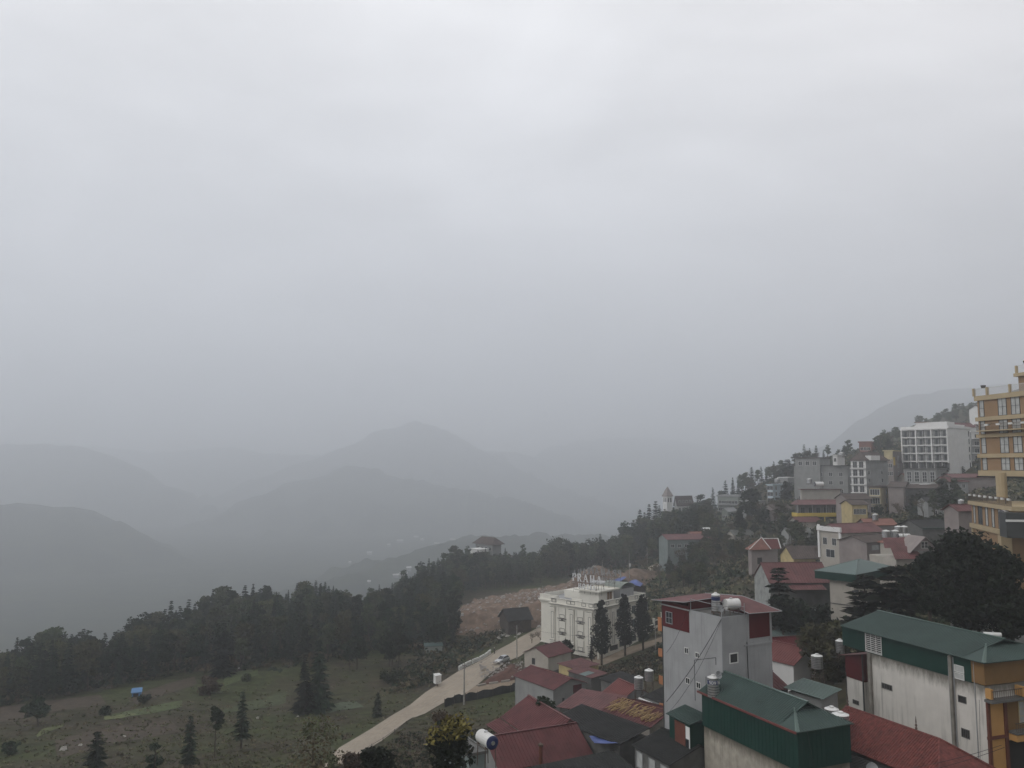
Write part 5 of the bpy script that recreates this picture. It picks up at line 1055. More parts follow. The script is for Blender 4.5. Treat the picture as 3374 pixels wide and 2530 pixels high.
for z0, hh in ((3.8,1.3),(.6,1.2)):
    b = MB(); b.box(-1.5,-1.7,z0,W*.95,-1.5,z0+hh); b.box(-1.5,-1.5,z0,-1.3,Ln,z0+hh); b.box(-1.5,-1.5,z0-.2,W*.95,0,z0); b.box(-1.3,0,z0-.2,-.0,Ln,z0); b.build('balcony', 'yellow_paint', Y.o)
b = MB(); [b.box(x,-1.6,1.8,x+.35,-1.45,3.6) for x in (-1.4, 3, 9, 15)]; b.build('yellow_column', 'yellow_paint', Y.o); b = MB(); [b.tube((x,-1.4,5.1),(x,-1.4,h),.12,n=6) for x in (-1.3, 4.5, 10, 16, W-1)]; b.build('veranda_post', 'frame_grey', Y.o)
for a in (1.5,4.5,7.5,10.5,13.5): Y.win('R', a, 5.0, 1.5, 2.0, frame='frame_grey')
Yb = hill('beige_block_house', 'plain beige block with flat red roof above the yellow balconies', zb(1625,708), zb(2005,0)[0], zb(1575,0)[0], 309, 7, 8, 'beige_wall', 'flat', .25, 'red_sheet_faded', (), 'building')
Yb.win('L', 1.5, 3, 1.2, 1.6)
B11 = hill('light_blue_house', 'pale blue three storey house with dark windows on the hillside', zb(1312,660), zb(1405,0)[0], zb(1220,0)[0], 380, 8.5, 42, 'blue_wall', 'flat', .5, 'blue_wall', (('L',3,1,.8,2.8,3.0,1.7),('R',3,2,.8,2.8,1.2,1.7)))
B11b = hill('flat_roof_house', 'low pale flat roofed house above the light blue house', zb(1480,580), zb(1525,0)[0], zb(1345,0)[0], 400, 5, 45, 'grey_plaster', 'flat', .4, 'white_wall', (('L',1,3,1.5,3,1.4,1.4),))
B12 = hill('layered_grey_hotel', 'long hazy grey green building with stacked terraces', zb(940,785), zb(960,0)[0], zb(680,0)[0], 430, 16, 62, 'green_grey', 'flat', .7, 'grey_plaster', (('L',4,6,1.2,3.7,1.6,1.5),), 'building')
bands(B12,'L',[4,7.8,11.6],.8,1.6,'grey_plaster')
B12b = hill('hillside_cabin', 'small hazy grey cabin with pale roof below the stacked terraces', zb(820,940), zb(880,0)[0], zb(720,0)[0], 385, 5, 50, 'green_grey', 'gx', 1.4, 'grey_plaster', (('L',1,2,1.5,3,1.4,1.4),))
# church with a pointed tower on the wooded ridge
Ch = byaw('hilltop_church', 'hazy white church with pointed red spire above the trees', 'church', zb(268,850), zb(410,0)[0], zb(215,0)[0], 440, 8, 25)
Ch.wall('white_wall'); Ch.roof('gx', 3.5, ['brown_roof','brown_roof'], ov=.6, pitch=.7); Ch.gable_walls('white_wall','x',3.4)
b = MB(); b.box(-6.6,0,-6,-3,3.6,11.5); b.box(-6.8,-.2,7.4,-2.8,3.8,7.8); b.build('tower', 'white_wall', Ch.o)
b = MB(); V = [(-7.1,-.5,11.5),(-2.5,-.5,11.5),(-2.5,4.1,11.5),(-7.1,4.1,11.5),(-4.8,1.8,16.8)]; b.mesh(V, [(0,1,4),(1,2,4),(2,3,4),(3,0,4),(3,2,1,0)]); b.build('spire', 'mauve_wall', Ch.o)
b = MB(); [b.box(x,-.06,8.4,x+.7,.03,10.6) for x in (-6,-4.4)]; [b.box(-6.66,y,8.4,-6.57,y+.7,10.6) for y in (.6,2.2)]; b.build('belfry_opening', 'dark_glass', Ch.o)
floors(Ch,'R',2,.5,Ch.W-.5,3,4,4,1.2,2.2)
# teal house with red roof, seen through bare trees
B14 = hill('teal_walled_house', 'long pale teal house with red roof behind bare trees', zb(165,1250), zb(600,0)[0], zb(120,0)[0], 322, 8.6, 8, 'teal_wall', 'gx', 1.5, 'red_sheet_faded', (('R',1,6,5.4,3,1.2,1.2),), Ln=11)
B14b = hill('red_roof_upper_room', 'square beige room with red roof rising behind the teal house', zb(440,1195), zb(585,0)[0], zb(425,0)[0], 331, 5.5, 8, 'beige_wall', 'gx', .8, 'terracotta', (), 'building', Ln=6)
# small temple-like house
B15 = hill('curved_roof_temple', 'small terracotta roofed temple with upturned ridges and pink walls', zm(420,890), zm(800,0)[0], zm(395,0)[0], 245, 5, 8, 'mauve_wall', None)
W, Ln, h = B15.W, B15.L, B15.h; b = MB(); x1 = W*.5
b.slab([(-.8,-.8,h),(x1+1.5,-.8,h),(x1*.95,Ln/2,h+3.4),(x1*.9,Ln/2,h+3.4)], .15); b.slab([(-.8,Ln+.5,h),(-.8,-.8,h),(x1*.9,Ln/2,h+3.4)], .15)
b.mi = 1; b.slab([(x1-1,-.5,h+.2),(W+.8,-.5,h+.2),(W+.8,Ln/2,h+3.0),(x1*.95,Ln/2,h+3.0)], .15)
b.mi = 2; b.tube((x1*.95,Ln/2,h+3.4),(x1+1.6,-.9,h+.2),.14); b.tube((x1*.9,Ln/2,h+3.4),(-1.0,-.9,h+.2),.1); b.tube((W+.8,-.5,h+.3),(W+.8,Ln/2,h+3.1),.16); b.tube((x1*.92,Ln/2,h+3.3),(x1*.86,Ln/2,h+4.4),.08,.02); b.tube((-1,-.9,h+.2),(-1.5,-1.2,h+.9),.08,.02); b.box(x1*.9,Ln/2-.1,h+3.0,W+.8,Ln/2+.1,h+3.2)
b.build('roof', ['terracotta','red_sheet_bright','white_wall'], B15.o); B15.win('R', W*.3, .8, 1.3, 1.8, frame='dark_wood', pane='black_opening', mull=0)
B16 = hill('long_verandah_house', 'long low brown roofed house with dark verandah openings', zm(1190,1035), zm(1920,0)[0], zm(1140,0)[0], 232, 4.2, 5, 'yellow_plaster', 'gx', 2.8, 'brown_roof', (), Ln=9)
for a, w_ in ((.18,3.4),(.42,1.4),(.62,1.2),(.86,3.6)): B16.win('R', B16.W*a, .5, w_, 2.5, pane='black_opening', frame='dark_wood', mull=1)
B16b = hill('pink_canopy_shed', 'open shed with small pinkish red roof behind the red gable roof', zm(1205,1190), zm(1510,0)[0], zm(1175,0)[0], 208, 2.5, 4, 'dark_concrete', 'gx', .6, 'red_sheet_faded', (), 'shed', Ln=3.5)
# white house with decorated gable
B17 = hill('ornate_gable_house', 'cream house with white ornamental gable front and pinkish red roof', zn(-60,215), zn(680,0)[0], zm(1830,0)[0], 215, 7.2, 22, 'beige_wall', 'gx', 1.9, 'red_sheet_faded', (('R',1,6,4.4,3,1.2,1.2),), Ln=8)
b = MB(); B17.fbox(b,'L',-.3,B17.L+.3,7.2,8.4,0,.5); B17.fbox(b,'L',-.2,.5,0,8.2,0,.35); B17.fbox(b,'L',B17.L-.5,B17.L+.2,0,8.8,0,.35); b.build('ornamental_gable', 'white_wall', B17.o); B17.win('L', 2.5, 3.6, 1.4, 1.8); B17.win('L', 5.8, 3.6, 1.4, 1.8); B17.win('L', 4, .4, 3, 2)
B19 = hill('dormer_roof_house', 'house with weathered red roof and a windowed gable beside the big dark tree', zn(1100,775), zn(1900,0)[0], zn(1000,0)[0], 168, 4, 10, 'beige_wall', None, Ln=9)
W, Ln, h = B19.W, B19.L, B19.h
b = MB(); b.ribbed((-.6,-.6,h),(W*.6,-.6,h),(W*.55,3.2,h+2.2),(1.0,3.2,h+2.2),pitch=.5); b.ribbed((-.3,3.2,h+1.9),(W+.5,3.2,h+1.9),(W,Ln/2+2,h+3.7),(1.6,Ln/2+2,h+3.7),pitch=.5); b.build('roof', 'red_sheet_faded', B19.o)
b = MB(); g0, g1, gm = W*.38, W*1.02, W*.68; zb0, zb1 = h+1.4, h+4.2
b.mesh([(g0,1.0,zb0),(g1,1.0,zb0),(gm,1.0,zb1),(g0,1.3,zb0),(g1,1.3,zb0),(gm,1.3,zb1)], [(0,1,2),(5,4,3),(0,3,4,1),(1,4,5,2),(2,5,3,0)]); dm = b.build('dormer', 'mauve_wall', B19.o)
b = MB(); b.slab([(g0-.5,.5,zb0-.3),(gm,.5,zb1+.12),(gm,6,zb1+.12),(g0-.5,6,zb0-.3)], .1); b.slab([(gm,.5,zb1+.12),(g1+.5,.5,zb0-.3),(g1+.5,6,zb0-.3),(gm,6,zb1+.12)], .1); b.build('dormer_roof', 'mauve_wall', dm)
b = MB(); b.box(gm-.8,.93,zb0+.5,gm+.8,.99,zb0+1.9); b.build('window_frame', 'frame_white', dm); b = MB(); [b.box(gm+x,.9,z,gm+x+.62,.929,z+.56) for x in (-.7,.08) for z in (zb0+.6,zb0+1.24)]; b.build('pane', 'dark_glass', dm)
B19b = hill('small_hip_roof_house', 'small house with orange red hip roof behind the dormer house', zn(1110,470), zn(1400,0)[0], zn(1060,0)[0], 185, 3, 10, 'beige_wall', 'hx', 1.4, 'terracotta', (), Ln=6)
B18 = hill('brown_long_house', 'long low brown roofed building with pale shutters behind bare trees', zn(480,420), zn(900,0)[0], zn(-180,0)[0], 200, 3.4, 30, 'mauve_wall', 'gx', 1.2, 'brown_roof', (), Ln=8)
for a in (3.2, 7.2): B18.win('R', a, 1.4, 2.6, 1.1, pane='curtain', frame='frame_grey', mull=0)
B20 = hill('dark_warehouse', 'long dark grey warehouse with pale fascia left of the ochre wing', zn(1650,110), zn(2120,0)[0], zn(1540,0)[0], 195, 5.5, 6, 'dark_concrete', 'gx', 1.5, 'fibre_cement_dark', (), 'warehouse', Ln=10)
b = MB(); B20.fbox(b,'R',0,B20.W,5.0,5.5,0,.3); b.build('fascia', 'green_flashing', B20.o)
B21 = hill('pale_gable_house', 'small pale gabled house just left of the ochre wing', zc(1390,415), zc(1525,0)[0], zc(1325,0)[0], 205, 5, 40, 'beige_wall', 'gy', 2.0, 'brown_roof', ())
B22 = hill('red_corner_house', 'pale walled house with red roof touching the left side of the ochre wing', zc(1500,262), zc(1600,0)[0], zc(1480,0)[0], 165, 4, 12, 'mauve_wall', 'gx', 1.0, 'red_sheet_faded', (), Ln=4)
# grey gable house and the big green roofed hall
B23 = byaw('weathered_gable_house', 'large grey house with peeling gable wall and wide pinkish red roof', 'house', zo(490,368), zo(1445,0)[0], zo(215,0)[0], 165, 9.5, 3, Ln=9)
B23.wall('dark_concrete'); B23.gable_walls('dark_concrete','x',3.1); W, Ln, h = B23.W, B23.L, B23.h
B23.roof('gx', 3.2, ['red_sheet_faded','red_sheet_faded'], ov=.35, pitch=.6)
mat('peeling_plaster', (.30,.31,.30), .9, .2, .8, .2, 6, stain=.9)
b = MB(); b.box(-.08,0,-3,-.002,Ln,h); b.mesh([(-.08,0,h),(-.08,Ln,h),(-.08,Ln/2,h+3.0),(-.002,0,h),(-.002,Ln,h),(-.002,Ln/2,h+3.0)], [(0,2,1),(3,4,5),(0,3,5,2),(2,5,4,1)]); b.build('gable_render', 'peeling_plaster', B23.o)
b = MB(); b.ribbed((W*.28,-2.2,h-1.3),(W*.86,-2.2,h-1.3),(W*.86,-.02,h-.6),(W*.28,-.02,h-.6),pitch=.5); b.build('lean_to_roof', 'red_sheet_faded', B23.o)
for a in (.3,.5,.72,.88): B23.win('R', W*a, 1.2, 1.3, 1.6, frame='frame_grey', pane='black_opening')
b = MB(); B23.fbox(b,'R', 0, W, 3.7, 3.95, 0, 1.2); b.build('balcony_slab', 'mid_grey_plaster', B23.o)
B24 = byaw('green_roofed_hall', 'beige building with wide pale green metal hip roof behind the dark trees', 'building', zo(2000,335), zo(2330,0)[0], zo(1430,0)[0], 150, 9.6, 42)
B24.wall('beige_wall'); W, Ln, h = B24.W, B24.L, B24.h
b = MB(); c = [(-1,-1,h+1.1),(W+5,-1,h+1.1),(W+5,Ln+2.5,h+1.1),(-1,Ln+2.5,h+1.1)]; r0, r1 = (W*.6,W*.2,h+2.9), (W*.6+2,Ln-2,h+2.9)
b.ribbed(c[3],c[0],r0,r1,t=.08,pitch=.5); b.slab([c[0],c[1],r0],.08); b.slab([c[1],c[2],r1,r0],.08); b.slab([c[2],c[3],r1],.08); b.mi = 1; b.tube(c[0],r0,.09); b.tube(r0,r1,.09); b.tube(c[3],r1,.09)
b.build('roof', ['green_sheet_light','green_flashing'], B24.o)
b = MB(); b.box(-.9,-.9,h-.3,W+4.9,Ln+2.4,h+1.05); b.build('upper_cladding', 'green_cladding', B24.o)
bands(B24,'L',[4.9],.15,.12,'dark_concrete')
# red and grey sheds squeezed behind the tower
def low(name, label, A, Rr, Ll, D, h, kind, rise, rm, wm, cat='house', **k): return simple(name, label, A, Rr, Ll, D, h, kind, rise, rm, wm, cat=cat, **k)
low('pink_gable_house', 'small white gabled house with salmon red roof right of the tall grey house', zp(740,765), zp(1090,690), zp(330,800), 128, 3.4, 'gy', 1.9, 'red_sheet_bright', 'white_wall', W=7.5, Ln=8.5, yb=0, ov=.3)
low('red_hip_roof_cottage', 'cottage with brownish red hip roof just behind the bottom green roof', zp(640,1190), zp(1060,1325), zp(300,1230), 103, 3.4, 'gy', 1.2, 'red_sheet', 'dark_concrete', W=6.5, Ln=7, yb=1, ov=.3)
low('maroon_shed', 'dark maroon roofed shed between tall grey house and olive tree', zp(430,480), zp(950,560), zp(300,470), 136, 3.5, 'gx', 1.2, 'maroon_cladding', 'dark_concrete', 'shed', W=8, Ln=5)
low('teal_lean_to', 'pale grey green lean-to roof right behind the tall grey house', zp(560,350), zp(960,385), zp(290,400), 142, 3.2, 'sy', .6, 'green_sheet_light', 'dark_concrete', 'shed', W=10, Ln=3.5)
low('rusty_red_shed', 'rusty red corrugated shed roof behind the pale lean-to', zp(620,260), zp(930,200), zp(440,140), 152, 3.2, 'gx', .8, 'red_sheet', 'dark_concrete', 'shed', W=9, Ln=7)
low('small_teal_shed', 'small teal roofed shed beside the rusty red shed', zp(420,170), zp(620,240), zp(285,60), 150, 2.8, 'gx', .7, 'green_sheet', 'dark_concrete', 'shed', W=6, Ln=5)
low('pale_roof_shed', 'low shed with pale grey roof left of the maroon topped house', zp(1250,1380), zp(1510,1350), zp(1100,1370), 98, 2.8, 'sy', .5, 'green_flashing', 'mid_grey_plaster', 'shed', W=5, Ln=4)
p = P(*zp(1175,760), 118); vtank(p-Vector((0,0,2.8)), .78, 1.9, 'ribbed steel tank on a tall stand right of the salmon red roof', stand=2.2)
p = P(*zp(1590,380), 122); vtank(p-Vector((0,0,2.6)), .62, 1.9, 'steel tank with pale lid beside the left end of the long green roof', stand=1.2)
for i, q in enumerate(((870,185,185),(1060,185,185),(1130,95,190),(1245,95,190))):
    p = P(*zn(q[0]+20,q[1]+25), q[2]); vtank(p-Vector((0,0,1.8)), .85, 1.6, 'small round tank among the four on distant dark roofs beyond the green hall', stand=.6, group='four small round tanks')
p = P(*zn(1145,310), 183); htank(p-Vector((0,0,.8)), .55, 2.6, .05, 'bright white lying heater tank below the four small round tanks', stand=.4)
p = P(*zb(545,1160), 326); htank(p-Vector((0,0,.6)), .8, 3.0, .2, 'white tank on the roof behind the teal walled house', stand=.4)
p = P(*zb(1775,665), 305); htank(p-Vector((0,0,1.2)), .9, 3.2, .1, 'white lying tank on the flat red roof above yellow balconies', stand=.9)
for q, D_, lb in ((zc(603,335),240,'white tank in trees below the yellow balconies'),(zc(1533,190),180,'white lidded tank above the house touching the ochre wing'),(zb(2065,320),352,'white tank on the rooftop beside the white cubic room'),(zb(1715,610),330,'white tank left of the grey block above the flat red roof'),(zb(1365,605),378,'white tank on top of the light blue house')):
    p = P(*q, D_); vtank(p-Vector((0,0,1.6)), .9*D_/260, 1.8, lb, stand=.6)
low_long = hill('long_red_roof_row', 'long low building with red roof below the stepped white hotel', za(1440,1385), za(1850,0)[0], za(1420,0)[0], 300, 3.5, 3, 'mauve_wall', 'gx', 1.2, 'red_sheet_faded', (), 'building', Ln=7)
hill('hilltop_white_house', 'hazy white house with dark sloping roof high on the hilltop left of the ochre tower', za(1760,640), za(1890,0)[0], za(1720,0)[0], 425, 6, 20, 'white_wall', 'gx', 1.8, 'brown_roof', (('R',1,3,2.5,3,1.3,1.6),), Ln=8)
hill('hilltop_grey_house', 'hazy grey flat roofed house beside the hilltop trees', za(1690,600), za(1760,0)[0], za(1650,0)[0], 440, 5, 30, 'grey_plaster', 'flat', .3, 'grey_plaster', (('R',1,2,2.0,3,1.3,1.6),))
hill('gabled_white_house', 'white house with grey red gable between the balcony hotel and the ochre tower', za(1640,860), za(1720,0)[0], za(1605,0)[0], 372, 5, 30, 'white_wall', 'gy', 2.0, 'red_sheet_faded', (('R',1,2,2.0,3,1.3,1.6),))
hill('dull_yellow_house', 'small dull yellow house right of the yellow balconies', zc(350,200), zc(460,0)[0], zc(330,0)[0], 262, 4, 10, 'yellow_plaster', 'gx', 1.2, 'brown_roof', (('R',1,4,.8,3,1.0,1.6),), Ln=6)
hill('grey_hill_house', 'grey house with dark gable between the yellow balconies and pale yellow villa', zc(300,140), zc(500,0)[0], zc(270,0)[0], 282, 4.5, 10, 'mauve_wall', 'gx', 1.6, 'brown_roof', (('R',1,3,.8,3,1.4,1.6),), Ln=7)
hill('hazy_slope_house', 'hazy pale house with rust roof on the skyline left of the grey block', zb(1700,470), zb(1745,0)[0], zb(1670,0)[0], 405, 5, 30, 'grey_plaster', 'gx', 1.4, 'mauve_wall', ())
for i, (u, v, w_, d_, hh, yw, wm, rk, rm, lb) in enumerate([
 (2700,1668,9,7,4,10,'mauve_wall','gx','red_sheet_faded','small brownish house with faded red roof just under the beige block'),
 (2960,1668,10,7,4.5,5,'grey_plaster','gx','fibre_cement','small grey house with pale sheet roof below the long dark shed'),
 (3040,1662,8,6,6,20,'beige_wall','flat','white_wall','small beige flat roofed house in the trees below the balcony hotel'),
 (3120,1640,9,6,5,10,'grey_plaster','gx','red_sheet_faded','small grey house with faded red roof left of the ochre terrace'),
 (3060,1705,11,7,4,0,'mid_grey_plaster','gx','fibre_cement_dark','small dark roofed house behind the dark warehouse'),
 (2830,1700,8,6,4,15,'white_wall','gx','brown_roof','little white house with brown roof below the pale yellow villa'),
 (2550,1722,9,6,4.5,25,'mauve_wall','gx','brown_roof','little brown house in the trees left of the yellow balconies'),
 (2630,1760,9,6,3.5,10,'beige_wall','gx','red_sheet_faded','little beige house with faded red roof below the yellow balconies'),
 (2480,1700,8,6,5,35,'grey_plaster','flat','grey_plaster','hazy grey house above the lone hillside cypress'),
 (2600,1800,8,6,3.5,5,'mid_grey_plaster','gx','fibre_cement','grey cottage right of the small temple'),
 (2860,1775,9,6,3.2,5,'mauve_wall','gx','terracotta','cottage with rusty red roof in front of the four round tanks'),
 (2420,1800,8,6,3.5,10,'beige_wall','gx','fibre_cement','small beige cottage left of the small temple'),
 (2765,1598,7,6,5,45,'white_wall','flat','white_wall','narrow white house at the foot of the broad grey block'),
 (2990,1612,9,6,4,8,'beige_wall','gx','terracotta','small house with rusty roof below the grey window annex')]):
    g = G(u, v, 150, 520); hh += 1.0; s = Bld('hillside_house', lb, 'house', Vector((g.x, g.y, g.z+hh)), R(yw), w_, d_, hh, group='small houses scattered over the right hillside'); s.wall(wm)
    if rk == 'gx': s.gable_walls(wm, 'x', 1.45)
    s.roof(rk, 1.5 if rk == 'gx' else .3, [rm, rm], ov=.5, pitch=.7, rib=rk == 'gx'); floors(s, 'R', 2 if hh > 5.4 else 1, .6, w_-.6, .9, 2.7, 3, 1.1, 1.3)
# ridge villa, valley hamlet
Cv = byaw('ridge_villa', 'hazy villa with broad brown hip roof above the wooded ridge', 'house', zj(1970,300), zj(2060,0)[0], zj(1800,0)[0], 418, 6, 45)
Cv.wall('mid_grey_plaster'); Cv.roof('hy', 3.4, ['brown_roof','brown_roof'], ov=1.4, pitch=.8); floors(Cv,'L',1,.5,Cv.L-.5,3,3,4,1.8,1.6)
b = MB(); b.box(-7,2,-4,-1,9,3.8); b.box(-7.3,1.7,3.8,-.8,9.3,4.1); b.build('white_wing', 'white_wall', Cv.o)
rv = random.Random(12); vil = [((660,402),1150,9),((975,275),1300,13),((872,318),1250,7),((1150,170),1500,10),((1215,260),1350,8),((1365,305),1250,9),((1530,263),1300,10),((935,640),1000,9),((1000,622),1020,13),((1075,560),1080,8),((668,705),950,4),((470,500),1250,5)]
for i, (q, D_, w_) in enumerate(vil):
    p = P(*zj(*q), D_); g = Hs(p.x, p.y)
    # stand it on the ground under its own sight line
    gp = G(*zj(*q), 620, 2600); s_ = gp.y/D_; w2 = w_*s_
    v = Bld('valley_house', 'tiny white roofed house of the hamlet far down in the hazy valley', 'house', gp+Vector((0,0,3.0*s_)), rv.uniform(-.3,.4), w2*.72, w2*.4, 2.2*s_, group='tiny houses in the valley', sink=4)
    v.wall('mid_grey_plaster'); v.roof('gx', 1.1*s_, ['white_wall','white_wall'], ov=.8, rib=False)
# ================================================================ vegetation
def leafmat(name, c, var=.45, trans=True):
    m = bpy.data.materials.new(name); m.use_nodes = True; t = m.node_tree; n = t.nodes; l = t.links; b = n['Principled BSDF']; b.inputs['Roughness'].default_value = .75; b.inputs['Specular IOR Level'].default_value = .15
    g = n.new('ShaderNodeNewGeometry'); oi = n.new('ShaderNodeObjectInfo'); no = n.new('ShaderNodeTexNoise'); no.inputs['Scale'].default_value = .9; no.inputs['Detail'].default_value = 3; l.new(g.outputs['Position'], no.inputs['Vector'])
    mr = n.new('ShaderNodeMapRange'); mr.inputs[1].default_value = .3; mr.inputs[2].default_value = .7; mr.inputs[3].default_value = 1-var; mr.inputs[4].default_value = 1+var; l.new(no.outputs[0], mr.inputs[0])
    m2 = n.new('ShaderNodeMapRange'); m2.inputs[3].default_value = .7; m2.inputs[4].default_value = 1.35; l.new(oi.outputs['Random'], m2.inputs[0])
    mu = n.new('ShaderNodeMath'); mu.operation = 'MULTIPLY'; l.new(mr.outputs[0], mu.inputs[0]); l.new(m2.outputs[0], mu.inputs[1])
    hs = n.new('ShaderNodeHueSaturation'); hs.inputs['Color'].default_value = (*c, 1); l.new(mu.outputs[0], hs.inputs['Value'])
    hr = n.new('ShaderNodeMapRange'); hr.inputs[3].default_value = .47; hr.inputs[4].default_value = .53; l.new(oi.outputs['Random'], hr.inputs[0]); l.new(hr.outputs[0], hs.inputs['Hue'])
    l.new(hs.outputs[0], b.inputs['Base Color']); MATS[name] = m
leafmat('conifer_green', (.022,.034,.020)); leafmat('leaf_dark', (.020,.030,.015)); leafmat('leaf_mid', (.058,.070,.036)); leafmat('leaf_olive', (.075,.078,.038)); leafmat('leaf_yellow', (.17,.15,.04)); leafmat('leaf_brown', (.075,.055,.035)); leafmat('leaf_near_black', (.012,.017,.010)); leafmat('bamboo_green', (.04,.055,.03)); leafmat('weed', (.085,.092,.042), .5); leafmat('weed_dry', (.13,.11,.07), .5)
mat('bark', (.07,.055,.042), .95, .3, 2); mat('bark_pale', (.14,.12,.10), .95, .3, 2)
def cards_mesh(name, C, Dv, Wv, mats, trunk=None, mi=0):
    """C centres, Dv half-length vectors, Wv half-width vectors -> quads; trunk = MB appended with its own slot"""
    n = len(C); bend = np.cross(Dv, Wv); ln = np.linalg.norm(bend, axis=1, keepdims=True)+1e-9; bend = bend/ln*np.linalg.norm(Dv, axis=1, keepdims=True)*.25
    V = np.stack([C-Dv*1.0, C+Wv+bend*.5, C+Dv-bend*.4, C-Wv+bend*.5], 1).reshape(-1, 3)
    me = bpy.data.meshes.new(name); v2 = np.array(trunk.v, float).reshape(-1, 3) if trunk else np.zeros((0, 3))
    fs = [tuple(range(4*i, 4*i+4)) for i in range(n)]+([tuple(4*n+k for k in f) for f in trunk.f] if trunk else [])
    me.from_pydata(np.vstack([V, v2]).tolist(), [], fs)
    for m in mats: me.materials.append(M(m))
    mm = np.full(len(fs), 0); 
    if isinstance(mi, np.ndarray): mm[:n] = mi
    if trunk: mm[n:] = len(mats)-1
    me.polygons.foreach_set('material_index', mm.astype(np.int32)); me.update(); return me
def unit(v): return v/(np.linalg.norm(v, axis=-1, keepdims=True)+1e-9)
def conifer_cards(rg, h, Rr, lv, nb, per, base=.14, droop=.25, wid=.2, gap=1.0, power=.8):
    C, D_, W_ = [], [], []
    for i in range(lv):
        t = base+(1-base)*(i+rg.uniform(-.3,.3))/lv; t = min(max(t, base), .995)
        r = Rr*(1-t)**power*rg.uniform(.72,1.12)+.08*Rr
        for j in range(nb):
            a = rg.uniform(0, 6.28); rr = r*rg.uniform(.6,1.12)
            for k in range(per):
                s = (k+.6+rg.uniform(-.3,.3))/per; d = np.array([math.cos(a), math.sin(a), -droop+rg.uniform(-.15,.15)]); a2 = a+rg.uniform(-.35,.35)
                C.append([math.cos(a2)*rr*s, math.sin(a2)*rr*s, h*t-droop*rr*s*.9+rg.uniform(-.1,.1)*h/lv*2]); L_ = rr/per*.95+.12*Rr
                D_.append(d*L_); w = np.array([-math.sin(a), math.cos(a), rg.uniform(-.7,.7)]); W_.append(w/np.linalg.norm(w)*L_*rg.uniform(.35,.75)*wid*4)
    return np.array(C), np.array(D_), np.array(W_)
def clump_cards(rg, clumps, per, size, flat=.7):
    C = []
    for (cx, cy, cz, r) in clumps:
        d = unit(rg.normal(size=(per, 3))); rad = r*rg.uniform(.45, 1.05, (per, 1)); p = d*rad*np.array([1, 1, flat])+np.array([cx, cy, cz]); C.append(p)
    C = np.vstack(C); n = len(C); D_ = unit(rg.normal(size=(n, 3))*np.array([1,1,.6])); W_ = unit(np.cross(D_, rg.normal(size=(n, 3)))); s = size*rg.uniform(.5, 1.25, (n, 1)); return C, D_*s, W_*s*.6
def trunk_mb(h, r, limbs=0, rg=None, top=.9, lean=0):
    b = MB(); b.tube((0,0,-.6), (lean*.4,0,h*.45), r, r*.7, 6, False); b.tube((lean*.4,0,h*.45), (lean,0,h*top), r*.7, r*.2, 6, False)
    for i in range(limbs):
        z = h*rg.uniform(.3,.7); a = rg.uniform(0,6.28); l_ = h*rg.uniform(.15,.3); b.tube((lean*z/h,0,z), (math.cos(a)*l_, math.sin(a)*l_, z+l_*.9), r*.4, r*.12, 5, False)
    return b
def bare_mb(rg, h, r, spread=.5, depth=4, twig=3):
    b = MB()
    def go(p, d, l_, r_, k):
        q = p+d*l_; b.tube(p, q, r_, r_*.62, 5 if k < 2 else 3, False)
        if k >= depth: return
        for i in range(2 if k == 0 else twig if k > 1 else 3):
            nd_ = (d+Vector((rg.gauss(0,spread), rg.gauss(0,spread), rg.gauss(.1,.25)))).normalized(); go(q-d*l_*rg.uniform(0,.35), nd_, l_*rg.uniform(.55,.82), r_*.58, k+1)
    go(Vector((0,0,-.5)), Vector((rg.gauss(0,.05), rg.gauss(0,.05), 1)).normalized(), h*.36, r, 0); return b
NR = lambda s: np.random.default_rng(s)
def v_conifer(s, h=13, R_=2.6, lv=17, nb=7, per=3, one=True, mt='conifer_green', **k):
    rg = NR(s); c = conifer_cards(rg, h, R_, lv, nb, per, **k); tb = trunk_mb(h, .22, 0, rg, .97)
    return (cards_mesh('conifer', *c, [mt, 'bark'], tb),) if one else (cards_mesh('crown', *c, [mt]), tb.data('trunk', 'bark'))
def v_broad(s, h=10, R_=3.2, ncl=11, per=30, size=.75, one=True, mt='leaf_mid', low=.35, mt2=None, limbs=4, lean=0, tr=.24, flat=.7):
    rg = NR(s); cl = []
    for i in range(ncl):
        a = rg.uniform(0,6.28); zz = rg.uniform(low, .92); q = max(.15, math.sin(math.pi*min(1, max(.05, (zz-low+.12)/(1.12-low)))))*R_*rg.uniform(.15,.8); cl.append((math.cos(a)*q+lean*zz, math.sin(a)*q, h*zz, R_*rg.uniform(.26,.5)))
    c = clump_cards(rg, cl, per, size, flat); tb = trunk_mb(h, tr, limbs, rg, .8, lean)
    mi = np.zeros(len(c[0]), int)
    ms = [mt]
    if mt2: ms = [mt, mt2]; mi = (c[0][:, 2] > h*.80).astype(int)*(rg.random(len(c[0])) < .8)
    if one: return (cards_mesh('tree', *c, ms+['bark'], tb, mi=mi),)
    return (cards_mesh('crown', *c, ms, mi=mi), tb.data('trunk', 'bark'))
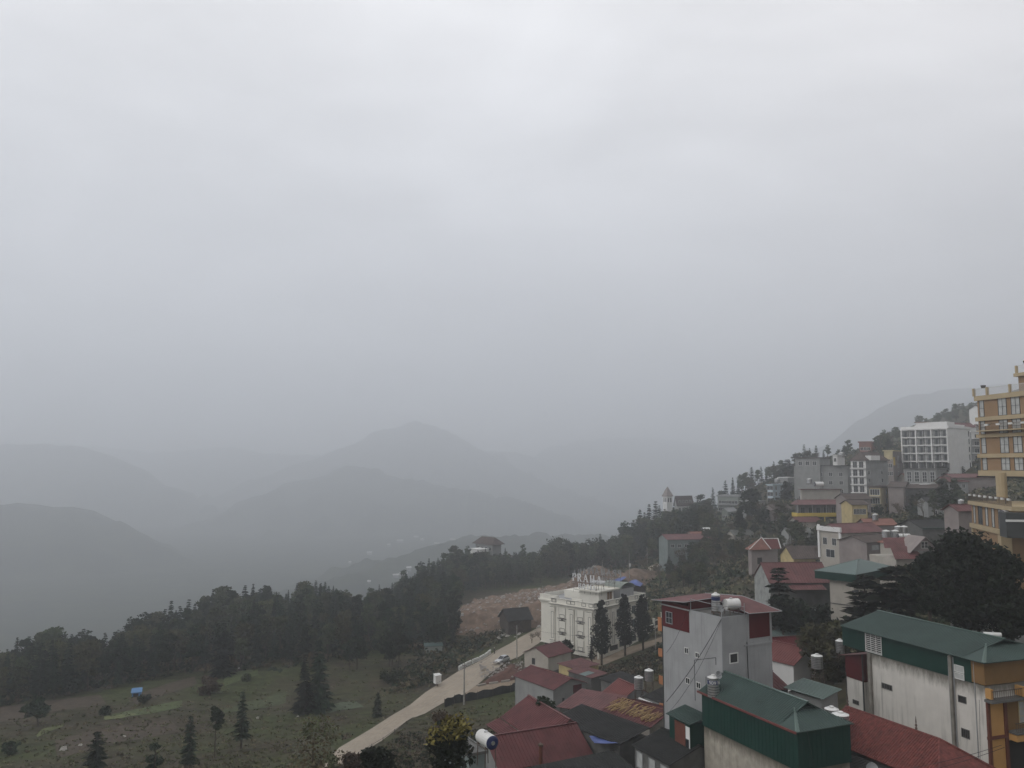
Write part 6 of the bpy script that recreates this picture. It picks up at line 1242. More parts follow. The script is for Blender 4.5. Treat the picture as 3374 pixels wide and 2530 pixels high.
def v_bamboo(s):
    rg = NR(s); C, D_, W_ = [], [], []; b = MB()
    for i in range(14):
        a = rg.uniform(0,6.28); sp = rg.uniform(.5,3.0); hh = rg.uniform(7,12); pts = []
        for k in range(7):
            t = k/6; pts.append(Vector((math.cos(a)*sp*(t**2)+rg.normal()*.05, math.sin(a)*sp*(t**2), hh*(t-.22*t**3))))
        for p, q in zip(pts[:-1], pts[1:]): b.tube(p, q, .05, .04, 4, False)
        for k in range(40):
            t = rg.uniform(.25,1.03); p = pts[min(5,int(t*6))].lerp(pts[min(6,int(t*6)+1)], t*6-int(t*6)) if t < 1 else pts[6]
            C.append([p.x+rg.normal()*.45, p.y+rg.normal()*.45, p.z+rg.normal()*.35]); d = unit(rg.normal(size=3)*np.array([1,1,.8])); D_.append(d*rg.uniform(.3,.7)); w = unit(np.cross(d, rg.normal(size=3))); W_.append(w*rg.uniform(.1,.3))
    return (cards_mesh('bamboo', np.array(C), np.array(D_), np.array(W_), ['bamboo_green', 'bark_pale'], b),)
VAR = dict(
 conifer=[v_conifer(s, 13, R_, lv, nb, 3, droop=dr) for s, R_, lv, nb, dr in ((1,2.5,22,9,.25),(2,2.9,20,9,.12),(3,2.1,24,9,.35),(4,2.7,18,9,.05))],
 broad=[v_broad(s, 10, R_, n_+5, 60, .42, mt=m_) for s, R_, n_, m_ in ((5,3.2,12,'leaf_mid'),(6,2.8,10,'leaf_dark'),(7,3.6,13,'leaf_olive'),(8,3.0,11,'leaf_dark'),(9,3.3,11,'leaf_mid'))],
 bamboo=[v_bamboo(s) for s in (11, 12, 13)], bare=[])
for s in (21, 22, 23, 24):
    rr_ = random.Random(s); b = bare_mb(rr_, 9, .17, .42, 4, 3); rg = NR(s); tips = np.array([v for v in b.v[-2200:]]); idx = rg.integers(0, len(tips), 260); C = tips[idx]+rg.normal(size=(260,3))*.3
    D_ = unit(rg.normal(size=(260,3)))*rg.uniform(.12,.32,(260,1)); W_ = unit(np.cross(D_, rg.normal(size=(260,3))))*.09; VAR['bare'].append((cards_mesh('bare_tree', C, D_, W_, ['leaf_brown', 'bark'], b),))
CATN = dict(conifer='conifer', broad='broadleaf tree', bamboo='bamboo', bare='bare tree'); NAMES = dict(conifer='conifer_tree', broad='broadleaf_tree', bamboo='bamboo_clump', bare='bare_tree')
BASEH = dict(conifer=13.0, broad=10.0, bamboo=10.5, bare=9.5, bushy=10.0); VAR['bushy'] = VAR['broad']; CATN['bushy'] = 'bushy tree'; NAMES['bushy'] = 'bushy_tree'
CNT = {}
def plant(kind, g, h, rot, label, group, wide=1.0, var=None, rnd_=random):
    k = VAR[kind][var if var is not None else rnd_.randrange(len(VAR[kind]))]; s = h/BASEH[kind]; o = link(NAMES[kind], k[0]); o.location = g; o.rotation_euler = (0, 0, rot); o.scale = (s*wide, s*wide, s)
    CNT[kind] = CNT.get(kind, 0)+1; return tag(o, label, CATN[kind], group)
def big_tree(name, g, parts, label, rot=0, scale=(1,1,1), cat='tree'):
    root = empty(name, g, rot, label, cat); root.scale = scale; link('crown', parts[0], root); link('trunk', parts[1], root); return root
SKY_L = [(-40,2150),(0,2140),(34,2113),(76,2150),(99,2097),(137,2094),(178,2082),(213,2067),(273,2086),(311,2073),(334,2105),(380,2082),(460,2033),(505,2018),(539,2010),(589,1976),(646,1972),(695,1965),(722,1938),(752,1932),(825,1925),(851,1921),(897,1928),(965,1942),(992,1921),(1015,1911),(1053,1911),(1083,1915),(1110,1928),(1151,1942),(1197,1957),(1231,1934),(1258,1924),(1300,1918),(1335,1877),(1373,1887),(1392,1850),(1418,1838),(1468,1822),(1497,1798),(1544,1798),(1601,1804),(1665,1804),(1693,1817),(1722,1793),(1751,1814),(1822,1763),(1852,1763),(1890,1774),(1928,1779),(1952,1763),(1974,1757),(2020,1755),(2055,1717),(2082,1711),(2104,1676),(2134,1658),(2156,1649),(2188,1641),(2248,1640),(2278,1649),(2301,1628),(2328,1656),(2343,1605),(2385,1581),(2409,1572),(2439,1561),(2472,1537),(2503,1536),(2545,1518),(2569,1516),(2596,1513),(2617,1490),(2647,1463),(2686,1466),(2723,1465),(2783,1469),(2883,1449),(2913,1415),(2953,1409),(3093,1360),(3151,1330),(3206,1324),(3248,1321),(3400,1300)]
BORDER = [(-200,2345),(0,2330),(160,2310),(330,2275),(470,2250),(640,2215),(740,2205),(800,2210),(900,2200),(1060,2198),(1100,2180),(1200,2160),(1350,2150),(1450,2160),(1500,2130),(1560,2108),(1600,2075),(1560,2040),(1450,2030),(1440,2000),(1540,1958),(1600,1940),(1700,1925),(1850,1880),(1950,1872),(2085,1872),(2130,1850),(2200,1850)]
bu = np.array([p[0] for p in BORDER[:16]]); bv = np.array([p[1] for p in BORDER[:16]])
bu2 = np.array([1440,1540,1600,1700,1850,1950,2085,2130,2200]); bv2 = np.array([2010,1958,1948,1942,1908,1885,1872,1850,1840])
def border_v(u): return np.interp(u, bu, bv) if u < 1500 else np.interp(u, bu2, bv2)
su = np.array([p[0] for p in SKY_L]); sv = np.array([p[1] for p in SKY_L])
def clear(x, y, m=1.0, D=None):
    for o, e1, e2, W_, L_, z in FOOT:
        dx, dy = x-o.x, y-o.y; a = dx*e1.x+dy*e1.y; c = dx*e2.x+dy*e2.y
        if -m < a < W_+m and -m < c < L_+m: return False
    return True
def onroad(x, y, m=3.0):
    for P_, Q_ in ((rL, rR), (bL, bR)):
        for p, q in zip(P_, Q_):
            cx, cy = (p.x+q.x)/2, (p.y+q.y)/2; w_ = math.hypot(p.x-q.x, p.y-q.y)/2+m
            if abs(x-cx) < w_ and abs(y-cy) < w_ and math.hypot(x-cx, y-cy) < w_: return True
    return False
rt = random.Random(77)
def ridge_D(u):
    ys = np.arange(150, 560, 2.0); x = ys*(u-1687)/F; hh = H(x, ys); i = int(np.argmax(hh/ys)); return ys[i]
FLAB = {('conifer',0): ('dark conifer in the dense forest beyond the left fields','conifers of the left forest'), ('broad',0): ('rounded dull green tree in the dense forest beyond the left fields','broadleaf trees of the left forest'),
        ('conifer',1): ('hazy conifer on the wooded ridge between the ridge villa and the church','conifers of the ridge'), ('broad',1): ('hazy rounded tree on the wooded ridge between the ridge villa and the church','broadleaf trees of the ridge'),
        ('bamboo',0): ('feathery bamboo clump in the tall thicket behind the reddish dirt bank','bamboo clumps behind the dirt bank'), ('conifer',2): ('pale hazy conifer on the skyline of the right hill','conifers of the hill skyline'), ('broad',2): ('pale hazy rounded tree on the skyline of the right hill','trees of the hill skyline')}
TREES = []
def fplant(kind, g, h, wide=1.0):
    u = proj(g)[0]; zone = 0 if u < 1480 else 1 if u < 2300 else 2
    if kind == 'bamboo': zone = 0
    lb, gr = FLAB[(kind, zone)]; TREES.append((h/g.y, kind, g, h, rt.uniform(0, 6.28), lb, gr, wide, rt.randrange(4)))
# skyline trees
for (u, v), (u2, v2) in zip(SKY_L[:-1], SKY_L[1:]):
    for t in ((0, .5) if u2-u > 28 else (0,)):
        uu = u+(u2-u)*t+(0 if t == 0 else rt.uniform(-6,6)); vv = v+(v2-v)*t+(0 if t == 0 else rt.uniform(6,22)); Dr = ridge_D(uu)
        if uu > 3300 or (2195 < uu < 2240): continue
        D_ = Dr-rt.uniform(2, 14); x = D_*(uu-1687)/F; z = Hs(x, D_); top = P(uu, vv, D_).z; h_ = top-z
        kk = 0
        while h_ < 5.5 and kk < 30: D_ -= 4; x = D_*(uu-1687)/F; z = Hs(x, D_); h_ = P(uu, vv, D_).z-z; kk += 1
        h_ = min(h_, 22)
        if not clear(x, D_, 1): continue
        kind = 'bamboo' if 1700 < uu < 2035 and rt.random() < .6 else ('conifer' if rt.random() < (.72 if uu < 2700 else .5) else 'broad')
        if 440 < uu < 545 or 1110 < uu < 1240: kind = 'broad'
        fplant(kind, Vector((x, D_, z)), h_, rt.uniform(.75,1.0) if kind == 'conifer' else rt.uniform(.85,1.15))
# fill
placed = []; tries = 0
while len(placed) < 820 and tries < 30000:
    tries += 1; u = rt.uniform(-120, 2330); Dr = ridge_D(u) if tries % 1 == 0 else 0; D_ = rt.uniform(150, Dr+2); x = D_*(u-1687)/F; z = Hs(x, D_); uu, vb = proj((x, D_, z))
    if vb > border_v(uu)-2: continue
    if uu > 2080 and vb > 1850: continue
    if 1600 < uu < 1960 and vb > 1905 : continue
    h_ = rt.uniform(7.5, 14)*(1.15 if D_ > 300 else .9); vt = proj((x, D_, z+h_))[1]; sk = np.interp(uu, su, sv)
    if vt < sk+8:
        h_ = (P(uu, sk+rt.uniform(10,40), D_).z-z)
        if h_ < 5: continue
    if 1520 < uu < 1690 and vt < 1815:
        h_ = P(uu, 1815+rt.uniform(0,25), D_).z-z
        if h_ < 4: continue
    if uu > 2340 and vb < 1700: continue
    if any((x-a)**2+(D_-b)**2 < 15 for a, b in placed) or not clear(x, D_, 2): continue
    kind = 'conifer' if rt.random() < (.52 if uu < 1300 else .6) else 'broad'
    if 1560 < uu < 2060 and vb > 1830: kind = 'bamboo' if rt.random() < .6 else 'broad'
    placed.append((x, D_)); fplant(kind, Vector((x, D_, z)), h_, rt.uniform(.8,1.15))
for u in range(1440, 1990, 19):          # the thicket that closes the view behind the dirt bank
    for v in (1868, 1884, 1900, 1916, 1930, 1941):
        uu = u+rt.uniform(-8,8); vv = v+rt.uniform(-6,6)
        if vv > border_v(uu)-2: continue
        g = G(uu, vv, 200, 460); sk = np.interp(uu, su, sv); hm = P(uu, sk+rt.uniform(4,45), g.y).z-g.z; h_ = min(rt.uniform(8,13), hm)
        if 1520 < uu < 1700: h_ = min(h_, P(uu, 1818+rt.uniform(0,20), g.y).z-g.z)
        if h_ < 4 or not clear(g.x, g.y, 1): continue
        fplant('bamboo' if rt.random() < .5 and uu > 1600 else ('conifer' if rt.random() < .6 else 'broad'), g, h_, rt.uniform(.85,1.1))
# right hillside: trees between the houses, never in front of a facade that the photo shows
PROT = [(2955,1380,3190,1562),(2965,1545,3085,1598),(3190,1400,3290,1545),(2788,1480,2905,1628),(2700,1490,2795,1590),(2605,1610,2815,1716),(2620,1590,2765,1660),(2848,1600,2922,1652),(2912,1590,2985,1642),(2512,1590,2582,1648),(2350,1625,2440,1712),(2186,1615,2280,1695),
        (2462,1772,2562,1835),(2605,1832,2760,1885),(2605,1855,2690,1880),(2722,1738,2925,1768),(2920,1722,3000,1775),(2930,1785,3075,1850),(2490,1870,2712,2000),(2695,1850,2800,2010),(2800,1850,2930,1905),(3015,1715,3125,1765),(3180,1180,3374,1800),(2160,1950,2560,2500),(1780,1830,2140,2185),(2540,2040,3374,2530),(2080,1860,2180,1910),(2340,1860,2480,1940)]
hp = []; tries = 0; quota = dict(bare=150, broad=190, conifer=40); cnt = dict(bare=0, broad=0, conifer=0)
while sum(cnt.values()) < sum(quota.values()) and tries < 25000:
    tries += 1; u = rt.uniform(2090, 3380); v = rt.uniform(1400, 2060); g = G(u, v)
    if g.y < 135 or g.y > 500: continue
    kind = rt.choices(['bare','broad','conifer'], [4,5,1.4])[0]
    if cnt[kind] >= quota[kind]: continue
    h_ = rt.uniform(4.5, 9.5); w_ = h_*.3; u0, vb = proj(g); vt = proj((g.x, g.y, g.z+h_))[1]; wp = w_*F/g.y*.8
    bad = False; lim = .25 if kind == 'bare' else .0
    for a, b_, c, d_ in PROT:
        if u0+wp*(1-lim) > a and u0-wp*(1-lim) < c and vb > b_ and vt < d_-(6 if kind != 'bare' else 25) :
            bad = True; break
    if bad: continue
    if u0 > 2240 and vt < np.interp(u0, su, sv)+5: continue
    if any((g.x-a)**2+(g.y-b_)**2 < (9 if g.y < 220 else 16) for a, b_ in hp) or not clear(g.x, g.y, .8) or onroad(g.x, g.y, 1.5): continue
    hp.append((g.x, g.y)); cnt[kind] += 1
    z_ = 'upper' if v < 1660 else 'middle' if v < 1800 else 'lower'
    TREES.append((h_/g.y, 'bushy' if kind == 'broad' else kind, g, h_, rt.uniform(0,6.28), {'bare':'leafless brown tree','broad':'dark bushy tree','conifer':'small dark conifer'}[kind]+' growing among the houses of the '+z_+' right hillside', {'bare':'bare','broad':'bushy','conifer':'coniferous'}[kind]+' trees among the houses of the '+z_+' hillside', rt.uniform(.85,1.2), rt.randrange(4)))
for i, (u, v, hh_) in enumerate([(2195,1862,11),(2225,1868,12),(2262,1872,13),(2290,1866,10),(2325,1870,12),(2360,1872,11),(2160,1850,9),(2130,1905,13),(2175,1930,12),(2215,1925,11),(2250,1930,10),(2300,1925,9),(2395,1885,9),(2420,1870,8),(2440,1900,8),(2740,1815,8),(2765,1812,8),(2800,1815,8),(2830,1820,7),(2870,1822,7),(2900,1815,7),(2640,1842,6),(2700,1842,6),(2560,1852,7),(2950,1850,6)]):
    g = G(u, v); TREES.append((9, 'bare', g, hh_*.9, i*1.3, 'leafless brown tree standing between the white hotel and the hillside houses' if u < 2500 else 'leafless brown tree in front of the small mid hillside houses', 'bare trees of the lower slope' if u < 2500 else 'bare trees before the mid hillside houses', 1.0, i % 4))
for u in range(3030, 3270, 11):
    g = G(u, np.interp(u, su, sv)+rt.uniform(28, 62), 300, 620); fplant('broad' if rt.random() < .7 else 'conifer', g, rt.uniform(6, 10), rt.uniform(.9,1.2))
for u in list(range(2885, 2962, 8))+list(range(2700, 2800, 16)): fplant('conifer' if rt.random() < .5 else 'broad', G(u, np.interp(u, su, sv)+rt.uniform(20, 40), 300, 620), rt.uniform(6, 10))
for i, (u, v) in enumerate([(3030,1790),(3065,1800),(3095,1812),(3120,1800),(3150,1790),(3170,1830),(2990,1805),(3140,1760),(3110,1770),(3080,1765)]):
    g = G(u, v); TREES.append((9, 'bushy', g, 7.5 if v > 1780 else 5.5, i*1.7, 'dark bushy tree growing between the dark warehouse and the ochre wing', 'bushy trees left of the ochre wing', 1.1, i % 4))
TREES.sort(key=lambda q: -q[0]); rest = []
for q in TREES:
    if CNT.get(q[1], 0) < 292: plant(q[1], q[2], q[3], q[4], q[5], q[6], q[7], var=q[8] % len(VAR[q[1]]))
    else: rest.append(q)
tpl = {}; V_, F_, Mi = [], [], []; fm = ['conifer_green', 'leaf_mid', 'bark']; nv = 0
for _, kind, g, h_, rot, lb, gr, wd, vr in rest:       # the smallest, farthest trees read as one mass
    me = VAR[kind][vr % len(VAR[kind])][0]
    if me.name not in tpl:
        c = np.empty(len(me.vertices)*3); me.vertices.foreach_get('co', c); tpl[me.name] = (c.reshape(-1, 3), [tuple(p.vertices) for p in me.polygons], [2 if me.materials[p.material_index].name.startswith('bark') else (0 if kind == 'conifer' else 1) for p in me.polygons])
    c, fs, mi_ = tpl[me.name]; s = h_/BASEH[kind]; cs, sn = math.cos(rot), math.sin(rot); q = c*np.array([s*wd, s*wd, s]); q = np.stack([q[:,0]*cs-q[:,1]*sn+g.x, q[:,0]*sn+q[:,1]*cs+g.y, q[:,2]+g.z], 1)
    V_.append(q); F_ += [tuple(k+nv for k in f) for f in fs]; Mi += mi_; nv += len(q)
if rest:
    me = bpy.data.meshes.new('distant_forest'); me.from_pydata(np.vstack(V_).tolist(), [], F_)
    for m_ in fm: me.materials.append(M(m_))
    me.polygons.foreach_set('material_index', np.array(Mi, np.int32)); me.update(); tag(link('distant_forest', me), 'distant mass of small dark trees filling in the hazy forest', 'forest', kind='stuff')
print('TREES', CNT, len(rest))
# ---- individual trees
def at_px(u, v, dmin=60, dmax=520): return G(u, v, dmin, dmax)
def tree_px(name, base, top, width, parts_fn, label, D=None, cat='tree', **k):
    g = at_px(*base) if D is None else P(*base, D); hh = P(base[0], top, g.y).z-g.z; wd = width/F*g.y
    return big_tree(name, g, parts_fn(hh, wd/2), label, cat=cat, **k)
def cyp(s):
    def fn(h, r):
        rg = NR(s); cl = []
        for i in range(95):
            t = .2+.79*(i+rg.uniform(0,1))/95; rr = r*min(1, (t-.14)*4)**.6*(1-t)**.42*1.25; a = rg.uniform(0,6.28); q = rr*rg.uniform(.25,.85); cl.append((math.cos(a)*q, math.sin(a)*q, h*t, max(.28, rr*rg.uniform(.3,.5))))
        c = clump_cards(rg, cl, 55, .26, 1.25); return cards_mesh('crown', *c, ['leaf_near_black']), trunk_mb(h, .3, 0, rg, .9).data('trunk', 'bark')
    return fn
con = lambda s, mt='conifer_green', base=.08, power=.8, lv=24, nb=9, dr=.2: (lambda h, r: v_conifer(s, h, r*1.2, lv, nb, 3, one=False, mt=mt, base=base, droop=dr, power=power))
bro = lambda s, mt='leaf_dark', n=18, per=60, size=.42, low=.3, mt2=None, lean=0, tr=.2, flat=.75: (lambda h, r: v_broad(s, h, r, n, per, size, one=False, mt=mt, low=low, mt2=mt2, lean=lean, tr=tr, flat=flat))
tree_px('cypress_tree', zf(1270,1300), zf(0,588)[1], 66, cyp(31), 'tall dark cypress, nearest and leftmost of three in front of the white hotel')
tree_px('cypress_tree', zf(1525,1200), zf(0,518)[1], 66, cyp(32), 'tall dark cypress, middle one of three in front of the white hotel')
tree_px('cypress_tree', zf(1722,1140), zf(0,532)[1], 64, cyp(33), 'tall dark cypress, furthest right of three in front of the white hotel')
tree_px('slim_conifer', zf(1162,1300), zf(0,985)[1], 22, con(34, 'leaf_near_black', .25), 'thin young conifer just left of the three tall cypresses')
tree_px('round_tree', zf(890,1245), zf(0,1020)[1], 52, bro(35, 'leaf_near_black', 16, 70, .35, .35), 'round dark tree between the small plaster house and the hotel entrance')
tree_px('field_conifer', zi(925,1190), zi(0,690)[1], 66, con(36, 'leaf_near_black', .03, 1.0, 26, 10), 'dark pointed conifer in the middle of the fields, front one of a touching pair')
tree_px('field_conifer', zi(1045,1165), zi(0,530)[1], 76, con(37, 'conifer_green', .03, .9, 26, 10), 'taller dark conifer just behind the front conifer of the fields')
tree_px('field_conifer', zi(380,1510), zi(0,985)[1], 50, con(38, 'conifer_green', .22, .7), 'slender dark conifer with bare lower trunk on the dark lower field')
tree_px('field_tree', zi(150,1570), zi(0,1095)[1], 58, bro(39, 'leaf_dark', 14, 50, .4, .45, tr=.12), 'small tree with tall bare trunk beside the slender field conifer')
tree_px('edge_conifer', zi(210,860), zi(0,475)[1], 62, con(40, 'leaf_near_black', .03, .7), 'dark conifer at the forest edge above the left end of the fields')
tree_px('field_conifer', zh(820,1800), zh(0,1330)[1], 78, con(41, 'conifer_green', .05, .8), 'dark conifer cut by the bottom edge, leftmost of the field conifers')
tree_px('field_conifer', zh(1640,1640), zh(0,1195)[1], 46, con(42, 'conifer_green', .08, .6), 'narrow conifer left of the small tree with a bare trunk')
tree_px('field_tree', zh(1340,1760), zh(0,1440)[1], 60, bro(43, 'leaf_dark', 12, 50, .4, .2), 'bushy dark tree at the bottom edge between two field conifers')
tree_px('leaning_tree', zh(335,1300), zh(0,1060)[1], 88, bro(44, 'leaf_dark', 13, 55, .5, .4, lean=-1.0), 'spreading dark tree beside the bright grass at the left edge of the fields')
tree_px('field_tree', zi(1565,1215), zi(0,1000)[1], 30, con(45, 'leaf_dark', .05, .6), 'small dark tree by the field side of the dirt road')
tree_px('shrub', zh(90,1540), zh(0,1430)[1], 56, bro(46, 'leaf_dark', 8, 40, .4, .2), 'low dark bush at the far left of the fields', cat='bush')
tree_px('shrub', zh(925,1200), zh(0,1130)[1], 50, bro(47, 'leaf_dark', 8, 40, .4, .2), 'dark bush above the long green grass strip', cat='bush')
tree_px('shrub', zh(1250,1100), zh(0,1030)[1], 56, bro(48, 'leaf_dark', 8, 40, .4, .2), 'dark bush right under the blue field hut', cat='bush')
tree_px('shrub', zi(100,1020), zi(0,850)[1], 84, bro(49, 'leaf_brown', 12, 50, .5, .15), 'broad brownish thicket at the left forest edge', cat='bush')
tree_px('shrub', zi(430,910), zi(0,850)[1], 50, bro(50, 'leaf_mid', 8, 40, .4, .2), 'dull green bush beside the path at the upper field', cat='bush')
tree_px('shrub', zi(1700,910), zi(0,825)[1], 90, bro(51, 'leaf_dark', 12, 50, .5, .1), 'long dark bush on the field near the road', cat='bush')
# forest edge trunks standing in the clearing
for i, (x, yb_, yt, w_) in enumerate(((1320,810,560,70),(1385,805,540,80),(1690,775,480,110),(1750,765,430,120),(1668,780,560,60))):
    tree_px('clearing_tree', zi(x,yb_), zi(0,yt)[1], w_, bro(60+i, 'leaf_dark', 14, 50, .5, .4, tr=.2), ['thin trunked tree at the left of the clearing','tree beside the leftmost clearing trunk','slender tree third from the left in the clearing','large dark tree rising at the right of the clearing','slight tree squeezed between the right clearing trunks'][i])
tree_px('lone_tree', zj(1565,1040), zj(0,690)[1], 80, bro(66, 'leaf_dark', 16, 60, .5, .45, tr=.22), 'two trunked dark tree in front of the dirt bank, left stem', )
tree_px('lone_tree', zj(1597,1040), zj(0,650)[1], 70, bro(67, 'leaf_mid', 14, 60, .5, .45, tr=.22), 'dark tree beside the left stem in front of the dirt bank')
# near trees along the bottom edge
def near_tree(name, u, vtop, D_, hh, r, fn, label, cat='tree'):
    p = P(u, vtop, D_); return big_tree(name, Vector((p.x, p.y, p.z-hh)), fn(hh, r), label, cat=cat)
near_tree('yellow_tipped_tree', zg(250,0)[0], zg(0,648)[1], 74, 13, 2.9, bro(70, 'leaf_near_black', 30, 130, .26, .35, mt2='leaf_yellow', tr=.2), 'dark tree with yellow green top leaves beside the big white tank')
near_tree('leafy_dark_tree', zi(1560,0)[0], zi(0,1425)[1], 82, 9, 2.6, bro(71, 'leaf_near_black', 24, 120, .3, .2), 'dark leafy tree at the bottom edge right of the dirt road')
near_tree('sparse_tree', zi(1010,0)[0], zi(0,1190)[1], 98, 13, 4.6, bro(72, 'leaf_brown', 30, 60, .22, .25, mt2='leaf_olive'), 'thin leaved brownish tree at the bottom edge left of the dirt road')
near_tree('sparse_tree', zi(1190,0)[0], zi(0,1500)[1], 92, 7, 1.6, bro(73, 'leaf_olive', 12, 50, .22, .2), 'wispy olive sapling touching the left edge of the dirt road')
near_tree('shrub', zi(1330,0)[0], zi(0,1520)[1], 90, 4, 2.0, bro(74, 'leaf_brown', 12, 80, .22, .2), 'brown shrub at the bottom edge on the right shoulder of the road', 'bush')
near_tree('shrub', zg(1060,0)[0], zg(0,545)[1], 118, 3.5, 2.1, bro(75, 'leaf_dark', 14, 80, .28, .2), 'dark shrub against the window of the grey gable house', 'bush')
near_tree('shrub', zt(300,0)[0], zt(0,280)[1], 100, 3.5, 2.4, bro(76, 'leaf_brown', 12, 80, .22, .2), 'brownish shrub in the yard left of the yellow tipped tree', 'bush')
# large dark trees by the ochre hotel
near_tree('great_dark_tree', zc(1560,0)[0], zc(0,492)[1], 112, 15, 5.9, bro(80, 'leaf_near_black', 60, 150, .42, .22, tr=.4, flat=.8), 'huge rounded black green tree in front of the ochre hotel wing')
near_tree('great_dark_tree', zc(1975,0)[0], zc(0,670)[1], 108, 13, 3.9, bro(81, 'leaf_near_black', 44, 150, .42, .2, tr=.4, flat=.9), 'dark tree overlapping the right side of the huge rounded one')
near_tree('dark_tree', zc(1160,0)[0], zc(0,720)[1], 116, 10, 3.4, bro(82, 'leaf_near_black', 26, 130, .4, .2, tr=.3), 'reddish black lower tree at the left foot of the huge rounded one')
near_tree('cedar_tree', zc(820,0)[0], zc(0,832)[1], 124, 11, 3.7, con(83, 'leaf_near_black', .15, .5, 11, 16, -.05), 'flat layered dark cedar covering the green roofed hall')
near_tree('cedar_tree', zc(480,0)[0], zc(0,935)[1], 128, 9, 2.9, con(84, 'leaf_near_black', .1, .5, 10, 15, -.05), 'smaller layered cedar in front of the beige wall of the green roofed hall')
near_tree('olive_tree', zp(1230,0)[0], zp(0,60)[1], 126, 8, 3.9, bro(85, 'leaf_olive', 26, 120, .38, .15), 'bushy olive green tree between the salmon roof and the long white house')
near_tree('olive_tree', zp(1560,0)[0], zp(0,20)[1], 128, 7, 3.6, bro(86, 'leaf_olive', 18, 100, .38, .15), 'smaller olive green tree touching the dark green cladding')
near_tree('layered_pine', zo(632,0)[0], zo(0,55)[1], 150, 11.5, 2.2, con(87, 'leaf_near_black', .05, .35, 16, 12, .0), 'narrow layered pine standing in front of the weathered gable house')
near_tree('dark_tree', zo(1380,0)[0], zo(0,800)[1], 140, 8, 3.4, bro(88, 'leaf_near_black', 20, 100, .4, .2), 'dark shrubby tree below the beige wall of the green roofed hall')
near_tree('dark_tree', zo(700,0)[0], zo(0,620)[1], 146, 7, 3.0, bro(89, 'leaf_near_black', 20, 90, .4, .2), 'dark bush like tree around the foot of the layered pine')
near_tree('dark_tree', zo(1030,0)[0], zo(0,690)[1], 150, 6, 4.0, bro(90, 'leaf_dark', 18, 90, .4, .2), 'dull dark tree in the yard of the weathered gable house')
tree_px('hill_cypress', zb(965,1242), zb(0,898)[1], 42, cyp(91), 'tall lone dark cypress on the middle of the right hillside')
tree_px('hill_tree', zb(1085,1010), zb(0,715)[1], 92, bro(92, 'leaf_dark', 20, 70, .8, .15), 'broad dark tree left of the light blue house')
tree_px('hill_tree', zb(1470,830), zb(0,590)[1], 56, bro(93, 'leaf_near_black', 18, 70, .7, .1), 'dark tree between the light blue house and the yellow balconies')
tree_px('hill_cedar', zb(1480,610), zb(0,368)[1], 44, con(94, 'conifer_green', .08, .5, 12, 12, .0), 'dark layered cedar on the skyline above the light blue house')
tree_px('hill_cedar', zb(1565,600), zb(0,440)[1], 36, con(95, 'conifer_green', .08, .6, 12, 10, .0), 'smaller hazy cedar right of the skyline cedar')
tree_px('hill_conifer', zb(2100,320), zb(0,220)[1], 22, con(96, 'conifer_green', .05, .7, 12, 10), 'small pointed conifer behind the white cubic rooftop room')
tree_px('hill_conifer', za(710,1080), za(0,940)[1], 26, con(97, 'conifer_green', .05, .7, 12, 10), 'dark conifer right of the salmon villa')
tree_px('hill_tree', za(1340,1480), za(0,1270)[1], 76, bro(98, 'leaf_near_black', 20, 70, .7, .1), 'dark tree in front of the right half of the grey window annex')
tree_px('hill_pine', za(1545,1350), za(0,1262)[1], 20, con(99, 'conifer_green', .1, .5, 10, 9, .1), 'little pale layered pine at the foot of the white balcony hotel')
# undergrowth and field weeds, one mass each
def ground_cards(name, pts, hgt, size, mats, label, seed, per=6, mixp=.4):
    rg = NR(seed); pts = np.array(pts); n = len(pts); z = H(pts[:,0], pts[:,1]); base = np.repeat(np.column_stack([pts, z]), per, 0); sz = np.repeat(rg.uniform(.5,1.4,n)*size, per)[:, None]; hh = np.repeat(rg.uniform(.3,1.0,n)*hgt, per)[:, None]
    m_ = n*per; off = rg.normal(size=(m_,3))*np.array([1,1,0])*sz*.8; off[:,2] = (rg.random(m_)*hh[:,0]); C = base+off; D_ = unit(rg.normal(size=(m_,3))*np.array([1,1,.7]))*sz*rg.uniform(.4,1,(m_,1)); W_ = unit(np.cross(D_, rg.normal(size=(m_,3))))*sz*.55
    me = cards_mesh(name, C, D_, W_, mats, mi=np.repeat((rg.random(n) < mixp).astype(int), per)); o = link(name, me); return tag(o, label, 'undergrowth', kind='stuff')
def sample(n, fn, seed):
    r = random.Random(seed); out = []; k = 0
    while len(out) < n and k < n*12:
        k += 1; q = fn(r)
        if q is not None: out.append(q)
    return out
def s_forest(r):
    u = r.uniform(-150, 2250); D_ = r.uniform(150, 480); x = D_*(u-1687)/F; v = proj((x, D_, Hs(x, D_)))[1]
    if v > border_v(u)+6 or (v > 1905 and 1460 < u < 1960): return None
    if not clear(x, D_, .5): return None
    return (x, D_)
def s_hill(r):
    u = r.uniform(1960, 3374); D_ = 110+r.random()**.8*400; x = D_*(u-1687)/F
    if not clear(x, D_, .3) or onroad(x, D_, .8): return None
    v = proj((x, D_, Hs(x, D_)))[1]
    return (x, D_) if v < 2250 and (D_ > 240 or u > 2140) else None
def s_field(r):
    u = r.uniform(-200, 1950); v = r.uniform(2130, 2620)
    if v < border_v(min(u, 1450))-10 and u < 1450: return None
    if u >= 1450 and v < 2110: return None
    d = ray(u, v); t = -50.0/d.z; x, y = d.x*t, d.y*t
    if not clear(x, y, .3) or onroad(x, y, .5): return None
    return (x, y)
ground_cards('undergrowth', sample(5200, s_forest, 1), 2.2, 1.0, ['leaf_dark','leaf_brown'], 'tangled dark undergrowth below the forest trees', 1)
ground_cards('undergrowth', sample(9000, s_hill, 2), 1.6, .75, ['leaf_dark','weed_dry'], 'scrub and weeds covering the right hillside', 2, mixp=.3)
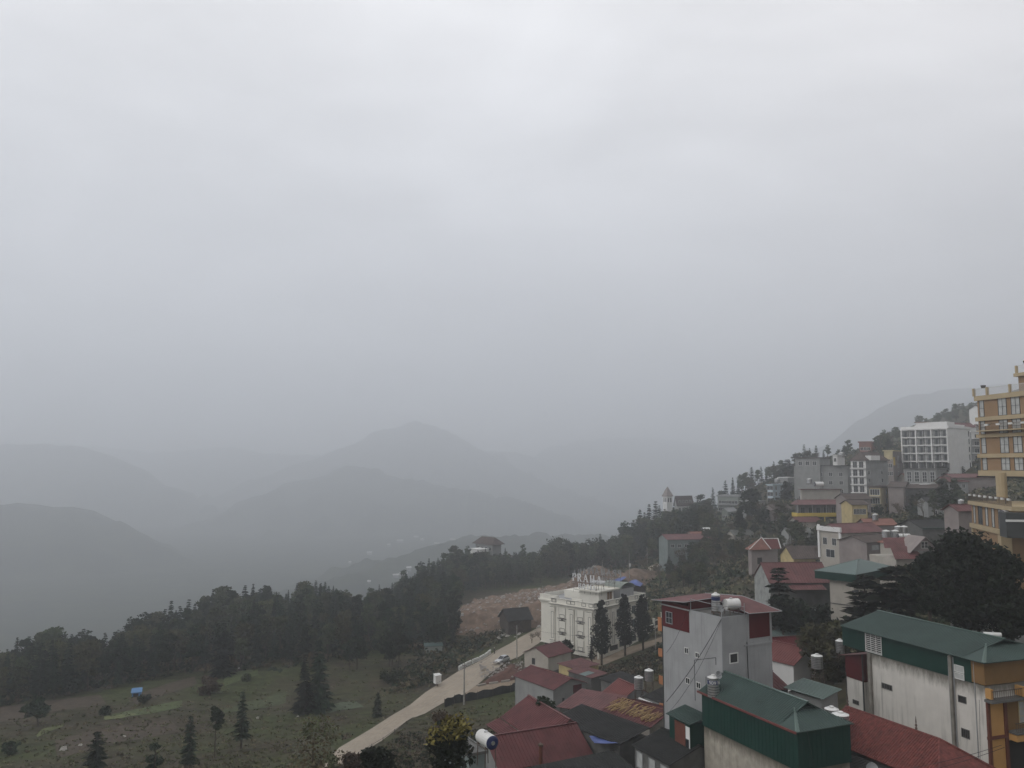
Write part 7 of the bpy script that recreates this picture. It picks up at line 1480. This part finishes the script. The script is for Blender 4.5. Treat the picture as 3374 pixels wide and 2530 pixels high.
ground_cards('undergrowth', sample(3000, s_field, 3), .38, .32, ['weed','weed_dry'], 'low weeds and stubble on the fields', 3)
def s_bankside(r):      # tangled slope between the clearing and the road
    t = r.random(); u = 1330+330*t+r.gauss(0,25); v = 2300-200*t-abs(r.gauss(0,38))-14; g = G(u, v, 150, 330)
    return None if onroad(g.x, g.y, .6) else (g.x, g.y)
ground_cards('undergrowth', sample(900, s_bankside, 4), 1.6, .6, ['leaf_dark','leaf_brown'], 'dark scrub along the outer shoulder of the dirt road', 4)
def s_yard(r):
    u, v = (r.uniform(1130, 1700), r.uniform(2300, 2600)) if r.random() < .5 else (r.uniform(1900, 2200), r.uniform(2120, 2270))
    d = ray(u, v); t = -45.0/d.z; x, y = d.x*t, d.y*t
    return None if onroad(x, y, .4) or not clear(x, y, .3) else (x, y)
ground_cards('undergrowth', sample(3000, s_yard, 5), .6, .32, ['leaf_dark','weed_dry'], 'rough weeds in the yards right of the dirt road', 5)
# ================================================================ small things
def pole(base, top, label, r=.17, D=None, box=False, dmin=100, arm=True, group=None):
    g = G(*base, dmin, 520) if D is None else P(*base, D); hh = P(base[0], top, g.y).z-g.z
    root = empty('utility_pole', g, rt.uniform(0,3), label, 'utility pole', group); b = MB(); b.tube((0,0,-.5),(0,0,hh), r, r*.62, 8); b.build('shaft', 'pole_concrete' if not box else 'pole_concrete', root)
    if arm: b = MB(); b.box(-.7,-.06,hh-.5,.7,.06,hh-.38); b.box(-.5,-.06,hh-1.1,.5,.06,hh-1.0); [b.tube((x,0,hh-.38),(x,0,hh-.2),.05,n=5) for x in (-.6,0,.6)]; b.build('crossarm', 'rust_steel', root)
    if box: b = MB(); b.box(-.35,-.45,hh*.42,.35,-.15,hh*.42+1.1); b.build('meter_box', 'frame_white', root)
    return Vector((g.x, g.y, g.z+hh-.3))
k1 = pole((1529,2322), 2186, 'concrete pole rising beside the road fork, nearest of the poles', .2)
k2 = pole((1703,2172), 2060, 'brown concrete pole left of the small plaster house', .17)
k3 = pole((1789,2048), 1930, 'thin grey pole against the left side of the white hotel', .15)
k4 = pole((1986,1996), 1845, 'thin pole rising behind the hotel roof letters', .15, D=262)
k5 = pole((2074,1900), 1820, 'distant pole with a white box beside the upper road', .16, D=300, box=True)
k6 = pole((2133,1862), 1803, 'distant plain pole at the far bend of the upper road', .16, D=340)
k7 = pole((2161,2145), 2060, 'slim dark pole at the lane right of the third cypress', .1, arm=False)
k8 = pole((2977,1785), 1738, 'reddish pole beside the white heater tank on the hillside', .12, D=178, arm=False)
def wire(a, c, sag, label, r=.022, n=14):
    pts = [a.lerp(c, t)-Vector((0,0,sag*4*t*(1-t))) for t in [i/n for i in range(n+1)]]; b = MB(); b.path(pts, r, 4); return tag(b.build('overhead_wire', 'wire'), label, 'cable', 'overhead wires')
off = Vector((-60, -40, 6))
wire(k1, k2, 1.5, 'dark wire crossing the road from the nearest pole to the pole by the plaster house'); wire(k1-Vector((0,0,.6)), k2-Vector((0,0,.6)), 1.9, 'lower dark wire crossing the road beside the nearest pole')
wire(k1, P(1010, 2420, 150), 2.0, 'dark wire running from the nearest pole to the left over the road'); wire(k2, k3, 1.2, 'wire from the pole by the plaster house to the pole at the white hotel')
wire(k2, P(2180, 2075, 205), 2.0, 'wire passing in front of the white hotel toward the orange balconies'); wire(k4, k5, 2.5, 'far wire from behind the roof letters to the pole with the white box'); wire(k5, k6, 2, 'far wire between the two poles of the upper road')
tA = T.loc(0,0,T.h); wire(tA+Vector((-.05,-.05,-.1)), P(2196,2312,100), .5, 'black cable slanting down the left face of the tall grey house from its corner', .035); wire(tA+Vector((-.05,-.05,-.2)), P(2205,2345,98.5), 1.0, 'second black cable slanting down the tall grey house just below the first', .02)
wire(T.loc(-.1,T.L*.5,T.h+1), P(2195,2150,101), .8, 'thin loose cable hanging from the maroon storey of the tall grey house', .018)
wire(P(2105,2262,135), P(2196,2300,104), .6, 'cable from the nearer stand tank to the tall grey house', .02)
wire(P(2600,2560,72), P(3300,2455,78), .8, 'upper of two cables crossing below the long white wall', .02); wire(P(2600,2585,72), P(3310,2462,78), .9, 'lower of two cables crossing below the long white wall', .02)
wire(P(2660,2410,79), P(2690,2560,76), .1, 'thin stay wire on the dark end wall of the bottom green house', .012); wire(Wb.loc(-.2,.6,8), P(3230,2520,84), .6, 'cable hanging down the near corner of the long white house', .02)
# silver car coming down the road
cg = G(1655, 2184); nx_ = G(1600, 2212); dr = Vector((nx_.x-cg.x, nx_.y-cg.y, 0)).normalized(); yaw = math.atan2(dr.y, dr.x)
car = empty('car', (cg.x, cg.y, cg.z+.16), yaw, 'silver estate car driving down the pale dirt road', 'car')
mat('car_silver', (.50,.51,.52), .3, .03, 2, metal=.6, spec=.6); mat('tyre', (.02,.02,.02), .9); mat('lamp_glass', (.75,.75,.72), .2)
def loft(b, secs):          # secs: list of (x, [(y, z)...]) cross-sections with equal counts
    n = len(secs[0][1]); V = [(x, y, z) for x, s in secs for y, z in s]; F_ = [(i*n+k, i*n+(k+1)%n, (i+1)*n+(k+1)%n, (i+1)*n+k) for i in range(len(secs)-1) for k in range(n)]
    F_ += [tuple(range(n))[::-1], tuple(range((len(secs)-1)*n, len(secs)*n))]; b.mesh(V, F_)
def sec(w_, z0, z1, c=.12): return [(-w_,z0+c),(-w_+c*.6,z0),(w_-c*.6,z0),(w_,z0+c),(w_,z1-c),(w_-c,z1),(-w_+c,z1),(-w_,z1-c)]
b = MB(); loft(b, [(-2.3,sec(.78,.42,.92)),(-2.2,sec(.86,.34,1.02)),(-1.2,sec(.9,.3,1.05)),(.9,sec(.9,.3,1.0)),(1.9,sec(.87,.32,.92)),(2.25,sec(.78,.38,.78)),(2.34,sec(.66,.45,.66))]); b.build('body', 'car_silver', car)
b = MB(); loft(b, [(-2.05,sec(.70,1.0,1.08,.03)),(-1.75,sec(.68,1.0,1.48,.12)),(-1.0,sec(.68,1.0,1.56,.14)),(.1,sec(.68,1.0,1.53,.14)),(.95,sec(.74,.97,1.04,.03))]); cab = b.build('cabin', 'dark_glass', car)
b = MB(); loft(b, [(-1.8,sec(.62,1.46,1.53,.03)),(-1.0,sec(.64,1.53,1.6,.03)),(.05,sec(.62,1.49,1.56,.03))]); [b.tube((-1.0,y,1.0),(-.95,y,1.52),.035,n=4) for y in (-.7,.7)]; [b.tube((1.0,y,1.0),(.15,y*.93,1.52),.04,n=4) for y in (-.72,.72)]; b.build('roof', 'car_silver', car)
for x in (-1.45, 1.4):
    for y in (-.86, .86):
        b = MB(); b.lathe([(.31,-.1),(.34,-.06),(.34,.06),(.31,.1)], 16, (x,y,.33), (0,1,0)); wl = b.build('wheel', 'tyre', car); b = MB(); b.lathe([(.2,-.115),(.2,.115)], 12, (x,y,.33), (0,1,0)); b.build('rim', 'steel', wl)
for y in (-.6, .6): b = MB(); b.box(2.16,y-.2,.62,2.3,y+.2,.78); b.build('headlight', 'lamp_glass', car)
b = MB(); b.box(2.3,-.35,.5,2.36,.35,.66); b.build('grille', 'frame_dark', car); b = MB(); b.box(2.33,-.25,.36,2.37,.25,.47); b.build('number_plate', 'frame_white', car)
# person standing at the end of the guard wall
pg = G(1629, 2156)
def skinned(name, pts, edges, rad, m, parent, sub=1):
    me = bpy.data.meshes.new(name); me.from_pydata(pts, edges, []); o = link(name, me, parent); md = o.modifiers.new('skin', 'SKIN'); 
    for v, r in zip(me.skin_vertices[0].data, rad): v.radius = (r, r)
    me.skin_vertices[0].data[0].use_root = True
    o.modifiers.new('sub', 'SUBSURF').render_levels = sub; me.materials.append(M(m)); return o
mat('skin', (.35,.22,.15), .6); mat('jacket_dark', (.03,.035,.05), .9); mat('trousers', (.025,.025,.03), .9); mat('cap_pale', (.55,.55,.52), .7)
per = empty('person', pg+Vector((0,0,.12)), 2.2, 'person in dark clothes and pale cap standing at the end of the white guard wall', 'person')
pts = [(0,0,.92),(0,0,1.15),(0,0,1.38),(0,.01,1.5),(0,.03,1.6),(.1,0,.85),(.12,.02,.48),(.13,0,.06),(.13,.14,.03),(-.1,0,.85),(-.13,-.02,.48),(-.14,-.04,.06),(-.14,.1,.03),(.19,0,1.38),(.25,.02,1.1),(.24,.12,.88),(-.19,0,1.38),(-.25,0,1.1),(-.23,.08,.86)]
ed = [(0,1),(1,2),(2,3),(3,4),(0,5),(5,6),(6,7),(7,8),(0,9),(9,10),(10,11),(11,12),(2,13),(13,14),(14,15),(2,16),(16,17),(17,18)]
skinned('body', pts, ed, [.13,.13,.14,.06,.1,.09,.065,.05,.04,.09,.065,.05,.04,.06,.045,.035,.06,.045,.035], 'skin', per)
b = MB(); b.lathe([(.17,.85),(.19,.95),(.17,1.15),(.2,1.38),(.09,1.47)], 12); [b.tube((s_*.18,0,1.4),(s_*.27,.02,1.08),.075,.065,8) for s_ in (1,-1)]; b.build('jacket', 'jacket_dark', per)
b = MB(); [b.tube((s_*.1,0,.9),(s_*.13,0,.1),.1,.075,8) for s_ in (1,-1)]; b.build('trousers', 'trousers', per); b = MB(); b.lathe([(.13,1.63),(.13,1.7),(.07,1.76)], 10, (0,.03,0)); b.build('cap', 'cap_pale', per)
# white metal box on a post, blue hut, green hut, tarpaulins
bx = G(1441, 2262); t_ = empty('metal_cabinet', bx, .55, 'white metal cabinet on a short post at the outer edge of the dirt road', 'cabinet')
b = MB(); b.box(-.75,-.6,.8,.75,.6,2.7); b.build('body', 'white_wall', t_); b = MB(); b.slab([(-.85,-.7,2.72),(.85,-.7,2.72),(.85,.7,2.95),(-.85,.7,2.95)], .08); b.build('lid', 'frame_white', t_); b = MB(); b.tube((0,0,-.4),(0,0,.8),.2,n=8); b.build('post', 'rust_steel', t_)
b = MB(); b.box(-.76,-.62,.9,-.1,-.605,2.6); b.box(.0,-.62,.9,.7,-.605,2.6); b.build('door', 'frame_white', t_)
hg = G(450, 2294); t_ = empty('field_hut', hg, .35, 'small blue sheet hut on the upper left field', 'hut'); s_ = hg.y/210
b = MB(); b.box(-1.3,-1,0,1.3,1,1.5); b.build('wall', 'blue_paint', t_); b = MB(); b.slab([(-1.6,-1.3,1.45),(1.6,-1.3,1.45),(1.5,1.2,2.3),(-1.5,1.2,2.3)], .06); b.build('roof', 'blue_paint', t_); t_.scale = (.75,.75,.75); b = MB(); b.box(-.9,-1.03,.1,.6,-1.0,1.1); b.build('opening', 'black_opening', t_)
hg = G(*zj(1352,1422)); t_ = empty('sheet_hut', hg, .2, 'low pale green sheet hut at the top of the clearing', 'hut'); b = MB(); b.box(-2.4,-1,0,2.4,1,2.0); b.build('wall', 'green_grey', t_); b = MB(); b.slab([(-2.6,-1.2,2.0),(2.6,-1.2,2.0),(2.6,1.2,2.5),(-2.6,1.2,2.5)], .06); b.build('roof', 'green_sheet_light', t_)
for pts, lb in (([zf(1385,372),zf(1440,398),zf(1545,335),zf(1500,330)], 'blue tarpaulin stretched over a low shelter behind the hotel roof'), ([zf(1568,395),zf(1690,440),zf(1722,405),zf(1600,368)], 'bunched blue tarpaulin heap right behind the barrel roofed shelter')):
    D_ = 268 if 'low' in lb else 262; q = [P(*pts[0], D_), P(*pts[1], D_-5), P(*pts[2], D_+1), P(*pts[3], D_+6)]; o = sheet_obj('tarpaulin', q, 'blue_tarp', .5 if 'low' in lb else -1.0, 8); tag(o, lb, 'tarpaulin', 'blue tarpaulins')
    c = sum(q, Vector())/4; z0 = Hs(c.x, c.y); b = MB(); b.box(-2.6,-2,z0-c.z-.5,2.6,2,-.6); hb = b.build('shelter', 'dark_wood'); hb.location = c; tag(hb, ('low dark shelter under the blue tarpaulin' if 'low' in lb else 'covered pile under the bunched blue tarpaulin')+' behind the hotel', 'shelter')
# big white tank close to the viewer, and the pale house below it
Pc = Bld('pale_corner_house', 'pale weathered house wall seen through the yellow tipped tree at the bottom edge', 'house', P(1545, 2492, 84), .5, 1.9, 6, 8); Pc.wall('teal_wall'); Pc.roof('flat', .3, ['dark_concrete']*2, ov=.2, rib=False)
e0, e1_ = P(*zt(1005,690), 81.5), P(*zt(1225,800), 79.3); ax = (e1_-e0); yw = math.atan2(ax.y, ax.x)
tk = htank((0,0,0), .64, 2.3, 0, 'big white lying tank with navy end cap left of the nearest red roof', stand=1.9, end='navy_band', body='frame_white'); tk.location = e1_-Vector((0,0,2.6)); tk.rotation_euler = (0,0,yw+math.pi)
# netting fence beside the side road
fp_ = [G(*zg(x,y)) for x, y in ((178,640),(268,602),(370,585),(480,565),(620,535),(780,500),(850,480))]; root = empty('netting_fence', fp_[0], 0, 'dark sagging netting fence along the lower side of the side road', 'fence'); o_ = fp_[0]
b = MB(); nf = MB(); rr_ = random.Random(4)
for i, (a, c) in enumerate(zip(fp_[:-1], fp_[1:])):
    for k in range(6):
        p, q = a.lerp(c, k/6)-o_, a.lerp(c, (k+1)/6)-o_; ha, hb_ = 1.7+.18*math.sin(i*6+k), 1.7+.18*math.sin(i*6+k+1); w0, w1 = .12*math.sin((i*6+k)*1.7), .12*math.sin((i*6+k+1)*1.7)
        nf.mesh([p-Vector((0,0,.3)), q-Vector((0,0,.3)), q+Vector((w1,w1,hb_)), p+Vector((w0,w0,ha)), p+Vector((.04,.04,-.3)), q+Vector((.04,.04,-.3)), q+Vector((w1+.04,w1+.04,hb_)), p+Vector((w0+.04,w0+.04,ha))], [(0,1,2,3),(7,6,5,4),(3,2,6,7),(0,4,5,1)])
    pb = MB(); pb.tube(a-o_-Vector((0,0,.3)), a-o_+Vector((0,0,1.95)), .05, n=5); pb.build('post', 'rust_steel', root)
mat('netting', (.022,.026,.025), .95, .3, 1.5); nf.build('netting', 'netting', root)
# posts and rail on the right verge of the road
rp = [G(*q) for q in ((1180,2498),(1225,2470),(1262,2448),(1300,2420),(1338,2392),(1362,2376))]
for i, (a, c) in enumerate(zip(rp[:-1], rp[1:])):
    root = empty('roadside_rail', a, 0, 'rough dark post and rail section on the right verge of the dirt road', 'fence', 'post and rail sections by the road'); b = MB(); b.tube((0,0,-.3),(0,0,1.0),.06,n=5); b.build('post', 'dark_wood', root); b = MB(); b.tube((0,0,.85),c-a+Vector((0,0,.85)),.035,n=4); b.build('rail', 'dark_wood', root)
for i, (x, y, f, lb) in enumerate(((550,1508,zh,'largest pale boulder on the lower left field'),(1078,1394,zh,'pale stone lying mid field above the bottom conifers'),(700,1468,zh,'flat pale stone on the dark soil of the left field'),(521,1234,zi,'white stone right of the slender field conifer'),(872,1224,zi,'pale stone below the front conifer of the fields'),(365,800,zi,'white stone at the top edge of the fields'))):
    g = G(*f(x, y)); b = MB(); r = random.Random(i); V = [(q[0]*r.uniform(.5,.9), q[1]*r.uniform(.5,.9), q[2]*r.uniform(.4,.8)) for q in ((-1,-.7,-.4),(1,-.8,-.3),(.8,.9,-.4),(-.9,.8,-.3),(-.6,-.4,.8),(.6,-.5,.7),(.5,.6,.9),(-.5,.5,.6))]
    b.mesh(V, [(0,3,2,1),(4,5,6,7),(0,1,5,4),(1,2,6,5),(2,3,7,6),(3,0,4,7)]); o = b.build('boulder', 'rock_pale'); o.location = g+Vector((0,0,.2)); o.scale = (.45,.45,.45) if i else (.8,.8,1.0); tag(o, lb, 'boulder')
# leafless pinkish shrubs by the road before the hotel
for i, (x, y) in enumerate(((505,1065),(600,1045))): plant('bare', G(*zf(x, y)), 4.2, i*2, ['leafless pinkish tree on the road verge left of the white hotel, left one','leafless pinkish tree on the road verge left of the white hotel, right one'][i], 'bare roadside trees', 1.5, var=i)
# tyre tracks on the clay road are sunk lines of darker mud
def strip(name, f, w_, m, lift, n=70):
    V = []; F_ = []
    for i in range(n):
        t = i/(n-1)*(len(rL)-1); k = min(int(t), len(rL)-2); q = t-k; a = rL[k].lerp(rL[k+1], q); c = rR[k].lerp(rR[k+1], q); d = (c-a); L_ = d.length; cx = f+.02*math.sin(i*.31)
        for s_ in (-w_, w_): p = a+d*(cx+s_/L_); V.append((p.x, p.y, Hs(p.x, p.y)+lift))
        if i: F_.append((2*i-2, 2*i-1, 2*i+1, 2*i))
    me = bpy.data.meshes.new(name); me.from_pydata(V, [], F_); me.materials.append(M(m)); return struct(name, me)
mat('road_track', (.33,.27,.205), .8, .2, .8, .3, 5, detail=8)
for f in (.27, .42, .62, .76): strip('tyre_track', f, .22, 'road_track', .16)
# ---------------------------------------------------------------- haze
hz = MB(); ZB0, ZB1, YB1 = gx[0]-20, gx[-1]+20, gy[-1]+20; hz.box(ZB0, -130, float(ZZ.min())-1, ZB1, YB1, float(ZZ.max())+6)
hm = bpy.data.materials.new('mountain_air'); hm.use_nodes = True; t = hm.node_tree; t.nodes.remove(t.nodes['Principled BSDF'])
pv = t.nodes.new('ShaderNodeVolumePrincipled'); pv.inputs['Density'].default_value = HAZE['density']; pv.inputs['Anisotropy'].default_value = HAZE['aniso']; pv.inputs['Color'].default_value = (*HAZE['color'], 1)
t.links.new(pv.outputs[0], t.nodes['Material Output'].inputs['Volume'])
ho = hz.build('haze', hm); tag(ho, 'pale grey mountain haze filling the valley', 'haze', kind='stuff')
